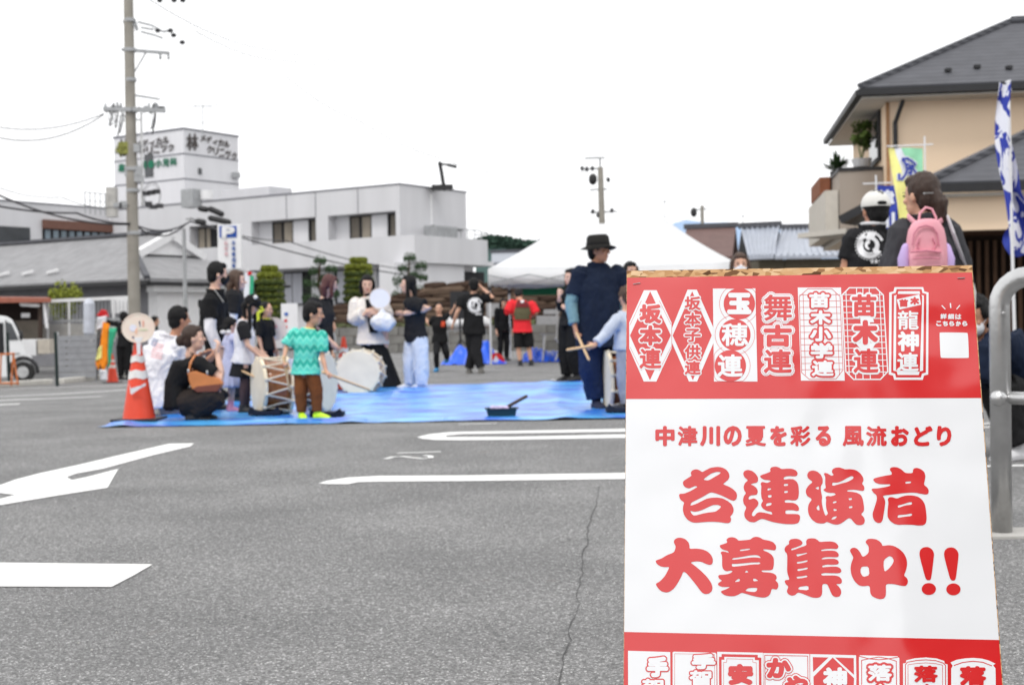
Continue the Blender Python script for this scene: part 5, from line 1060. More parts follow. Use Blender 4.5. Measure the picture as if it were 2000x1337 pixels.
# ================================================================== cones with fans
M_ORG = mat('cone_orange', S(226, 74, 48), .45, .4, .08, 5); M_REFL = mat('reflective_white', S(220, 218, 215), .5, .4, .08, 30)
def cone(q, h, label, fan=False, white=True, cat='traffic cone', fanpx=None, group=None):
    t = thing('traffic_cone', q, label, cat, group); R_ = h * .19; n = 24
    def R(z): return R_ * (1 - z / h) * .86 + h * .035
    mb = MB(); mb.loft([[q + V(r * cos(2 * pi * k / n), r * sin(2 * pi * k / n), z) for k in range(n)] for r, z in ((R_ * 1.05, .02), (R(.03) * 1., .035), (R(h * .5), h * .5), (R(h), h * .97), (R(h) * .7, h))]); mb.build('cone_body', M_ORG, t)
    mb = MB(); mb.box(q + V(0, 0, .012), h * .55, h * .55, .024); mb.build('base', M_BLK, t, bevel=.004)
    if white:
        for f0, f1 in ((.70, .78), (.50, .60)):
            mb = MB(); mb.loft([[q + V((R(z) + .004) * cos(2 * pi * k / n), (R(z) + .004) * sin(2 * pi * k / n), z + .018 * abs(((k % 6) - 3) / 3)) for k in range(n)] for z in (f0 * h, f1 * h)], cap=False); mb.build('reflective_band', M_REFL, t)
    return t
CN = G(272, 826); cone(V(CN.x, CN.y, .03), .80, 'large orange traffic cone with white chevrons on the near corner of the blue sheet', True)
mb = MB(); a_ = V(CN.x + .01, CN.y - .165, .30); 
mb.strip([[a_ + V(-.06, .02, .1), a_ + V(-.04, 0, .05), a_ + V(.06, 0, .075), a_ + V(.1, .02, .1)], [a_ + V(-.05, .01, 0) * .9, a_ + V(-.03, 0, -.01), a_ + V(.05, 0, .045), a_ + V(.1, .02, .07)]]); tag(mb.build('tape_scrap', M_REFL), 'torn white tape stuck low on the near orange cone', 'tape')
M_FAN = mat('cream_fan_paper', S(232, 222, 208), .75, .2, .10, 12, col2=S(234, 212, 198))
def fan(name, c, r, label, lean=0., handle=True, prints=(), squash=.92, m=None):
    t = thing(name, c, label, 'fan'); n = 30
    def rim(rr): return [V(c.x + rr * cos(2 * pi * k / n) * 1.06, c.y, c.z + rr * squash * sin(2 * pi * k / n) * (1 if sin(2 * pi * k / n) > 0 else 1.04 - .0)) for k in range(n)]
    f0 = rim(r); mb = MB(); mb.prism(f0, V(0, .004, 0)); mb.build('paper_face', m or M_FAN, t)
    mb = MB(); mb.tube(rim(r) + [rim(r)[0]], .006, 6, dome=False); mb.build('rim', M_FAN, t)
    if handle: mb = MB(); mb.prism([c + V(-.045, -.004, -r * .62), c + V(.045, -.004, -r * .62), c + V(.02, -.004, -r * .95), c + V(.016, -.004, -r * 1.75), c + V(-.016, -.004, -r * 1.75), c + V(-.02, -.004, -r * .95)], V(0, .008, 0)); mb.build('handle', M_WHITEPL, t)
    for (dx, dz, w, h, col) in prints:
        mb = MB(); mb.ell(c + V(dx, -.004, dz), w, .0015, h, nu=10, nv=5); mb.build('printed_motif', mat('motif_%d_%d_%d' % col, S(*col), .8, .1), t)
    return t
fc = P(270, 640, CN.y - .1); fan('round_fan', fc, .148, 'cream paper fan on the large orange cone, nearest the squatting woman', prints=((-.05, 0, .035, .035, (225, 225, 238)), (.015, .05, .006, .02, (70, 76, 100)), (.02, .02, .005, .014, (120, 130, 160)), (.05, .04, .008, .035, (232, 170, 150)), (-.02, -.03, .012, .03, (236, 190, 160)), (.05, -.02, .05, .008, (206, 212, 178)), (-.05, -.09, .012, .01, (90, 96, 120))))
c2 = P(534, 766, 18.4); c2.z = .0; cone(c2, .72, 'orange cone behind the drums, carrying the second paper fan', True)
fan('round_fan', P(534, 642, 18.3), .165, 'cream paper fan on the cone behind the drums', prints=((-.03, .02, .01, .02, (90, 90, 110)), (.04, .03, .015, .03, (230, 170, 160)), (-.08, .0, .03, .03, (215, 215, 230)), (.03, -.05, .03, .015, (200, 190, 175))))
c3 = P(673, 766, 18.9); c3.z = .0; cone(c3, .76, 'orange cone standing behind the round drum head')
c4 = G(220, 747); cone(c4, .72, 'small orange cone with white bands by the folded banners on the kerb')
# ================================================================== drums
M_HIDE = mat('drum_hide', S(236, 222, 196), .7, .25, .06, 6); M_HIDE2 = mat('drum_hide_worn', S(196, 180, 160), .7, .25, .2, 8)
M_BARREL = mat('varnished_wood', S(150, 92, 50), .35, .5, .3, 3, .1, 30, coat=.3, stretch=(6, 1, 1)); M_ROPE = mat('white_rope', S(214, 206, 190), .85, .15, .1, 60)
def drum(c, ax, R_, L, label, nrope=12, worn=True):
    ax = Vector(ax).normalized(); u = ax.orthogonal().normalized(); u = V(0, 0, 1) - ax * ax.z; u.normalize(); w = ax.cross(u); n = 32; t = thing('taiko_drum', V(c.x, c.y, 0), label, 'drum')
    t['label'] = label; t.name = 'rope_drum'
    def ring(o, r): return [c + ax * o + u * (r * cos(2 * pi * k / n)) + w * (r * sin(2 * pi * k / n)) for k in range(n)]
    mb = MB(); mb.loft([ring(-L / 2, R_ * .80), ring(-L * .25, R_ * .84), ring(0, R_ * .86), ring(L * .25, R_ * .84), ring(L / 2, R_ * .80)]); mb.build('barrel', M_BARREL, t, smooth=True)
    for s in (-1, 1):
        mb = MB(); mb.loft([ring(s * (L / 2 + .004), R_ * .80), ring(s * (L / 2 + .004), R_ * .985), ring(s * (L / 2 + .02), R_), ring(s * (L / 2 + .036), R_ * .985), ring(s * (L / 2 + .038), R_ * .90)], cap=True); mb.build('hoop', M_HIDE, t, smooth=False)
        mb = MB(); mb.loft([ring(s * (L / 2 + .0385), R_ * .935), ring(s * (L / 2 + .041), R_ * .93)]); mb.build('drum_head', M_HIDE, t)
        if False:
            for rr, mm in ((.62, 'a'), (.30, 'b')): mb = MB(); mb.loft([ring(s * (L / 2 + .0412), R_ * rr * 1.02), ring(s * (L / 2 + .0418), R_ * rr)]); mb.build('worn_patch', mat('hide_patch_' + mm, S(214, 198, 176) if mm == 'a' else S(224, 216, 202), .75, .2, .1, 14), t)
        for k in range(nrope):
            an = 2 * pi * (k + (.5 if s > 0 else 0)) / nrope; q = c + ax * (s * (L / 2 + .02)) + (u * cos(an) + w * sin(an)) * (R_ * 1.0)
            mb = MB(); mb.ell(q, .022, .022, .022, nu=8, nv=5); mb.build('rope_knot', M_ROPE, t)
    for k in range(nrope):
        for d in (0, 1):
            a0 = 2 * pi * k / nrope; a1 = 2 * pi * (k + (.5 if d else -.5)) / nrope
            p0 = c - ax * (L / 2 + .02) + (u * cos(a0) + w * sin(a0)) * R_; p1 = c + ax * (L / 2 + .02) + (u * cos(a1) + w * sin(a1)) * R_
            mid = (p0 + p1) / 2; rad = (mid - c); rad -= ax * rad.dot(ax); mid = mid - rad.normalized() * .008
            mb = MB(); mb.tube([p0, mid, p1], .009, 6); mb.build('lacing_rope', M_ROPE, t)
    return t
drum(P(533, 753, 13.9), (-.88, -.42, 0), .30, .25, 'laced rope drum with brown barrel lying beside the boy, head towards the black-capped girl')
mb = MB(); a_ = P(583, 712, 13.5); pts_ = [P(572, 700, 13.5), P(584, 735, 13.45), P(588, 770, 13.45), P(600, 808, 13.5)]
mb.strip([[p + V(-.05, 0, 0) for p in pts_], [p + V(-.015, -.02, 0) for p in pts_], [p + V(.02, 0, 0) for p in pts_]]); o = mb.build('drum_strap', mat('white_strap', S(190, 190, 205), .8, .2)); o.modifiers.new('s', 'SOLIDIFY').thickness = .006; tag(o, 'broad white carrying sash hanging on the laced drum beside the boy', 'strap')
drum(P(622, 745, 14.0), (.97, -.22, 0), .31, .13, 'pale drum standing directly behind the boy, its rim showing past his legs', worn=False)
drum(P(705, 726, 18.1), (-.1, -1, .02), .305, .34, 'drum with its round pale head facing the viewer, right of the boy', nrope=14)
drum(P(1222, 745, 13.9), (-1.0, -.10, 0), .325, .34, 'laced drum at the poster board edge, in front of the child in pale grey')
for px_, py_, Y_, lb in ((520, 812, 13.8, 'under the laced drum beside the boy'), (640, 816, 13.6, 'under the pale drum behind the boy'), (1215, 806, 13.8, 'under the drum at the poster board')):
    q = G(px_, py_); mb = MB(); q.z = .02
    mb.beam(q + V(-.16, 0, .02), q + V(.16, 0, .02), .26, .04); mb.beam(q + V(-.15, -.1, .06), q + V(-.06, -.1, .0), .05, .05); mb.beam(q + V(.15, -.1, .06), q + V(.06, -.1, .0), .05, .05); tag(mb.build('drum_rest', mat('dark_navy_pad', S(36, 40, 52), .8, .2)), 'dark padded rest ' + lb, 'drum stand')
# ================================================================== car park on the far left
def Zl(px, py, Y): return P(px, py, Y)
CURB = []
M_CURB = mat('pale_kerb_concrete', S(196, 194, 188), .8, .2, .1, 8, .3, 30)
for k, (xa, ya, xb, yb) in enumerate(((-90, 762, 98, 750), (118, 749, 212, 740), (216, 740, 262, 737))):
    a = G(xa, ya); b = G(xb, yb); mb = MB(); mb.beam(a + V(0, 0, .06), b + V(0, 0, .06), .22, .14); tag(mb.build('kerb_stone', M_CURB, bevel=.03), ('long pale concrete kerb block in front of the white truck', 'pale concrete kerb block between the dark post and the folded banners', 'short pale kerb block beside the small orange cone')[k], 'kerb block')
def post(px, pyb, pyt, r, label):
    b = G(px, pyb); Y = b.y; t = P(px, pyt, Y); mb = MB(); mb.tube([b, V(b.x - .02, b.y, t.z)], r, 8); return tag(mb.build('chain_post', mat('dark_green_post', S(20, 38, 36), .5, .4)), label, 'post')
post(112, 754, 650, .04, 'slim dark green post at the end of the long kerb block'); post(18, 755, 650, .04, 'slim dark green post in front of the white truck cab')
mb = MB(); t = thing('scissor_barrier', G(26, 750), 'orange folding gate frame before the white truck', 'barrier')
for (a, b) in (((26, 690), (22, 752)), ((26, 690), (35, 750)), ((0, 692), (28, 690)), ((0, 748), (36, 748)), ((2, 694), (0, 748))):
    mb = MB(); mb.tube([P(*a, 31), P(*b, 31)], .022, 6); mb.build('tube_bar', mat('orange_brown_metal', S(190, 110, 60), .5, .4), t)
# grey corrugated low gate/fence
t = thing('panel_fence', P(148, 745, 33.5), 'low grey corrugated fence beyond the kerb, between the post and the banners', 'fence')
for k in range(7):
    y0 = 655 + k * 12; mb = MB(); mb.beam(P(112, y0 + 6, 34), P(188, y0 + 4, 34), .05, .135); mb.build('slat', mat('grey_slat', S(140, 142, 146), .6, .4), t)
for px_ in (113, 187): mb = MB(); mb.tube([P(px_, 744, 34.1), P(px_, 650, 34.1)], .03, 6); mb.build('fence_post', M_METALGREY, t)
# fence posts further: mesh fence with top beam
t = thing('mesh_fence', P(150, 640, 42), 'white framed mesh fence in front of the tiled hall', 'fence')
mb = MB(); mb.beam(P(92, 588, 42), P(262, 580, 42), .08, .1); mb.build('top_rail', M_WHITEPL, t); mb = MB(); mb.beam(P(92, 628, 42), P(262, 622, 42), .08, .08); mb.build('mid_rail', M_METALGREY, t)
for k in range(24):
    px_ = 94 + k * 7; mb = MB(); mb.tube([P(px_, 588, 42), P(px_, 645, 42)], .012, 4); mb.build('mesh_bar', M_METALGREY, t)
for px_ in (93, 135, 178, 222, 260): mb = MB(); mb.tube([P(px_, 586, 42), P(px_, 665, 42)], .04, 6); mb.build('fence_post', M_WHITEPL, t)
panel('wall_panel', 218, 584, 258, 612, 43, M_WHITEPL, 'white sign board fixed behind the mesh fence near the tall pole', 'board', .1)
panel('grey_base_wall', 60, 630, 262, 662, 43.2, M_CONC, 'low grey concrete base wall under the mesh fence', 'wall', .3)
mb = MB(); c = P(174, 592, 38); d_ = P(174, 650, 38); mb.tube([c, d_], .16, 14, dome=True); tag(mb.build('gas_cylinder', mat('pale_grey_paint', S(186, 190, 200), .5, .4)), 'upright pale grey cylinder tank beside the folded banners', 'tank')
mb = MB(); c = P(128, 577, 44); leafball(mb, c, .55, 700, .12, .35, .6); leafball(mb, c + V(-.1, 0, -.35), .5, 500, .1, .8); tr2 = thing('bush', V(c.x, c.y, -.4), 'rounded yellow-green bush behind the mesh fence', 'bush'); mb.build('crown', M_LEAFY, tr2); mb = MB(); mb.tube([V(c.x, c.y, -.4), c], .04, 6); mb.build('trunk', mat('bark', S(80, 66, 54), .9, .1), tr2)
# open shed
SH = thing('open_shed', P(40, 690, 39), 'dark open shed with a reddish brown roof edge behind the white truck', 'shed')
mb = MB(); mb.loft([[P(-90, 579, 38.0), P(100, 582, 38.0), P(100, 590, 38.0), P(-90, 592, 38.0)], [P(-90, 578, 43), P(92, 580, 43), P(92, 584, 43), P(-90, 584, 43)]]); mb.build('roof', mat('brown_red_roof', S(150, 92, 76), .6, .3), SH)
for px_ in (79, -40): mb = MB(); mb.tube([P(px_, 590, 38.3), P(px_, 690, 38.3)], .07, 8); mb.build('post', mat('brown_post', S(70, 58, 52), .7, .2), SH)
mb = MB(); a = P(-90, 690, 41); b = P(78, 590, 41); mb.box(V((a.x + b.x) / 2, 41, (a.z + b.z) / 2), b.x - a.x, .1, b.z - a.z); mb.build('back_wall', mat('dark_brown_board', S(48, 40, 38), .8, .2), SH)
mb = MB(); a = P(30, 665, 40.8); b = P(78, 625, 40.8); mb.box(V((a.x + b.x) / 2, 40.8, (a.z + b.z) / 2), b.x - a.x, .1, b.z - a.z); mb.build('inner_board', mat('grey_beige_board', S(130, 124, 114), .8, .2), SH)
mb = MB(); a = P(42, 620, 38.6); b = P(58, 611, 38.6); mb.box(V((a.x + b.x) / 2, 38.6, (a.z + b.z) / 2), b.x - a.x, .04, b.z - a.z); mb.build('notice', M_WHITEPL, SH)
mb = MB(); mb.tube([P(42, 594, 38.2), P(75, 596, 38.2)], .06, 8); mb.build('fluorescent_tube', M_WHITEPL, SH)
mb = MB(); mb.tube([P(86, 592, 38.2), P(92, 640, 38.2)], .045, 8); mb.build('downpipe', M_WHITEPL, SH)
for (x0, y0, x1, y1, lb) in ((38, 662, 80, 694, 'pale low white tank box right of the white truck'), (84, 662, 106, 690, 'beige square box next to the dark green post')):
    panel('storage_box', x0, y0, x1, y1, 37, M_WHITEPL if x0 < 50 else mat('beige_box', S(190, 182, 170), .7, .2), lb, 'box', .8)
# white kei truck, front to the right
TK = thing('small_truck', V(-13.8, 34, gz(-13.8, 34)), 'white compact truck cab at the edge, facing the kerb posts', 'truck'); s71 = FPX / 34.
def tk(px, py, dy=0): return P(px, py, 34 + dy)
prof = [(-60, 735), (-60, 640), (-30, 622), (0, 616), (14, 618), (24, 624), (33, 642), (40, 658), (44, 668), (54, 694), (60, 702), (61, 722), (59, 733), (56, 738)]
M_CARW = mat('white_car_paint', (.76, .77, .78), .3, .5, .02, 2, coat=.6)
mb = MB(); mb.prism([tk(*p) for p in prof], V(-.55, 1.25, 0)); mb.build('cab_body', M_CARW, TK, bevel=.03)
mb = MB(); mb.prism([tk(12, 628, -.02), tk(22, 632, -.02), tk(36, 663, -.02), tk(14, 664, -.02)], V(0, .03, 0)); mb.build('side_window', M_GLASS, TK)
mb = MB(); mb.prism([tk(-30, 632, -.02), tk(6, 630, -.02), tk(8, 690, -.02), tk(-30, 690, -.02)], V(0, .03, 0)); mb.build('open_door_gap', M_SHADE, TK)
mb = MB(); mb.prism([tk(27, 630) + V(-.03, .1, 0), tk(42, 661) + V(-.03, .1, 0), tk(42, 661) + V(-.5, 1.1, 0), tk(27, 630) + V(-.5, 1.1, 0)], V(.03, 0, .02)); mb.build('windscreen', M_GLASS, TK)
for px_, dy in ((46, -.03), (46, 1.15), (-40, -.03)):
    c = tk(px_, 726) + V(-.42 * max(0, dy), dy, 0); mb = MB(); n = 20; mb.loft([[c + V(.265 * cos(2 * pi * k / n), y_, .265 * sin(2 * pi * k / n)) for k in range(n)] for y_ in (-.02, .12)]); wh = mb.build('wheel', mat('tyre_rubber', (.03, .03, .03), .8, .2), TK)
    mb = MB(); mb.loft([[c + V(.15 * cos(2 * pi * k / n), y_, .15 * sin(2 * pi * k / n)) for k in range(n)] for y_ in (-.03, -.02)]); mb.build('rim', M_STEEL, wh)
mb = MB(); mb.tube([tk(46, 726, -.025) + V(.36 * cos(t_ * pi / 10), 0, .36 * sin(t_ * pi / 10)) for t_ in range(0, 11)], .05, 6); mb.build('wheel_arch', M_BLK, TK)
mb = MB(); mb.tube([tk(11, 626, -.02), tk(13, 690, -.02), tk(16, 722, -.02)], .012, 5); mb.tube([tk(13, 690, -.02), tk(38, 690, -.02)], .01, 5); mb.build('door_seam', M_BLK, TK)
mb = MB(); mb.ell(tk(41, 655, -.25), .05, .05, .13); mb.tube([tk(38, 658, -.05), tk(41, 655, -.25)], .012, 5); mb.build('wing_mirror', M_BLK, TK)
mb = MB(); mb.ell(tk(57, 700, .25), .06, .16, .08); mb.build('headlight', M_WHITEPL, TK)
mb = MB(); mb.beam(tk(60, 726) + V(0, .05, 0), tk(60, 726) + V(-.5, 1.2, 0), .1, .16); mb.build('bumper', M_CARW, TK)
# ================================================================== signs and flags
PS = thing('parking_sign', P(447, 640, 36), 'tall white parking sign with a blue panel, behind the masked young man', 'sign')
mb = MB(); a = P(427, 526, 36); b = P(471, 438, 36); mb.box(V((a.x + b.x) / 2, 36, (a.z + b.z) / 2), b.x - a.x, .12, b.z - a.z); mb.build('board', M_WHITEPL, PS, bevel=.01)
for px_ in (434, 464): mb = MB(); q = P(px_, 520, 36.1); mb.tube([V(q.x, q.y, -.1), q], .04, 8); mb.build('post', M_METALGREY, PS)
mb = MB(); a = P(429, 464, 35.93); b = P(462, 441, 35.93); mb.box(V((a.x + b.x) / 2, 35.93, (a.z + b.z) / 2), b.x - a.x, .01, b.z - a.z); bl = mb.build('blue_panel', mat('sign_blue', S(30, 76, 160), .5, .3), PS)
def flat_text(items, Y, m, par, nm='lettering'):
    pr = MB()
    for ch, x0, y0, x1, y1, r in items:
        vs, fs = glyph(ch); n = 8
        for k, (dx, dy) in enumerate([(0, 0)] + [(r * cos(2 * pi * k / n), r * sin(2 * pi * k / n)) for k in range(n)]):
            pr.add([P(x0 + a * (x1 - x0) + dx, y1 - b * (y1 - y0) + dy, Y - .002 * k) for a, b in vs], fs)
        pr.build('letter', m, par); pr = MB()
flat_text([('P', 435, 444, 457, 463, 2.2)], 35.91, M_WHITEPL, bl)
M_BLUEP = mat('sign_blue_ink', S(60, 100, 175), .6, .3); M_REDP = mat('faded_red_ink', S(232, 190, 196), .6, .3)
flat_text([(c, 452.5, 470 + i * 11.2, 460, 478.5 + i * 11.2, .25) for i, c in enumerate('外来専用車')], 35.92, M_BLUEP, PS)
flat_text([(c, 438, 471 + i * 10.5, 445, 478.5 + i * 10.5, .15) for i, c in enumerate('駐車場')], 35.92, M_REDP, PS)
WS = thing('white_notice_board', P(565, 700, 24), 'upright white notice board with small red and blue marks behind the boy', 'notice board')
mb = MB(); a = P(550, 650, 24); b = P(581, 592, 24); mb.box(V((a.x + b.x) / 2, 24, (a.z + b.z) / 2), b.x - a.x, .03, b.z - a.z); mb.build('board', M_WHITEPL, WS)
for px_ in (553, 578): mb = MB(); q = P(px_, 648, 24.02); mb.tube([V(q.x, q.y, 0), q], .015, 6); mb.build('leg', M_METALGREY, WS)
for x_, y_, w, m in ((558, 626, 6, 'matte_red'), (558, 638, 6, 'matte_red'), (559, 613, 7, 'sign_blue_ink')):
    mb = MB(); q = P(x_, y_, 23.975); mb.box(q, w / 108., .005, w / 130.); mb.build('printed_mark', MATS.get(m) or mat(m, S(200, 36, 40)), WS)
def cloth_flag(name, px_, pyt, pyb, wpx, Y, label, fcols, mats, fold=.05, poleside=-1, npx=10, pole_h=True, sway=0., gz_=0., curl=1.):
    top = P(px_, pyt, Y); bot = P(px_, pyb, Y); s = FPX / Y; t = thing(name, V(top.x, top.y, gz_), label, 'banner flag')
    mb = MB(); mb.tube([V(top.x + .01, top.y, gz_), top + V(0, 0, .12)], .012, 8); mb.build('flagpole', M_WHITEPL, t)
    return t, top, bot, s
M_NBL = mat('flag_blue', S(62, 76, 165), .8, .2); M_NWH = mat('flag_white', (.78, .79, .84), .8, .2); M_NYE = mat('flag_yellow', S(246, 238, 150), .8, .2); M_NGR = mat('flag_green', S(160, 224, 184), .8, .2)
# yellow-green nobori with the character for wind
Yn = 20.; t, top, bot, s = cloth_flag('banner_flag', 1806, 283, 470, 0, Yn, 'yellow and green banner with a blue brushed character behind the ponytailed woman', None, None)
def cl(px, py, l=0): 
    p = P(px, py, Yn - .006 * l); p.y += .03 * sin(px * .12 + py * .02); return p
def flagpoly(pts, l, m, nm='cloth_field', n=10):
    # pts: left edge x(y), right edge x(y)
    mb = MB(); rows = []
    for j in range(25):
        y = pts[0] + (pts[1] - pts[0]) * j / 24; xl, xr = pts[2](y), pts[3](y); rows.append([cl(xl + (xr - xl) * i / n, y, l) for i in range(n + 1)])
    mb.strip(rows); o = mb.build(nm, m, t, smooth=True); return o
flagpoly((289, 500, lambda y: 1736 + (y - 289) * .14, lambda y: 1803 + (y - 289) * .0), 0, M_NWH)
flagpoly((289, 500, lambda y: 1736 + (y - 289) * .14, lambda y: 1752 + (y - 289) * .10 + 4 * sin(y * .06)), 1, M_NYE)
flagpoly((289, 385, lambda y: 1762 + (y - 289) * .45 + 3 * sin(y * .1), lambda y: 1803), 1, M_NGR)
flagpoly((345, 500, lambda y: 1752 + (y - 345) * .1, lambda y: 1775 + 5 * sin(y * .08) + (y - 345) * .03), 2, M_NYE)
mb = MB(); mb.tube([P(1733, 286, Yn), P(1822, 282, Yn)], .01, 6); mb.build('cross_rod', M_WHITEPL, t)
for gr, m_, l_ in ((9.0, M_NWH, 3), (4.4, M_NBL, 5)):
    for st in ([(600,250),(635,300),(648,350),(635,400),(595,450),(572,452),(572,390)], [(600,250),(650,247),(700,270),(742,298),(722,322),(690,306)], [(640,305),(665,298),(680,330),(655,350),(640,335)], [(655,352),(715,335),(738,372),(752,410)], [(690,320),(700,360),(690,400),(730,425)], [(660,385),(700,378)]):
        q = [(1640 + x / 4.953, 260 + y / 4.953) for x, y in st]; Ls, Rs = [], []
        for i, p in enumerate(q):
            a, c = q[max(0, i - 1)], q[min(len(q) - 1, i + 1)]; L = math.hypot(c[0] - a[0], c[1] - a[1]) or 1; nx_, ny_ = -(c[1] - a[1]) / L * gr / 2, (c[0] - a[0]) / L * gr / 2
            Ls.append(cl(p[0] + nx_, p[1] + ny_, l_)); Rs.append(cl(p[0] - nx_, p[1] - ny_, l_))
        pr = MB(); pr.strip([Ls, Rs]); pr.build('brush_stroke', m_, t)
# second nobori: blue and white
Yn = 21.; t, top, bot, s = cloth_flag('banner_flag', 1711, 358, 500, 0, Yn, 'small blue and white banner left of the yellow and green one', None, None)
flagpoly((362, 500, lambda y: 1713, lambda y: 1752), 0, M_NBL)
pr = MB()
for i, ch in enumerate('津川'):
    vs, fs = glyph(ch)
    for k in range(13):
        gr = 1.7; dx, dy = (0, 0) if k == 0 else (gr * cos(k * pi / 6), gr * sin(k * pi / 6)); pr.add([cl(1718 + a * 27 + dx, 402 + i * 44 - b * 30 + dy, 2 + .1 * k) for a, b in vs], fs)
pr.build('brushed_character', M_NWH, t); mb = MB(); mb.tube([P(1686, 359, Yn), P(1740, 357, Yn)], .01, 6); mb.build('cross_rod', M_WHITEPL, t)
# right nobori, wind-curled blue and white
Yn = 12.; pt = P(1969, 160, Yn); pb = P(1979, 560, Yn); t = thing('banner_flag', V(pb.x, pb.y, 0), 'tall wind-curled blue and white banner on a white pole, above the steel barrier', 'banner flag')
mb = MB(); mb.tube([V(pb.x + .02, pb.y, 0), pb, pt], .015, 10); mb.build('flagpole', M_WHITEPL, t)
def nob_mat():
    m = mat('blue_white_brush_print', S(60, 72, 160), .8, .2); nt, N, L = nodes_of(m); b = N['Principled BSDF']; tc = N.new('ShaderNodeTexCoord')
    mp = N.new('ShaderNodeMapping'); mp.inputs['Scale'].default_value = (1, 1, .8); mp.inputs['Rotation'].default_value = (0, .6, 0); L.new(tc.outputs['Object'], mp.inputs[0])
    n = N.new('ShaderNodeTexNoise'); n.inputs['Scale'].default_value = 6.5; n.inputs['Detail'].default_value = 1.5; n.inputs['Distortion'].default_value = 1.6; L.new(mp.outputs[0], n.inputs['Vector'])
    r = N.new('ShaderNodeValToRGB'); r.color_ramp.elements[0].position = .5; r.color_ramp.elements[1].position = .52; r.color_ramp.elements[0].color = (.80, .80, .86, 1); r.color_ramp.elements[1].color = (*S(58, 70, 165), 1)
    L.new(n.outputs['Fac'], r.inputs[0]); L.new(r.outputs[0], b.inputs['Base Color']); return m
M_NOB = nob_mat(); mb = MB(); rows = []
for j in range(41):
    f = j / 40; row = []; base = pt.lerp(pb, f * .82)
    left = -.05 - .045 * sin(pi * min(1, f * 1.6)) + (.1 * max(0, f - .62)) ; right = .03 + .055 * sin(pi * f) ** 2 + .42 * sst((f - .6) / .35)
    for i in range(17):
        u = i / 16; x_ = left + (right - left) * u; y_ = .13 * sin(u * 7 + f * 5) * (.4 + .6 * u) + .05; row.append(base + V(x_, y_, .02 * sin(u * 9) - .10 * u * f))
    rows.append(row)
mb.strip(rows); mb.build('cloth', M_NOB, t, smooth=True)
mb = MB(); mb.tube([pt + V(-.02, 0, 0), pt + V(.10, .2, -.04)], .008, 6); mb.build('cross_rod', M_WHITEPL, t)
flp = MB(); rows = []
for j in range(13):
    f = j / 12; rows.append([P(1964 + (2016 - 1964) * u + (8 - 14 * sin(pi * f)) * (1 - u), 440 + 58 * f + 4 * sin(u * 5), Yn + .25 + .06 * sin(u * 7 + f * 3)) for u in [k / 12 for k in range(13)]])
flp.strip(rows); flp.build('cloth_tail', M_NBL, t, smooth=True)
vs, fs = glyph('中'); pr = MB()
for k in range(9):
    dx, dy = (0, 0) if k == 0 else (1.6 * cos(k * pi / 4), 1.6 * sin(k * pi / 4)); pr.add([P(1990 + a * 24 + dx, 480 - b * 34 + dy, Yn + .16 - .003 * k) for a, b in vs], fs)
pr.build('brushed_character', M_NWH, t)
# small upright flag by the topiary, white with red top and green side
q = P(484, 600, 22.); t = thing('banner_flag', V(q.x, q.y, 0), 'narrow white and green banner with a red tip beside the domed bush', 'banner flag'); mb = MB(); mb.tube([V(q.x, q.y, 0), P(484, 526, 22)], .012, 6); mb.build('flagpole', M_WHITEPL, t)
def quadp(nm, pts, Y, m, par, th=.01): mb = MB(); mb.prism([P(*p, Y) for p in pts], V(0, th, 0)); return mb.build(nm, m, par)
quadp('cloth', [(479, 532), (494, 532), (492, 580), (476, 580)], 21.9, M_NWH, t); quadp('green_stripe', [(489, 536), (496, 540), (494, 576), (487, 574)], 21.88, mat('flag_teal', S(62, 168, 128), .8, .2), t); quadp('red_tip', [(483, 530), (492, 530), (491, 537), (484, 537)], 21.88, MATS['matte_red'], t)
# folded colourful banners carried at the kerb
q = G(205, 742); t = thing('folded_banners', q, 'armful of folded red, white, orange, yellow and green banners by the kerb', 'banner flags')
for nm, pts, m in (('red_banner', [(188, 616), (198, 604), (208, 606), (213, 618), (204, 622)], MATS['matte_red']), ('white_banner', [(190, 620), (209, 616), (204, 640), (188, 645)], M_NWH), ('orange_banner', [(201, 628), (214, 632), (211, 708), (204, 722), (190, 720), (186, 708), (200, 690)], mat('flag_orange', S(240, 140, 40), .8, .2)), ('yellow_banner', [(192, 680), (201, 672), (200, 700), (186, 706)], M_NYE), ('green_banner', [(213, 640), (228, 640), (220, 668), (214, 715), (209, 716)], MATS['flag_teal']), ('white_bag', [(194, 722), (208, 722), (210, 742), (196, 742)], M_NWH)):
    n = len(pts); ps = [P(*p, 32.4 + .04 * i % 3) for i, p in enumerate(pts)]; c = sum(ps, V(0, 0, 0)) / n; mb = MB(); mb.loft([[c + (p - c) * .8 + V(0, -.05, 0) for p in ps], [p for p in ps], [c + (p - c) * .8 + V(0, .08, 0) for p in ps]]); mb.build(nm, m, t, bevel=.0)
mb = MB(); mb.tube([P(196, 738, 32.5), P(196, 612, 32.5)], .02, 6); mb.tube([P(190, 740, 32.6), P(192, 640, 32.6)], .02, 6); mb.build('flagpole', M_BLK, t)
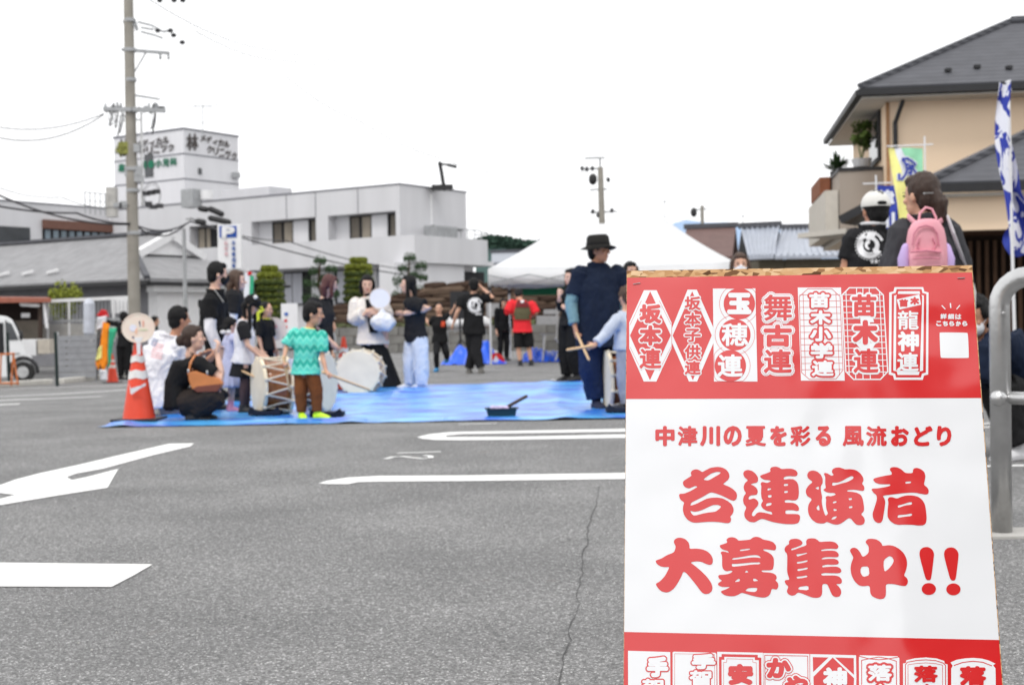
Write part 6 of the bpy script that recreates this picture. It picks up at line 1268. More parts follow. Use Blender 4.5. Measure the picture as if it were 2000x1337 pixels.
# ================================================================== people
def skin(nm, c): 
    m = mat('skin_' + nm, c, .5, .35, .06, 14); b = m.node_tree.nodes['Principled BSDF']; b.inputs['Subsurface Weight'].default_value = .08; b.inputs['Subsurface Radius'].default_value = (.02, .01, .005); return m
SK = skin('light', S(205, 160, 136)); SKP = skin('pale', S(218, 178, 158)); SKT = skin('tan', S(186, 136, 110))
HB = mat('black_hair', (.006, .0055, .006), .6, .25, .4, 60, .5, 120, stretch=(3, 3, .4)); HBR = mat('brown_hair', S(74, 54, 42), .5, .4, .4, 60, .5, 120, stretch=(3, 3, .4)); HRD = mat('reddish_brown_hair', S(82, 44, 42), .5, .4, .4, 60, .5, 120, stretch=(3, 3, .4))
def cloth(nm, c, var=.1, rough=.85, **k): return mat(nm, c, rough, .2, var, 5, .25, 25, **k)
C_BLK = cloth('black_cotton', (.010, .010, .011), .25); C_BLK2 = cloth('washed_black_cloth', (.016, .016, .018), .25); C_WHT = cloth('white_cotton', (.74, .74, .78), .04); C_NAVY = cloth('navy_cotton', S(22, 32, 52), .15); C_NAVY2 = cloth('navy_trousers', S(28, 42, 74), .15)
C_DGREY = cloth('charcoal_knit', S(62, 62, 66), .15); C_CREAM = cloth('cream_cardigan', S(222, 216, 210), .05); C_JEAN = cloth('pale_blue_denim', S(208, 214, 224), .08); C_BROWN = cloth('brown_corduroy', S(112, 66, 36), .18)
C_LAV = cloth('lavender_cotton', S(196, 200, 228), .06); C_RED = cloth('bright_red_cotton', S(222, 48, 56), .08); C_OLIVE = cloth('olive_vest', S(92, 88, 66), .12); C_GREY = cloth('light_grey_jersey', S(184, 192, 208), .05); C_TIGHT = cloth('sheer_dark_tights', S(84, 66, 66), .1)
C_BEIGE = cloth('beige_trousers', S(186, 180, 166), .08); C_SAGE = cloth('blue_grey_sleeve', S(112, 146, 158), .08); C_VEST = cloth('yellow_green_cloth', S(206, 212, 70), .08)
def teal_mat():
    m = cloth('teal_zigzag_shirt', S(90, 200, 185), .05); nt, N, L = nodes_of(m); b = N['Principled BSDF']; tc = N.new('ShaderNodeTexCoord')
    sx = N.new('ShaderNodeSeparateXYZ'); L.new(tc.outputs['Object'], sx.inputs[0])
    def mth(op, a, bb): 
        q = N.new('ShaderNodeMath'); q.operation = op
        for i, x in enumerate((a, bb)):
            if x is None: continue
            if isinstance(x, (int, float)): q.inputs[i].default_value = x
            else: L.new(x, q.inputs[i])
        return q.outputs[0]
    tri = mth('PINGPONG', mth('MULTIPLY', sx.outputs[0], 1.3), .045); z = mth('ADD', sx.outputs[2], mth('MULTIPLY', tri, 1.0))
    fr = mth('FRACT', mth('MULTIPLY', z, 7.2), None); r = N.new('ShaderNodeValToRGB'); e = r.color_ramp.elements; e[0].position = .0; e[0].color = (*S(70, 190, 172), 1); e[1].position = 1; e[1].color = (*S(130, 222, 205), 1)
    e.new(.30).color = (*S(44, 160, 146), 1); e.new(.42).color = (*S(112, 212, 194), 1); e.new(.7).color = (*S(86, 204, 190), 1); 
    L.new(fr, r.inputs[0]); L.new(r.outputs[0], b.inputs['Base Color']); return m
C_TEAL = teal_mat()
M_EYE = mat('dark_eye', (.01, .008, .008), .3, .5); M_LIP = mat('lip_pink', S(178, 92, 88), .5, .3); M_MASK = mat('white_face_mask', (.74, .75, .78), .8, .2); M_MASKB = mat('black_face_mask', (.015, .015, .016), .8, .2)
M_SHOEB = mat('black_shoe', (.02, .02, .022), .5, .4); M_SHOEW = mat('white_shoe', (.72, .72, .74), .6, .3); M_NEON = mat('neon_yellow_shoe', S(196, 240, 50), .5, .4, .08); M_SHOEBL = mat('blue_shoe', S(60, 130, 180), .5, .4); M_SHOEG = mat('grey_shoe', S(110, 108, 104), .6, .3); M_SHOEP = mat('pink_shoe', S(225, 160, 180), .6, .3)
class Pose: pass
def stand(base, h, yaw, kid=1.12, lean=V(0, 0, 0), wide=1.):
    """joints of a standing figure; yaw 0 looks away from the viewer, 90 to the right, 180 to the viewer"""
    J = {}; y = radians(yaw); f = V(sin(y), cos(y), 0); r = V(cos(y), -sin(y), 0); b = Vector(base); up = V(0, 0, 1)
    def q(fr, rt=0., fw=0.): return b + up * (h * fr) + r * (h * rt) + f * (h * fw) + lean * (h * fr)
    J['head'] = q(.925 - .02 * (kid - 1) / .3, 0, .012); J['neck'] = q(.845 - (.03 if kid > 1.15 else 0)); J['chest'] = q(.73); J['waist'] = q(.62); J['pelvis'] = q(.53)
    hw = .108 * wide
    for s, n in ((-1, 'L'), (1, 'R')):
        J['sh' + n] = q(.815 - (.03 if kid > 1.15 else 0), s * hw); J['el' + n] = q(.63, s * (hw + .03), -.01); J['wr' + n] = q(.485, s * (hw + .035), .03)
        J['hip' + n] = q(.51, s * .052); J['kn' + n] = q(.28, s * .058, .008); J['an' + n] = q(.045, s * .058, -.01)
    J['f'] = f; J['hf'] = f.copy(); J['up'] = V(0, 0, 1); J['h'] = h; J['kid'] = kid; J['base'] = b; J['footf'] = {'L': f.copy(), 'R': f.copy()}
    return J
def yawv(y, p=0): y = radians(y); p = radians(p); return V(sin(y) * cos(p), cos(y) * cos(p), sin(p))
def ering(c, sd, fd, rx, ry, n=18, pw=1.): return [c + sd * (rx * math.copysign(abs(cos(2 * pi * k / n)) ** pw, cos(2 * pi * k / n))) + fd * (ry * math.copysign(abs(sin(2 * pi * k / n)) ** pw, sin(2 * pi * k / n))) for k in range(n)]
def axes(J):
    su = (J['shR'] - J['shL']).normalized(); sl = (J['hipR'] - J['hipL']); sl = sl.normalized() if sl.length > 1e-4 else su
    return su, sl
def torso(mb, J, k, infl=0., z0='pelvis', fat=1., hemw=1., top=True, hemdrop=0.):
    su, sl = axes(J); sp = [J['pelvis'], J['waist'], J['chest']]; shc = (J['shL'] + J['shR']) / 2; hw = (J['shR'] - J['shL']).length / 2
    up0 = (J['waist'] - J['pelvis']).normalized(); up1 = (shc - J['waist']).normalized()
    def fr(s, u): return u.cross(s).normalized()
    rings = []; i = infl
    f0 = fr(sl, up0); f1 = fr(su, up1)
    if hemdrop: rings.append(ering(J['pelvis'] - up0 * hemdrop, sl, f0, (.098 * k + i) * hemw * fat * 1.03, (.075 * k + i) * hemw * fat * 1.05))
    else: rings.append(ering(J['pelvis'] - up0 * .05 * k, sl, f0, .085 * k + i, .065 * k + i))
    rings.append(ering(J['pelvis'], sl, f0, (.098 * k + i) * (hemw if hemdrop else 1) * fat, (.072 * k + i) * fat))
    rings.append(ering(J['waist'], ((su + sl) / 2).normalized(), ((f0 + f1) / 2).normalized(), (.084 * k + i * 1.1) * fat, (.060 * k + i * 1.1) * fat * (1.1 if fat > 1.05 else 1)))
    rings.append(ering(J['chest'], su, f1, (.098 * k + i) * (.5 + .5 * fat), (.068 * k + i) * (.6 + .4 * fat), pw=.9))
    rings.append(ering(shc - up1 * .035 * k, su, f1, hw - .004 * k + i * .6, .056 * k + i, pw=.9))
    rings.append(ering(shc + up1 * .004 * k, su, f1, hw * .88 + i * .5, .048 * k + i * .8))
    rings.append(ering(shc + up1 * .026 * k, su, f1, hw * .56 + i * .5, .043 * k + i * .7))
    if top: rings.append(ering(shc.lerp(J['neck'], .75) + up1 * .008 * k, su, f1, .042 * k + i, .042 * k + i))
    mb.loft(rings)
def limb(mb, pts, rads, n=10): mb.tube(pts, rads, n)
def foot(mb, J, s, k, infl=0., high=0.):
    a = J['an' + s]; f = J['footf'][s]; up = V(0, 0, 1); sd = f.cross(up).normalized(); g = a - up * (a.z - a.z)
    sole = a - up * .028 * k; c = [sole - f * .03 * k, sole + f * .02 * k, sole + f * .075 * k, sole + f * .112 * k]
    rr = [(.021, .024), (.025, .028), (.026, .018), (.018, .011)]; rings = []
    f3 = f; 
    for p, (w, hh) in zip(c, rr): rings.append([p + sd * ((w * k + infl) * cos(2 * pi * q / 12)) + up * ((hh * k + infl) * sin(2 * pi * q / 12) + (hh - .024) * k) for q in range(12)])
    mb.loft(rings); mb.tube([a - up * .01 * k, a + up * (.02 + high) * k], .023 * k + infl, 8)
def hand(mb, wr, d, palm, k, curl=.5, fist=False):
    """five separate fingers; d = direction of the hand, palm = direction the palm faces"""
    d = Vector(d).normalized(); palm = Vector(palm); palm = (palm - d * palm.dot(d)).normalized(); sd = d.cross(palm).normalized(); hk = k * 1.0
    mb.tube([wr - d * .01 * hk, wr + d * .022 * hk, wr + d * .05 * hk], [.017 * hk, .023 * hk, .022 * hk], 8, ref=sd, flat=.55)
    for i, (o, L) in enumerate(((-.0165, .038), (-.0055, .045), (.0055, .043), (.016, .034))):
        p = wr + d * .05 * hk + sd * o * hk; c = curl * 1.1 if not fist else 2.0
        p1 = p + (d * cos(c * .5) + palm * sin(c * .5)) * L * .45 * hk; p2 = p1 + (d * cos(c * 1.2) + palm * sin(c * 1.2)) * L * .33 * hk; p3 = p2 + (d * cos(c * 1.8) + palm * sin(c * 1.8)) * L * .25 * hk
        mb.tube([p, p1, p2, p3], [.0052 * hk, .0049 * hk, .0045 * hk, .0038 * hk], 6)
    t0 = wr + d * .012 * hk - sd * .016 * hk; t1 = t0 + (d * .6 - sd * .7 + palm * .3).normalized() * .024 * hk; t2 = t1 + (d * .85 - sd * .1 + palm * .45).normalized() * .022 * hk
    mb.tube([t0, t1, t2], [.0075 * hk, .006 * hk, .0048 * hk], 6)
def head_axes(J):
    hf = J['hf'].normalized(); up = J['up']; up = (up - hf * up.dot(hf)).normalized(); return hf.cross(up).normalized(), hf, up
def head_geo(mb, J, k):
    s, f, u = head_axes(J); c = J['head']; e = k * J['kid']; H = lambda a, b, z: c + s * (a * e) + f * (b * e) + u * (z * e)
    mb.ell(H(0, -.003, .012), .044 * e, .054 * e, .060 * e, s, f, u, 16, 12); mb.ell(H(0, .010, -.028), .034 * e, .040 * e, .040 * e, s, f, u, 14, 9); mb.ell(H(0, .030, -.052), .016 * e, .014 * e, .012 * e, s, f, u, 8, 6)
    mb.tube([H(0, .050, .006), H(0, .060, -.012)], [.004 * e, .0085 * e], 8)
    for a in (-1, 1): mb.ell(H(a * .045, -.004, -.004), .006 * e, .011 * e, .017 * e, s, f, u, 8, 6); mb.ell(H(a * .024, .038, -.012), .012 * e, .010 * e, .010 * e, s, f, u, 8, 5)
    mb.tube([J['neck'] - u * .02 * k, H(0, -.012, -.035)], [.034 * k, .031 * k], 10)
def hair_geo(mb, J, k, style):
    s, f, u = head_axes(J); c = J['head']; e = k * J['kid']; H = lambda a, b, z: c + s * (a * e) + f * (b * e) + u * (z * e)
    D_ = lambda a, b, z: H(a, b, 0) + V(0, 0, z * e)
    mb.ell(H(0, -.013, .020), .0505 * e, .0545 * e, .0605 * e, s, f, u, 16, 10)
    if style != 'cropped': mb.ell(H(0, .022, .050), .038 * e, .026 * e, .022 * e, s, f, u, 12, 6)
    mb.ell(H(0, -.030, -.012), .043 * e, .034 * e, .042 * e, s, f, u, 12, 8)
    if style in ('short',):
        for a in (-1, 1): mb.ell(H(a * .043, .008, .018), .010 * e, .024 * e, .024 * e, s, f, u, 8, 6)
    if style in ('bob', 'long', 'mid'):
        L = {'bob': .055, 'mid': .085, 'long': .16}[style]
        for a in (-1, 1): mb.tube([H(a * .042, .008, .03), H(a * .049, .004, -.01), D_(a * .047, .002, -L), D_(a * .038, -.002, -L - .02)], [.016 * e, .017 * e, .015 * e, .007 * e], 8)
        mb.tube([H(0, -.035, .02), H(0, -.046, -.03), D_(0, -.045, -L), D_(0, -.036, -L - .025)], [.036 * e, .043 * e, .036 * e, .016 * e], 12, ref=s, flat=.62)
    if style == 'bun': mb.ell(H(0, -.075, -.006), .026 * e, .026 * e, .032 * e, s, f, u, 12, 8)
    if style == 'lowtail': mb.tube([H(0, -.05, .005), H(.006, -.068, -.025), H(.01, -.062, -.075), H(.012, -.05, -.12)], [.022 * e, .026 * e, .021 * e, .008 * e], 10)
    if style == 'pigtail':
        for a in (-1, 1): mb.tube([H(a * .035, -.045, .0), H(a * .05, -.06, -.02), H(a * .05, -.055, -.07)], [.012 * e, .017 * e, .007 * e], 8)
def face_parts(J, k, root, mask=None, glasses=False, hidden=False):
    s, f, u = head_axes(J); c = J['head']; e = k * J['kid']; H = lambda a, b, z: c + s * (a * e) + f * (b * e) + u * (z * e)
    if f.y < .55 or True:
        for a in (-1, 1):
            mb = MB(); mb.ell(H(a * .0175, .0495, .006), .0068 * e, .003 * e, .0034 * e, s, f, u, 8, 5); mb.build('eye', M_EYE, root)
            mb = MB(); mb.tube([H(a * .010, .0515, .0165), H(a * .018, .0515, .0185), H(a * .026, .0465, .016)], .0014 * e, 5); mb.build('eyebrow', M_EYE, root)
        if not mask:
            mb = MB(); mb.ell(H(0, .0485, -.033), .0125 * e, .004 * e, .0036 * e, s, f, u, 10, 5); mb.build('mouth', M_LIP, root)
    if mask:
        mb = MB(); mb.ell(H(0, .026, -.029), .0385 * e, .036 * e, .033 * e, s, f, u, 16, 9); mb.tube([H(0, .058, -.006), H(0, .062, -.03)], [.01 * e, .008 * e], 8)
        o = remesh(mb, .0035 * k, 2); o.build('face_mask', mask, root, smooth=True)
        for a in (-1, 1): mb = MB(); mb.tube([H(a * .036, .030, -.018), H(a * .0475, .0, .008)], .0013 * e, 5); mb.build('mask_loop', mask, root)
def foldf(amp, sc, seed, zst=.45):
    def fn(p):
        q = V(p.x * sc, p.y * sc, p.z * sc * zst) + V(seed, seed * .7, 0); a_ = noise.noise(q); return amp * (1.3 * a_ + .9 * (abs(noise.noise(q * 2.1)) - .2) + .35 * noise.noise(q * 5.))
    return fn
PN = [0]
def person(label, J, top=None, bottom=None, shoes=M_SHOEB, hair=('short', HB), skinm=SK, mask=None, vox=.010, hands=None, fat=1., socks=None):
    PN[0] += 1; sd = PN[0] * 3.7; k = J['h']; J['kid'] = J['kid']; b = J['base']; root = thing('person', V(b.x, b.y, b.z), label, 'person'); hands = hands or {}
    body = MB(); torso(body, J, k, 0., fat=fat); head_geo(body, J, k)
    for s in 'LR':
        limb(body, [J['sh' + s], J['sh' + s].lerp(J['el' + s], .5), J['el' + s], J['el' + s].lerp(J['wr' + s], .35), J['wr' + s]], [.029 * k, .027 * k, .0215 * k, .023 * k, .0145 * k])
        hd = hands.get(s, {}); d = hd.get('d', (J['wr' + s] - J['el' + s])); su, _ = axes(J); pm = hd.get('palm', su * (-1 if s == 'R' else 1)); hand(body, J['wr' + s], d, pm, k * min(1.12, J['kid'] ** .5 + .03), hd.get('curl', .45), hd.get('fist', False))
        limb(body, [J['hip' + s], J['hip' + s].lerp(J['kn' + s], .5), J['kn' + s], J['kn' + s].lerp(J['an' + s], .3), J['an' + s]], [.050 * k, .045 * k, .031 * k, .032 * k, .019 * k]); foot(body, J, s, k)
    bd = remesh(body, vox, 1); bo = bd.build('body', skinm, root, smooth=True)
    face_parts(J, k, root, mask)
    if hair: mb = MB(); hair_geo(mb, J, k, hair[0]); remesh(mb, .0075 * max(k, 1.1) / 1.6, 1, lambda p: .0035 * k * noise.noise(V(p.x * 70, p.y * 70, p.z * 22))).build('hair', hair[1], root, smooth=True)
    out = {'root': root, 'body': bo}
    if top:
        m = top['m']; lo = top.get('loose', .012) * k / 1.6; mb = MB(); torso(mb, J, k, lo, fat=fat, hemdrop=top.get('hem', .05) * k, hemw=top.get('hemw', 1.02), top=top.get('neck', True))
        sl = top.get('sleeve', .45); swid = top.get('sw', 1.)
        def sleeve(mb, a0, a1, extra, sides='LR'):
            for s in sides:
                S_, E_, W_ = J['sh' + s], J['el' + s], J['wr' + s]; l1 = (E_ - S_).length; l2 = (W_ - E_).length; T_ = l1 + l2
                def at(t): 
                    x = t * T_; return S_.lerp(E_, x / l1) if x <= l1 else E_.lerp(W_, (x - l1) / l2)
                ts = [a0 + (a1 - a0) * i / 5 for i in range(6)]
                if a0 < l1 / T_ < a1: ts = sorted(ts + [l1 / T_])
                mb.tube([at(t) for t in ts], [((.034 - .014 * t) * k + extra) * (1 + (swid - 1) * t / max(.01, a1)) for t in ts], 12, dome=False)
                if a0 == 0: mb.ell(S_, .031 * k + extra * .7, .031 * k + extra * .7, .031 * k + extra * .7, nu=12, nv=8)
        if top.get('raglan'):
            for s in 'LR': m2 = MB(); sleeve(m2, 0, sl, lo * 1.25, s); remesh(m2, vox * .9, 2, foldf(.004 * k, 16, sd + 9)).build('sleeve', top['raglan'], root, smooth=True)
        else: sleeve(mb, 0, sl, lo * 1.1)
        sh = remesh(mb, vox * .95, 2, foldf(.0085 * k * top.get('fold', 1.), 9, sd)); so = sh.build(top.get('name', 'shirt'), m, root, smooth=True); out['top'] = so; out['topmesh'] = sh
        if top.get('under'):
            for s in 'LR': m2 = MB(); sleeve(m2, sl * .8, top.get('under_to', .93), lo * .55, s); remesh(m2, vox * .9, 2, foldf(.004 * k, 18, sd + 5)).build('undersleeve', top['under'], root, smooth=True)
        if top.get('collar'):
            su, _ = axes(J); shc = (J['shL'] + J['shR']) / 2; u_ = (J['neck'] - shc); u_ = u_.normalized() if u_.length > .005 else V(0, 0, 1); mb = MB(); c = shc.lerp(J['neck'], .75) + u_ * .012 * k; ff = u_.cross(su).normalized()
            mb.tube(ering(c, su, ff, .045 * k, .045 * k) + ering(c, su, ff, .045 * k, .045 * k)[:1], .007 * k, 6, dome=False); mb.build('collar', top['collar'], root, smooth=True)
    if bottom:
        m = bottom['m']; lo = bottom.get('loose', .01) * k / 1.6; ty = bottom['t']
        if ty in ('pants', 'shorts'):
            end = bottom.get('end', .97 if ty == 'pants' else .38); wd = bottom.get('w', 1.); mb = MB(); su, slv = axes(J); up0 = (J['waist'] - J['pelvis']).normalized(); f0 = up0.cross(slv).normalized()
            lp = min(lo, .008); mb.loft([ering(J['pelvis'] - up0 * .045 * k, slv, f0, .088 * k + lp, .066 * k + lp), ering(J['pelvis'], slv, f0, (.094 * k + lp) * fat, (.070 * k + lp) * fat), ering(J['pelvis'].lerp(J['waist'], .5), slv, f0, (.082 * k + lp) * fat, (.058 * k + lp) * fat)])
            for s in 'LR':
                H_, K_, A_ = J['hip' + s], J['kn' + s], J['an' + s]; l1 = (K_ - H_).length; l2 = (A_ - K_).length; T_ = l1 + l2
                def at(t):
                    x = t * T_; return H_.lerp(K_, x / l1) if x <= l1 else K_.lerp(A_, (x - l1) / l2)
                ts = sorted([end * i / 7 for i in range(8)] + ([l1 / T_] if l1 / T_ < end else []))
                mb.tube([at(t) for t in ts], [max((.052 - .024 * t) * k + lo, (.052 * k + lo) * (1 - .52 * t) * (1 + (wd - 1) * min(1, t * 1.4))) for t in ts], 12, dome=False)
            remesh(mb, vox * .95, 2, foldf(.008 * k, 10, sd + 3)).build('shorts' if ty == 'shorts' else 'trousers', m, root, smooth=True)
        if ty == 'skirt':
            su, slv = axes(J); up0 = (J['waist'] - J['pelvis']).normalized(); f0 = up0.cross(slv).normalized(); L = bottom['len'] * k; w0, w1 = .078 * k, bottom.get('w', .16) * k; mb = MB(); rings = []; off = bottom.get('off', V(0, 0, 0)); n = 96; pl_ = bottom.get('pleat', .06)
            for i in range(13):
                t = i / 12; c = J['waist'] - up0 * (L * t) + off * t; r = w0 + (w1 - w0) * t ** .9 ; rings.append([c + slv * (r * (1 + pl_ * max(0, t - .3) * 1.4 * cos(16 * 2 * pi * q / n)) * cos(2 * pi * q / n)) + f0 * (r * .78 * (1 + pl_ * max(0, t - .3) * 1.4 * cos(16 * 2 * pi * q / n)) * sin(2 * pi * q / n)) for q in range(n)])
            mb.loft(rings); mb.build('skirt', m, root, smooth=True)
    if shoes:
        for s in 'LR': mb = MB(); foot(mb, J, s, k * 1.04, .006 * k); o = remesh(mb, .006, 1); [setattr(v, 'z', max(v.z, b.z + .002)) for v in o.v]; o.build('shoe', shoes, root, smooth=True)
    if socks:
        for s in 'LR': mb = MB(); mb.tube([J['an' + s], J['an' + s].lerp(J['kn' + s], .3)], [.025 * k, .027 * k], 10); mb.build('sock', socks, root, smooth=True)
    return out
def setp(J, Y, **kw):
    for n, v in kw.items():
        if len(v) == 3: J[n] = P(v[0], v[1], Y + v[2])
        else: J[n] = P(v[0], v[1], Y)
    return J
def hfrom(base, topy, px):           # standing height from ground point to the pixel row of the crown
    return P(px, topy, base.y).z - base.z
def place(gx, gy, topy, yaw, **k):
    b = G(gx, gy); return stand(b, hfrom(b, topy, gx), yaw, **k)
def on_surface(mesh, pts, axis_from, push=.004):
    """drop points along a direction on to a garment so that a print follows it"""
    bv = BVHTree.FromPolygons(mesh.v, mesh.f); out = []
    for p in pts:
        d = (p - CAM).normalized(); h = bv.ray_cast(CAM, d)
        if not h[0]: n_ = bv.find_nearest(p); h = (n_[0], 0)
        out.append(h[0] - d * push)
    return out
def emblem(res, c, r, view, sd, up, m, name='round_emblem', text=True):
    """ring-shaped curling emblem with a short bar of lettering below it"""
    pieces = []
    def arc(r0, r1, a0, a1, n=16, taper=0.):
        rows = []
        for i in range(n + 1):
            t = i / n; a = radians(a0 + (a1 - a0) * t); w = 1 - taper * t; mid = (r0 + r1) / 2; hw_ = (r1 - r0) / 2 * w; rows.append([(cos(a) * (mid - hw_) * r, sin(a) * (mid - hw_) * r), (cos(a) * (mid + hw_) * r, sin(a) * (mid + hw_) * r)])
        return rows
    mb = MB()
    for rows in (arc(.62, 1.0, 60, 330, 30, .3), arc(.35, .72, 300, 480, 20, .5), arc(.85, 1.05, 20, 75, 8, .3), arc(.12, .42, 90, 260, 14, .6), arc(.5, .66, 150, 300, 12, .5)):
        pts = [[c + sd * x + up * y for x, y in row] for row in rows]; mb.strip([on_surface(res['topmesh'], row, view) for row in pts])
    for k in range(22):
        a = radians(65 + k * 12); q = c + sd * (cos(a) * r * 1.02) + up * (sin(a) * r * 1.02); e = sd * cos(a) + up * sin(a); w = sd * -sin(a) + up * cos(a); mb.add(on_surface(res['topmesh'], [q - w * .08 * r, q + w * .08 * r, q + e * .1 * r + w * .05 * r], view), [(0, 1, 2)])
    if text:
        for k in range(4):
            q = c + sd * (r * (.05 + .28 * k)) - up * r * 1.18; mb.strip([on_surface(res['topmesh'], [q + up * r * .12, q + sd * r * .2 + up * r * .12], view), on_surface(res['topmesh'], [q - up * r * .12, q + sd * r * .2 - up * r * .12], view)])
    mb.build(name, m, res['root'])
VIEW = V(0, 1, 0)
M_PRINTW = mat('white_print', (.72, .72, .74), .8, .2)
def stick(a, b, r, label, m=None): mb = MB(); mb.tube([a, b], [r, r * .9], 10); return tag(mb.build('drumstick', m or mat('pale_wood_stick', S(214, 180, 140), .5, .3, .12, 8), smooth=True), label, 'drumstick')

# 1 squatting woman with tan bag
Y = 13.15; b = G(392, 825); J = stand(V(b.x, b.y, 0.01), 1.60, 88)
setp(J, Y, head=(379, 661), neck=(371, 690), chest=(358, 722), waist=(343, 752), pelvis=(345, 786), shL=(382, 706, .20), shR=(388, 708, -.15), elL=(435, 742, .25), elR=(434, 742, -.16), wrL=(428, 700, .14), wrR=(424, 690, -.08), hipL=(352, 790, .1), hipR=(352, 790, -.08), knL=(434, 757, .2), knR=(430, 768, -.12), anL=(388, 806, .14), anR=(372, 808, -.10))
J['hf'] = yawv(82, 4); J['anL'].z = .08; J['anR'].z = .08
W1 = person('squatting woman in black tee with dark hair bun, beside the big orange cone', J, dict(m=C_BLK, sleeve=.33, loose=.02, hem=.03), dict(t='pants', m=cloth('dark_brown_trousers', S(44, 38, 36), .2), loose=.045, w=1.35, end=.96), hair=('bun', mat('dark_brown_hair', S(58, 42, 34), .5, .4, .4, 60, .5, 120, stretch=(3, 3, .4))), skinm=SKP, hands={'R': dict(d=V(.2, 0, 1), palm=V(-1, .2, 0), curl=.9), 'L': dict(d=V(.2, 0, 1), curl=.9)})
BG = thing('shoulder_bag', P(400, 745, 12.95), 'tan leather shoulder bag hanging at the side of the squatting woman', 'bag'); mb = MB()
pr_ = [P(x, y, 12.93) for x, y in ((366, 727), (380, 724), (428, 739), (435, 748), (430, 757), (424, 764), (384, 765), (374, 758), (368, 742))]
mb.prism(pr_, V(0, .09, 0)); mb.build('bag_body', mat('tan_leather', S(196, 122, 70), .45, .4, .12, 7, .2, 30), BG, bevel=.012)
mb = MB(); mb.prism([P(x, y, 12.925) for x, y in ((384, 754), (432, 749), (430, 757), (424, 764.5), (385, 765.5), (376, 759))], V(0, .1, 0)); mb.build('lower_panel', mat('brown_leather', S(112, 60, 46), .5, .4), BG, bevel=.006)
mb = MB(); mb.tube([P(368, 730, 12.96), P(372, 708, 12.98), P(380, 694, 13.03), P(388, 692, 13.1)], .011, 6, flat=.4); mb.tube([P(406, 731, 12.96), P(400, 722, 13.05), P(388, 692, 13.1)], .008, 6, flat=.4); mb.build('bag_strap', mat('tan_leather', (0, 0, 0)), BG)
mb = MB(); mb.ell(P(405, 727, 12.93), .014, .01, .022); mb.ell(P(368, 724, 12.93), .012, .01, .02); mb.build('buckle', M_STEEL, BG)
# 2 man squatting in white tee with a flag print
Y = 14.1; b = G(318, 812); J = stand(V(b.x, b.y, 0.01), 1.72, 60)
setp(J, Y, head=(351, 624), neck=(340, 655), chest=(322, 690), waist=(312, 730), pelvis=(318, 775), shL=(318, 668, .28), shR=(352, 676, -.06), elL=(370, 700, .38), elR=(380, 725, -.0), wrL=(398, 690, .3), wrR=(402, 706, .02), hipL=(318, 778, .12), hipR=(322, 780, -.04), knL=(372, 745, .4), knR=(372, 750, .05), anL=(322, 800, .3), anR=(320, 806, .0)); J['shL'] = P(308, 664, Y + .12); J['anL'].z = J['anR'].z = .08
J['hf'] = yawv(55, 0)
M2 = person('squatting man in a white tee with a faded flag print, behind the big orange cone', J, dict(m=C_WHT, sleeve=.4, loose=.055, hem=.05, hemw=1.1, fold=1.6), dict(t='pants', m=C_BEIGE, loose=.03, w=1.2), shoes=M_SHOEW, hair=('short', HB), skinm=SKT, fat=1.28)
c = P(297, 672, Y); sdv = V(.98, 0, -.18).normalized(); upv = V(.18, 0, .98).normalized(); s14 = FPX / 14.1
def dec(res, quad, m, nm, push=.006): 
    mb = MB(); n = 10; rows = [[quad[0].lerp(quad[1], i / n).lerp(quad[3].lerp(quad[2], i / n), j / n) for i in range(n + 1)] for j in range(n + 1)]
    mb.strip([on_surface(res['topmesh'], r, VIEW, push) for r in rows]); mb.build(nm, m, res['root'])
Yq = 13.6
for k in range(6):
    y0 = 670 + k * 5.2; dec(M2, [P(299 - k * .9, y0 - 2, Yq), P(320 - k * .6, y0 + 3, Yq), P(319.5 - k * .6, y0 + 5.6, Yq), P(298.6 - k * .9, y0 + .6, Yq)], mat('faded_red_print', S(232, 190, 192), .85, .1), 'flag_stripe')
dec(M2, [P(300, 659, Yq), P(309, 663, Yq), P(303, 678, Yq), P(293, 674, Yq)], mat('faded_navy_print', S(150, 154, 172), .85, .1), 'flag_canton')
# 3 masked young man
J = place(420, 800, 507, 78, kid=1.14); J = setp(J, J['base'].y, head=(426, 536), neck=(420, 560), shL=(428, 584, .14), shR=(410, 586, -.17), elR=(411, 645, -.24), wrR=(430, 694, -.24), elL=(440, 650, .2), wrL=(446, 700, .16))
J['hf'] = yawv(70, -4)
M3 = person('standing young man in black face mask and black tee over white long sleeves', J, dict(m=C_BLK, sleeve=.34, loose=.035, hem=.05, under=C_WHT), dict(t='pants', m=C_BLK, loose=.02), hair=('short', HB), skinm=SKP, mask=M_MASKB)
mb = MB(); q = [P(x, y, J['base'].y - .13) for x, y in ((419, 566), (425, 574), (431, 582), (436, 590))]; mb.tube(q, .006, 5); mb.build('necklace', M_STEEL, M3['root'])
# 4 woman behind with long brown hair
J = place(462, 785, 528, 82); setp(J, J['base'].y, head=(463, 549))
person('woman with shoulder length brown hair and a black top, just behind the masked young man', J, dict(m=C_BLK2, sleeve=.45, loose=.03, under=C_WHT), dict(t='pants', m=C_BLK2, loose=.03, w=1.3), hair=('mid', HBR), skinm=SKP)
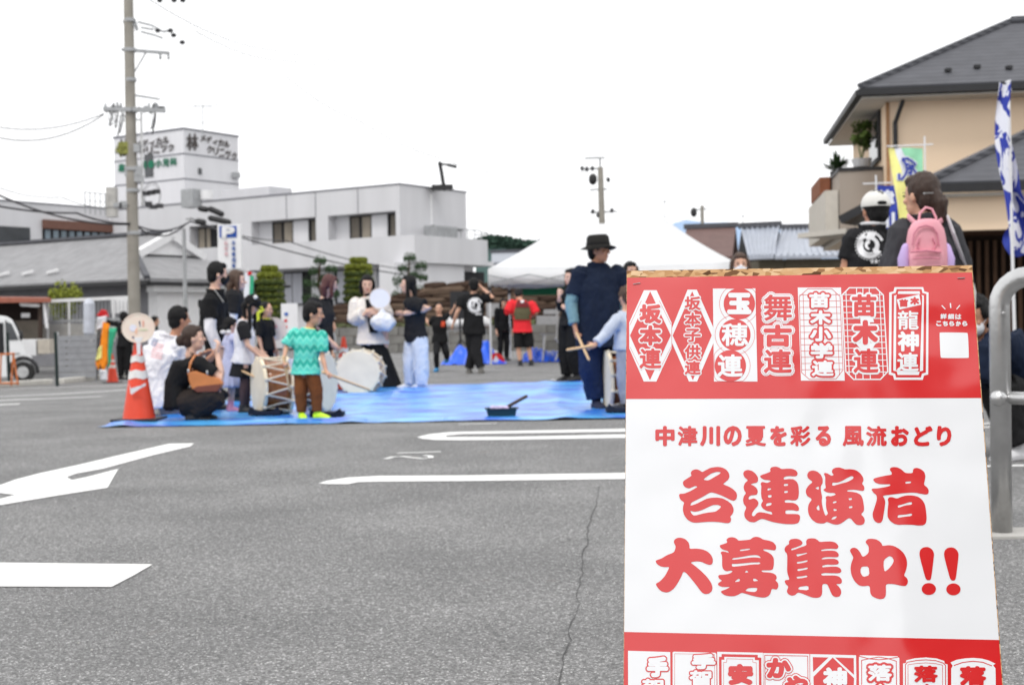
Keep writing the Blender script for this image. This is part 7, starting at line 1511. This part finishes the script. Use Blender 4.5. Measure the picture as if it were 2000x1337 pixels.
# 5 small girl in lavender dress
J = place(452, 803, 618, 70, kid=1.28); yb = J['base'].y; setp(J, yb, head=(450, 637), elR=(478, 665, -.15), wrR=(500, 688, -.1), elL=(474, 668, .15), wrL=(494, 690, .2)); J['hf'] = yawv(55, -10)
G5 = person('small girl in a pale lavender dress with a white hair bow beside the drums', J, dict(m=C_LAV, sleeve=.3, loose=.02, sw=1.3), dict(t='skirt', m=C_LAV, len=.36, w=.19, pleat=.05), shoes=M_SHOEP, hair=('pigtail', HB), skinm=SKP, socks=M_SHOEP)
mb = MB(); q = P(441, 648, yb - .13)
for a in (-1, 1): mb.ell(q + V(a * .03, 0, 0), .032, .015, .022, nu=8, nv=5)
mb.build('hair_bow', M_SHOEW, G5['root'])
# 6 girl in black cap
J = place(480, 806, 574, 95, kid=1.16); yb = J['base'].y; setp(J, yb, head=(492, 596), neck=(481, 622), shL=(480, 634, .13), shR=(474, 636, -.13), elR=(484, 675, -.16), wrR=(506, 694, -.12), elL=(492, 676, .16), wrL=(510, 690, .12), pelvis=(474, 702), waist=(476, 680), chest=(478, 655)); J['hf'] = yawv(100, -32)
G6 = person('girl in a black cap, white tee with black sleeves and black skirt at the drum', J, dict(m=C_WHT, sleeve=.4, loose=.03, raglan=C_BLK2, hem=.03), dict(t='skirt', m=C_BLK2, len=.24, w=.125, pleat=.04), hair=('long', HB), skinm=SKP)
def cap_on(J, root, m, brim=True, back=False, logo=None, nm='cap'):
    s, f, u = head_axes(J); e = J['h'] * J['kid']; c = J['head']; H = lambda a, b, z: c + s * (a * e) + f * (b * e) + u * (z * e)
    mb = MB(); mb.ell(H(0, -.008, .022), .0555 * e, .062 * e, .058 * e, s, f, u, 20, 10, z0=-.12); mb.build(nm, m, root, smooth=True)
    if brim:
        d = -1 if back else 1; rows = []
        for j in range(5):
            t = j / 4; rows.append([H(.046 * sin(a) * (1 - .1 * t), d * (.046 * cos(a) + .045 * t * (.4 + .6 * cos(a))) - (.006 if not back else .008), .020 - .006 * t - .006 * sin(a) ** 2) for a in [(-1.25 + 2.5 * i / 10) for i in range(11)]])
        mb = MB(); mb.strip(rows); o = mb.build('cap_brim', m, root, smooth=True); o.modifiers.new('s', 'SOLIDIFY').thickness = .004 * e
    mb = MB(); mb.ell(H(0, -.008, .081), .006 * e, .006 * e, .003 * e, s, f, u, 8, 4); mb.build('cap_button', m, root)
    return H
H_ = cap_on(J, G6['root'], C_BLK)
mb = MB(); mb.ell(P(499, 580, yb - .13), .022, .012, .022); mb.build('cap_badge', M_SHOEW, G6['root'])
# dark tights over the legs of the capped girl
mb = MB(); k_ = J['h']
for s in 'LR': limb(mb, [J['hip' + s], J['kn' + s], J['kn' + s].lerp(J['an' + s], .3), J['an' + s]], [.052 * k_, .034 * k_, .035 * k_, .023 * k_])
mb.build('tights', C_TIGHT, G6['root'], smooth=True)
# 7 child behind with yellow-green collar
J = place(522, 770, 590, 110, kid=1.2); person('child in dark clothes with a yellow-green neck cloth, mostly behind the capped girl', J, dict(m=C_BLK, sleeve=.5, loose=.02, collar=C_VEST), dict(t='pants', m=C_BLK), hair=('cropped', HB), skinm=SK)
mb = MB(); yb = J['base'].y; q = [P(x, y, yb - .16) for x, y in ((500, 604), (510, 598), (516, 606), (506, 612), (507, 640), (499, 640))]; mb.prism(q, V(0, .05, 0)); o = mb.build('yellow_green_scarf', C_VEST); tag(o, 'yellow-green cloth draped on the child behind the capped girl', 'scarf')
# 8 boy in teal shirt
b = G(605, 821); Y = b.y; J = stand(b, hfrom(b, 589, 610), 120, kid=1.44)
setp(J, Y, head=(612, 613), neck=(604, 641), chest=(600, 672), waist=(598, 700), pelvis=(598, 724), shL=(628, 655, -.02), shR=(576, 650, .02), elL=(630, 698, -.06), elR=(560, 676, -.0), wrL=(637, 724, -.10), wrR=(555, 700, -.1), hipL=(610, 728, -.02), hipR=(588, 728, .02), knL=(618, 768, -.04), knR=(587, 768, -.02), anL=(620, 806, -.03), anR=(589, 806, .0))
# he is seen from his left-front with the head turned to the right
J['shL'], J['shR'] = J['shL'], J['shR']; J['hf'] = yawv(88, -6); J['footf'] = {'L': yawv(110), 'R': yawv(160)}
J['shL'].y -= .0
B8 = person('small boy in a teal zigzag shirt, brown trousers and neon yellow shoes, drumming', J, dict(m=C_TEAL, sleeve=.46, loose=.03, hem=.03, hemw=1.12, collar=mat('yellow_collar', S(238, 222, 130), .8, .2), sw=1.12), dict(t='pants', m=C_BROWN, loose=.022, w=1.12), shoes=M_NEON, hair=('short', HB), skinm=SK, hands={'L': dict(d=V(.7, -.1, -.7), fist=True), 'R': dict(d=V(.1, -.3, -.9), fist=True)}, vox=.008)
stick(J['wrL'] + V(-.03, -.03, -.01), P(721, 761, Y + .25), .014, 'long pale drumstick in the hand of the boy, pointing at the round drum head')
stick(J['wrR'] + V(0, -.04, .02), P(566, 762, Y - .05), .013, 'drumstick held low in the other hand of the boy, by his shorter shadowed side')
stick(P(468, 722, 14.2), P(520, 746, 13.75), .012, 'pale drumstick reaching over the laced drum from the girl in lavender')
# 9 woman with red-brown hair
J = place(632, 766, 533, 75); yb = J['base'].y; setp(J, yb, head=(644, 556), neck=(633, 583), shL=(640, 592, .17), shR=(612, 592, -.14), elR=(622, 640, -.15), wrR=(648, 668, -.16), chest=(630, 615), waist=(630, 640), pelvis=(630, 665)); J['hf'] = yawv(68, -14)
person('woman with reddish brown tied hair in all black, behind the boy in teal', J, dict(m=C_BLK2, sleeve=.5, loose=.04, hem=.07), dict(t='pants', m=C_BLK, loose=.03, w=1.2), hair=('mid', HRD), skinm=SKP)
# 10 small child behind boy
J = place(648, 748, 626, 85, kid=1.3); person('toddler in light grey clothes half hidden behind the boy in teal', J, dict(m=cloth('pale_grey_cotton', S(176, 178, 180)), sleeve=.6, loose=.025), dict(t='pants', m=cloth('pale_grey_cotton', (0, 0, 0)), loose=.02, w=1.2), hair=('cropped', HB), skinm=SK, vox=.012)
# 11 woman in cream cardigan
J = place(738, 757, 531, 188); yb = J['base'].y; setp(J, yb, head=(717, 556), neck=(718, 578), shR=(695, 590, .0), shL=(745, 588, .0), elR=(690, 625, -.03), wrR=(716, 612, -.2), elL=(757, 618, -.04), wrL=(735, 608, -.2), chest=(720, 610), waist=(724, 640), pelvis=(727, 664)); J['hf'] = yawv(172, -8)
W11 = person('smiling woman in a cream cardigan over a long black pleated dress', J, dict(m=C_CREAM, sleeve=.88, loose=.034, hem=.035, hemw=1.16, sw=1.25, name='cardigan'), dict(t='skirt', m=C_BLK, len=.56, w=.185, off=V(.06, 0, 0), pleat=.05), hair=('bob', HB), skinm=SKP, hands={'R': dict(d=V(.8, -.3, .1)), 'L': dict(d=V(-.8, -.3, .1))})
tm = MB(); torso(tm, J, J['h'], .048, hemdrop=.06 * J['h'], hemw=1.08); mb = MB(); rows = []
for j in range(12):
    y = 584 + (650 - 584) * j / 11; xl, xr = 712 + (y - 577) * .13, 726 + (y - 577) * .12 + 3 * min(1, j / 4.); rows.append(on_surface(tm, [P(xl + (xr - xl) * i / 6, y, yb - .4) for i in range(7)], VIEW, .035))
mb.strip(rows); mb.build('dress_front', C_BLK, W11['root'], smooth=True)
mb = MB(); su, _ = axes(J); mb.tube([J['neck'] - V(0, 0, .04), J['neck'] + V(0, 0, .02)], [.062, .054], 12); mb.build('high_collar', C_BLK, W11['root'], smooth=True)
fan('round_fan', P(742, 582, yb - .30), .142, 'plain white round fan held by the woman in the cream cardigan', handle=False, squash=1.0, m=mat('white_fan_paper', (.86, .85, .86), .7, .2, .03))
mb = MB(); c = P(748, 626, yb - .28); mb.ell(c - V(0, 0, .02), .185, .10, .145, nu=16, nv=8); mb.tube([c + V(-.03, 0, .03), c + V(-.02, 0, .19)], [.075, .02], 8); mb.tube([c + V(.02, 0, .03), c + V(-.005, 0, .19)], [.06, .018], 8)
o = remesh(mb, .014, 2, lambda p: .02 * noise.noise(p * 9) + .008 * noise.noise(p * 26)).build('plastic_bag', mat('white_plastic_film', (.74, .75, .78), .35, .5, .04), smooth=True); tag(o, 'full white plastic carrier bag hanging from the hand of the woman in the cream cardigan', 'bag')
# 12 woman in pale jeans
J = place(812, 757, 533, 268); yb = J['base'].y; setp(J, yb, head=(797, 556), neck=(806, 580), shL=(800, 592, -.16), shR=(818, 592, .14), elL=(838, 604, -.2), wrL=(804, 610, -.2), elR=(808, 622, .2), wrR=(789, 611, .12), chest=(810, 606), waist=(810, 630), pelvis=(812, 655)); setp(J, yb, hipR=(806, 658, .06), hipL=(818, 658, -.06), knR=(803, 704, .05), anR=(801, 748, .05), knL=(822, 704, -.08), anL=(824, 750, -.1)); J['elL'] = P(840, 603, yb - .24); J['hf'] = yawv(264, 3)
person('long black haired woman in black tee and wide pale blue jeans', J, dict(m=C_BLK2, sleeve=.36, loose=.04, hem=.0, sw=1.3), dict(t='pants', m=C_JEAN, loose=.03, w=1.5, end=1.02), shoes=M_SHOEW, hair=('long', HB), skinm=SKP, hands={'L': dict(d=V(-1, 0, -.1), curl=1.2), 'R': dict(d=V(-1, -.2, 0), curl=1.)})
# 13 running child
b = G(853, 726); Y = b.y; J = stand(b, hfrom(b, 588, 857), 190, kid=1.15)
setp(J, Y, head=(857, 603), neck=(858, 616), shR=(848, 622), shL=(869, 620), elR=(838, 634, .1), wrR=(832, 622, .2), elL=(880, 612, .05), wrL=(886, 602, .0), pelvis=(859, 662), waist=(859, 650), chest=(858, 635), hipR=(854, 664), hipL=(864, 664), knR=(852, 690, -.15), anR=(853, 718, 0), knL=(871, 686, .0), anL=(873, 700, .45)); J['hf'] = yawv(178, -3)
R13 = person('running child in blue shoes and a black tee with an orange chest print', J, dict(m=C_BLK, sleeve=.45, loose=.02), dict(t='pants', m=C_BLK2, loose=.01), shoes=M_SHOEBL, hair=('cropped', HB), skinm=SK, vox=.012)
dec(R13, [P(862, 627, Y - .5), P(870, 627, Y - .5), P(869, 638, Y - .5), P(861, 638, Y - .5)], mat('orange_print', S(190, 74, 48), .8, .2), 'chest_print')
# 14 man walking away, arm raised
b = G(930, 729); Y = b.y; J = stand(b, hfrom(b, 547, 926), 5)
setp(J, Y, head=(926, 558), neck=(925, 572), shL=(905, 582), shR=(946, 581), elR=(962, 580, -.12), wrR=(941, 562, -.05), elL=(893, 610, -.05), wrL=(886, 630, .05), chest=(925, 600), waist=(925, 620), pelvis=(926, 642), hipL=(919, 645), hipR=(932, 645), knL=(922, 686, .1), knR=(930, 684, -.05), anL=(916, 721, .1), anR=(939, 720, -.1)); J['anL'].z = .08; J['anR'].z = .09
M14 = person('walking man in black tee with round white back emblem, hand raised to his head', J, dict(m=C_BLK, sleeve=.36, loose=.035, hem=.06), dict(t='pants', m=C_BLK2, loose=.03, w=1.15), shoes=M_SHOEG, hair=('cropped', HB), skinm=SK, hands={'R': dict(d=V(-.6, .3, .7))}, vox=.012)
emblem(M14, P(928, 596, Y - .1), .135, VIEW, V(1, 0, 0), V(0, 0, 1), M_PRINTW)
# 15 man in red
b = G(1026, 714); Y = b.y; J = stand(b, 1.66, 8)
setp(J, Y, head=(1013, 576, .12), neck=(1017, 585, .06), shL=(1000, 592), shR=(1038, 594), elL=(992, 608, -.05), elR=(1048, 612, -.05), wrL=(1002, 616, .22), wrR=(1036, 618, .22), chest=(1019, 610), waist=(1020, 628), pelvis=(1021, 644), hipL=(1013, 646), hipR=(1030, 646), knL=(1013, 682), knR=(1034, 682), anL=(1016, 708), anR=(1037, 707)); J['hf'] = yawv(5, -40)
M15 = person('man in bright red tee, olive vest and black shorts under the tent edge', J, dict(m=C_RED, sleeve=.4, loose=.04, hem=.03, fold=.6), dict(t='shorts', m=C_BLK, loose=.03, w=1.3, end=.52), shoes=M_SHOEB, hair=('cropped', HB), skinm=SK, vox=.012)
dec(M15, [P(1010, 585, Y - .5), P(1031, 585, Y - .5), P(1040, 624, Y - .5), P(1000, 624, Y - .5)], C_OLIVE, 'vest_back', .03); dec(M15, [P(1011, 586, Y - .6), P(1030, 586, Y - .6), P(1034, 600, Y - .6), P(1006, 600, Y - .6)], cloth('maroon_mesh', S(112, 42, 46)), 'vest_yoke', .04); dec(M15, [P(1017, 586, Y - .7), P(1023, 586, Y - .7), P(1023, 591, Y - .7), P(1017, 591, Y - .7)], M_PRINTW, 'vest_badge', .05)
# 16 figure in black behind the tent posts
J = place(984, 704, 583, 150); person('slight figure in black bending behind the tent post beside the man in red', J, dict(m=C_BLK, sleeve=.9, loose=.02), dict(t='pants', m=C_BLK), hair=('bob', HB), skinm=SK, vox=.014)
# 17 slim woman in black with fist raised
b = G(1116, 743); Y = b.y; J = stand(b, hfrom(b, 519, 1116), 230)
setp(J, Y, head=(1115, 543), shR=(1128, 572, .05), shL=(1100, 572, -.05), elL=(1094, 602, -.1), wrL=(1092, 580, -.22), elR=(1112, 612, .0), wrR=(1106, 604, -.2)); J['hf'] = yawv(230)
person('slim long haired woman in black with one fist raised, beside the man in the hat', J, dict(m=C_BLK2, sleeve=.85, loose=.015), dict(t='pants', m=C_BLK, loose=.03, w=1.5), hair=('long', HB), skinm=SKP, hands={'L': dict(d=V(0, 0, 1), fist=True)})
# 18 man in navy with bucket hat
b = G(1172, 797); Y = b.y; J = stand(b, 1.74, 130, wide=1.1)
setp(J, Y, head=(1170, 490, -.02), neck=(1164, 510), shR=(1135, 532, -.05), shL=(1205, 532, .05), elR=(1115, 592, -.06), wrR=(1123, 640, -.14), elL=(1222, 600, .1), wrL=(1214, 640, -.05), chest=(1167, 566), waist=(1170, 620), pelvis=(1172, 658), hipR=(1154, 660, -.03), hipL=(1190, 660, .05), knR=(1153, 718, -.04), knL=(1190, 714, .10), anR=(1165, 784, -.02), anL=(1198, 778, .2)); J['anL'].z = .08; J['anR'].z = .08
J['hf'] = yawv(118, 2); J['footf'] = {'L': yawv(150), 'R': yawv(165)}
M18 = person('burly man in navy with a dark bucket hat and blue grey undersleeve, holding a drumstick', J, dict(m=C_NAVY, sleeve=.42, loose=.035, hem=.06, under=C_SAGE, under_to=.93), dict(t='pants', m=C_NAVY2, loose=.045, w=1.25, end=.96), shoes=mat('dark_navy_shoe', S(46, 50, 70), .7, .2), hair=('cropped', HB), skinm=SKT, fat=1.24, hands={'R': dict(d=V(.2, -.2, -.9), fist=True)}, vox=.009)
s_, f_, u_ = head_axes(J); e = J['h'] * J['kid']; HH = lambda a, b, z: J['head'] + s_ * (a * e) + f_ * (b * e) + u_ * (z * e)
C_HAT = cloth('black_hat_cloth', (.02, .019, .018), .3); n = 28
mb = MB(); rg = lambda rx, ry, z, dz=0., ex=0.: [HH(rx * cos(2 * pi * q / n), -.004 + ry * sin(2 * pi * q / n), z + dz * cos(4 * pi * q / n) ) for q in range(n)]
mb.loft([rg(.098, .100, .010, -.008), rg(.060, .070, .026, -.002), rg(.057, .066, .036), rg(.053, .062, .075), rg(.042, .050, .088), rg(.015, .02, .084)], cap=True); o = mb.build('bucket_hat', C_HAT, M18['root'], smooth=True)
mb = MB(); mb.loft([rg(.0585, .0685, .034), rg(.0575, .0672, .044)], cap=False); mb.build('hat_band', cloth('black_cotton', (0, 0, 0)), M18['root'])
stick(P(1126, 650, Y - .2), P(1150, 702, Y - .5), .015, 'pale drumstick pointing down in the hand of the man in the bucket hat')
# 19 child at the board edge
b = G(1224, 803); Y = b.y; J = stand(b, hfrom(b, 553, 1222), 290, kid=1.2)
setp(J, Y, head=(1224, 580), neck=(1222, 606), shL=(1208, 622, -.10), shR=(1236, 622, .08), elL=(1182, 652, -.14), wrL=(1162, 673, -.2), elR=(1244, 660, .1), wrR=(1240, 700, .0)); J['hf'] = yawv(330, 0)
person('child in pale grey long sleeves holding out a stick at the poster board edge', J, dict(m=C_GREY, sleeve=.93, loose=.03), dict(t='pants', m=cloth('grey_melange_trousers', S(150, 154, 168)), loose=.02), hair=('short', HBR), skinm=SK, hands={'L': dict(d=V(-.9, -.1, -.3), fist=True)})
stick(P(1156, 675, Y - .22), P(1108, 683, Y - .3), .0145, 'pale drumstick stretched out level by the child in pale grey')
# 20, 21 heads beyond the board
J = place(1234, 752, 511, 160); person('dark haired adult mostly hidden behind the man in the bucket hat', J, dict(m=C_BLK, sleeve=.5), dict(t='pants', m=C_BLK), hair=('mid', HB), skinm=SK, vox=.014)
J = place(1449, 785, 494, 185); person('white masked person whose head shows above the poster board, before the tent corner', J, dict(m=C_BLK, sleeve=.5), dict(t='pants', m=C_BLK), hair=('bob', HBR), skinm=SK, mask=M_MASK, vox=.014)
# 22 man with white cap seen from behind
Y = 9.0; c = P(1706, 380, Y); b = V(c.x, Y, 0); J = stand(b, c.z, 350, wide=1., kid=1.0); setp(J, Y, head=(1709, 412), neck=(1706, 436), shL=(1668, 466), shR=(1738, 466), elL=(1652, 520), elR=(1752, 520), wrL=(1648, 560), wrR=(1756, 560), chest=(1704, 500)); J['hf'] = yawv(352)
M22 = person('man in a white cap and black tee with curling white emblem, seen from behind', J, dict(m=C_BLK2, sleeve=.45, loose=.02, collar=M_PRINTW), dict(t='pants', m=C_BLK), hair=('cropped', HB), skinm=SKT, vox=.009)
cap_on(J, M22['root'], cloth('white_cap_cotton', (.70, .69, .66), .05), brim=True)
s_, f_, u_ = head_axes(J); e = J['h']; mb = MB(); mb.ell(J['head'] - f_ * .068 * e + u_ * .026 * e, .02 * e, .004 * e, .008 * e, s_, f_, u_); mb.build('cap_opening', C_BLK, M22['root'])
emblem(M22, P(1699, 479, Y - .1), .092, VIEW, V(1, 0, 0), V(0, 0, 1), M_PRINTW)
# 23 woman with pink backpack
Y = 7.55; c = P(1803, 346, Y); b = V(c.x + .015, Y, 0); J = stand(b, c.z, 355, wide=1., kid=1.05); setp(J, Y, head=(1798, 384), neck=(1808, 414), shL=(1768, 450), shR=(1846, 448), elL=(1748, 520), elR=(1868, 520), wrL=(1742, 590), wrR=(1872, 590), chest=(1808, 490)); J['hf'] = yawv(325, -2)
W23 = person('woman with tied dark hair and charcoal top, wearing the pink backpack', J, dict(m=C_DGREY, sleeve=.9, loose=.025, sw=1.2), dict(t='pants', m=C_BLK), hair=('lowtail', mat('dark_brown_hair', (0, 0, 0))), skinm=SK, vox=.009)
mb = MB(); mb.tube([P(1805, 378, Y - .13), P(1822, 377, Y - .13)], [.006, .004], 6); mb.build('hair_clip', M_STEEL, W23['root'])
M_PK = mat('pink_backpack_fabric', S(226, 160, 172), .7, .3, .06, 9, .2, 40); M_LILAC = mat('lilac_fabric', S(196, 172, 222), .7, .3, .08, 9); M_PKD = mat('dusty_pink_trim', S(206, 132, 150), .6, .3)
BP = thing('backpack', P(1808, 500, Y - .2), 'small pink child backpack with lilac side pockets worn by the woman in charcoal', 'backpack')
Yb = Y - .24; mb = MB(); rows = []
prof_ = [(428, .30), (431, .52), (437, .70), (448, .86), (464, .95), (484, 1.0), (505, 1.02), (530, 1.0), (545, .92)]
mb.loft([[P(1808 + (py - 410) * .02, py, Yb - .0) + V(38 * w * FPX and (38 * w / (FPX / Yb)) * math.copysign(abs(cos(2 * pi * q / 24)) ** .7, cos(2 * pi * q / 24)), .075 * math.copysign(abs(sin(2 * pi * q / 24)) ** .7, sin(2 * pi * q / 24)) * (.5 + .5 * w), 0) for q in range(24)] for py, w in prof_])
mb.build('main_pouch', M_PK, BP, smooth=True)
mb = MB(); mb.loft([[P(1809, py, Yb - .055) + V(30 * w / (FPX / Yb) * math.copysign(abs(cos(2 * pi * q / 20)) ** .6, cos(2 * pi * q / 20)), .055 * math.copysign(abs(sin(2 * pi * q / 20)) ** .6, sin(2 * pi * q / 20)), 0) for q in range(20)] for py, w in ((491, .9), (494, 1.02), (505, 1.06), (535, 1.06), (542, .95))]); mb.build('front_pocket', M_PK, BP, smooth=True)
mb = MB(); mb.tube([P(1780, 492, Yb - .115), P(1809, 489.5, Yb - .13), P(1838, 492, Yb - .115)], .006, 6); mb.tube([P(1783, 505, Yb - .12), P(1809, 503, Yb - .13), P(1836, 505, Yb - .12)], .004, 6); mb.tube([P(1782, 478, Yb - .078), P(1785, 456, Yb - .08), P(1794, 444, Yb - .08), P(1808, 440, Yb - .082), P(1822, 444, Yb - .08), P(1831, 456, Yb - .08), P(1834, 478, Yb - .078)], .005, 6); mb.build('zip_trim', M_PKD, BP)
for sx in (-1, 1): mb = MB(); mb.tube([P(1809 + sx * 40, 482, Yb), P(1809 + sx * 44, 505, Yb), P(1809 + sx * 42, 540, Yb)], [.022, .034, .034], 10); mb.build('side_pocket', M_LILAC, BP, smooth=True)
mb = MB(); mb.tube([P(1793, 438, Yb - .01), P(1797, 416, Yb), P(1808, 405, Yb), P(1820, 408, Yb), P(1828, 424, Yb), P(1829, 440, Yb - .01)], .007, 8, flat=.6); mb.build('top_handle', M_PK, BP, smooth=True)
for (a, b_) in (((1792, 440), (1773, 422)), ((1824, 440), (1846, 426))): mb = MB(); mb.tube([P(*a, Yb + .04), P(*b_, Yb + .16), P(b_[0], b_[1] + 2, Yb + .34)], .016, 8, flat=.35); mb.build('shoulder_strap', M_PK, BP)
for sx, pts_ in ((-1, [(1796, 465), (1790, 478), (1797, 490)]), (1, [(1822, 465), (1828, 478), (1821, 490)])): mb = MB(); mb.tube([P(x, y, Yb - .08) for x, y in pts_], .005, 6); mb.build('seam_trim', M_PKD, BP)
mb = MB(); mb.tube([P(1845, 418, Y + .02), P(1851, 424, Y - .13), P(1862, 455, Y - .14), P(1878, 500, Y - .1), P(1888, 530, Y - .05), P(1895, 560, Y - .05)], .015, 8, flat=.4); o = mb.build('shoulder_strap', M_MASK); tb = thing('tote_bag', P(1893, 570, Y), 'white tote bag on a long white strap beside the pink backpack', 'bag')
o.data.transform(Matrix.Translation(-tb.location)); o.parent = tb
mb = MB(); mb.prism([P(1868, 548, Y - .03), P(1902, 540, Y - .03), P(1908, 570, Y - .03), P(1905, 650, Y - .03), P(1866, 650, Y - .03)], V(0, .09, 0)); mb.build('bag_body', mat('white_canvas', (.66, .66, .64), .8, .2), tb, bevel=.015)
# 24 crouching masked person right of the board
b = G(1960, 900); Y = b.y; J = stand(V(b.x, b.y, 0), 1.72, 250)
setp(J, Y, head=(1904, 620, .2), neck=(1922, 655, .24), chest=(1962, 680, .3), waist=(2000, 720, .32), pelvis=(2030, 780, .3), shR=(1935, 672, .42), shL=(1930, 682, .04), elR=(1926, 740, .45), elL=(1920, 745, .0), wrR=(1906, 720, .25), wrL=(1906, 715, .05), hipR=(2026, 785, .42), hipL=(2022, 790, .2), knR=(1945, 740, .45), knL=(1952, 760, .1), anR=(1992, 868, .35), anL=(1990, 882, .05)); J['hf'] = yawv(222, -12); J['footf'] = {'L': yawv(250), 'R': yawv(250)}; J['anL'].z = J['anR'].z = .08
person('crouching masked person in navy top and white shoes behind the steel barrier', J, dict(m=C_NAVY, sleeve=.85, loose=.04), dict(t='pants', m=C_BLK, loose=.05, w=1.2), shoes=M_SHOEW, hair=('short', HB), skinm=SKT, mask=M_MASK, vox=.009, hands={'L': dict(d=V(-.6, -.2, .5)), 'R': dict(d=V(-.6, -.2, .5))})
# 25, 26 people at the kerb on the far left
b = G(244, 741); J = stand(b, hfrom(b, 608, 244), 10); setp(J, b.y, elL=(222, 632), wrL=(207, 626)); person('man in black clothes and cap reaching for the folded banners by the kerb', J, dict(m=C_BLK, sleeve=.9), dict(t='pants', m=C_BLK, loose=.03), hair=('short', HB), skinm=SK, vox=.014)
b = G(304, 738); J = stand(b, hfrom(b, 617, 304), 80); person('distant person in dark clothes showing between the cone fan and the white tee', J, dict(m=cloth('dark_sage_cloth', S(56, 62, 58)), sleeve=.9), dict(t='pants', m=C_BLK, loose=.03), hair=('short', HB), skinm=SK, vox=.014)
bpy.context.view_layer.update()
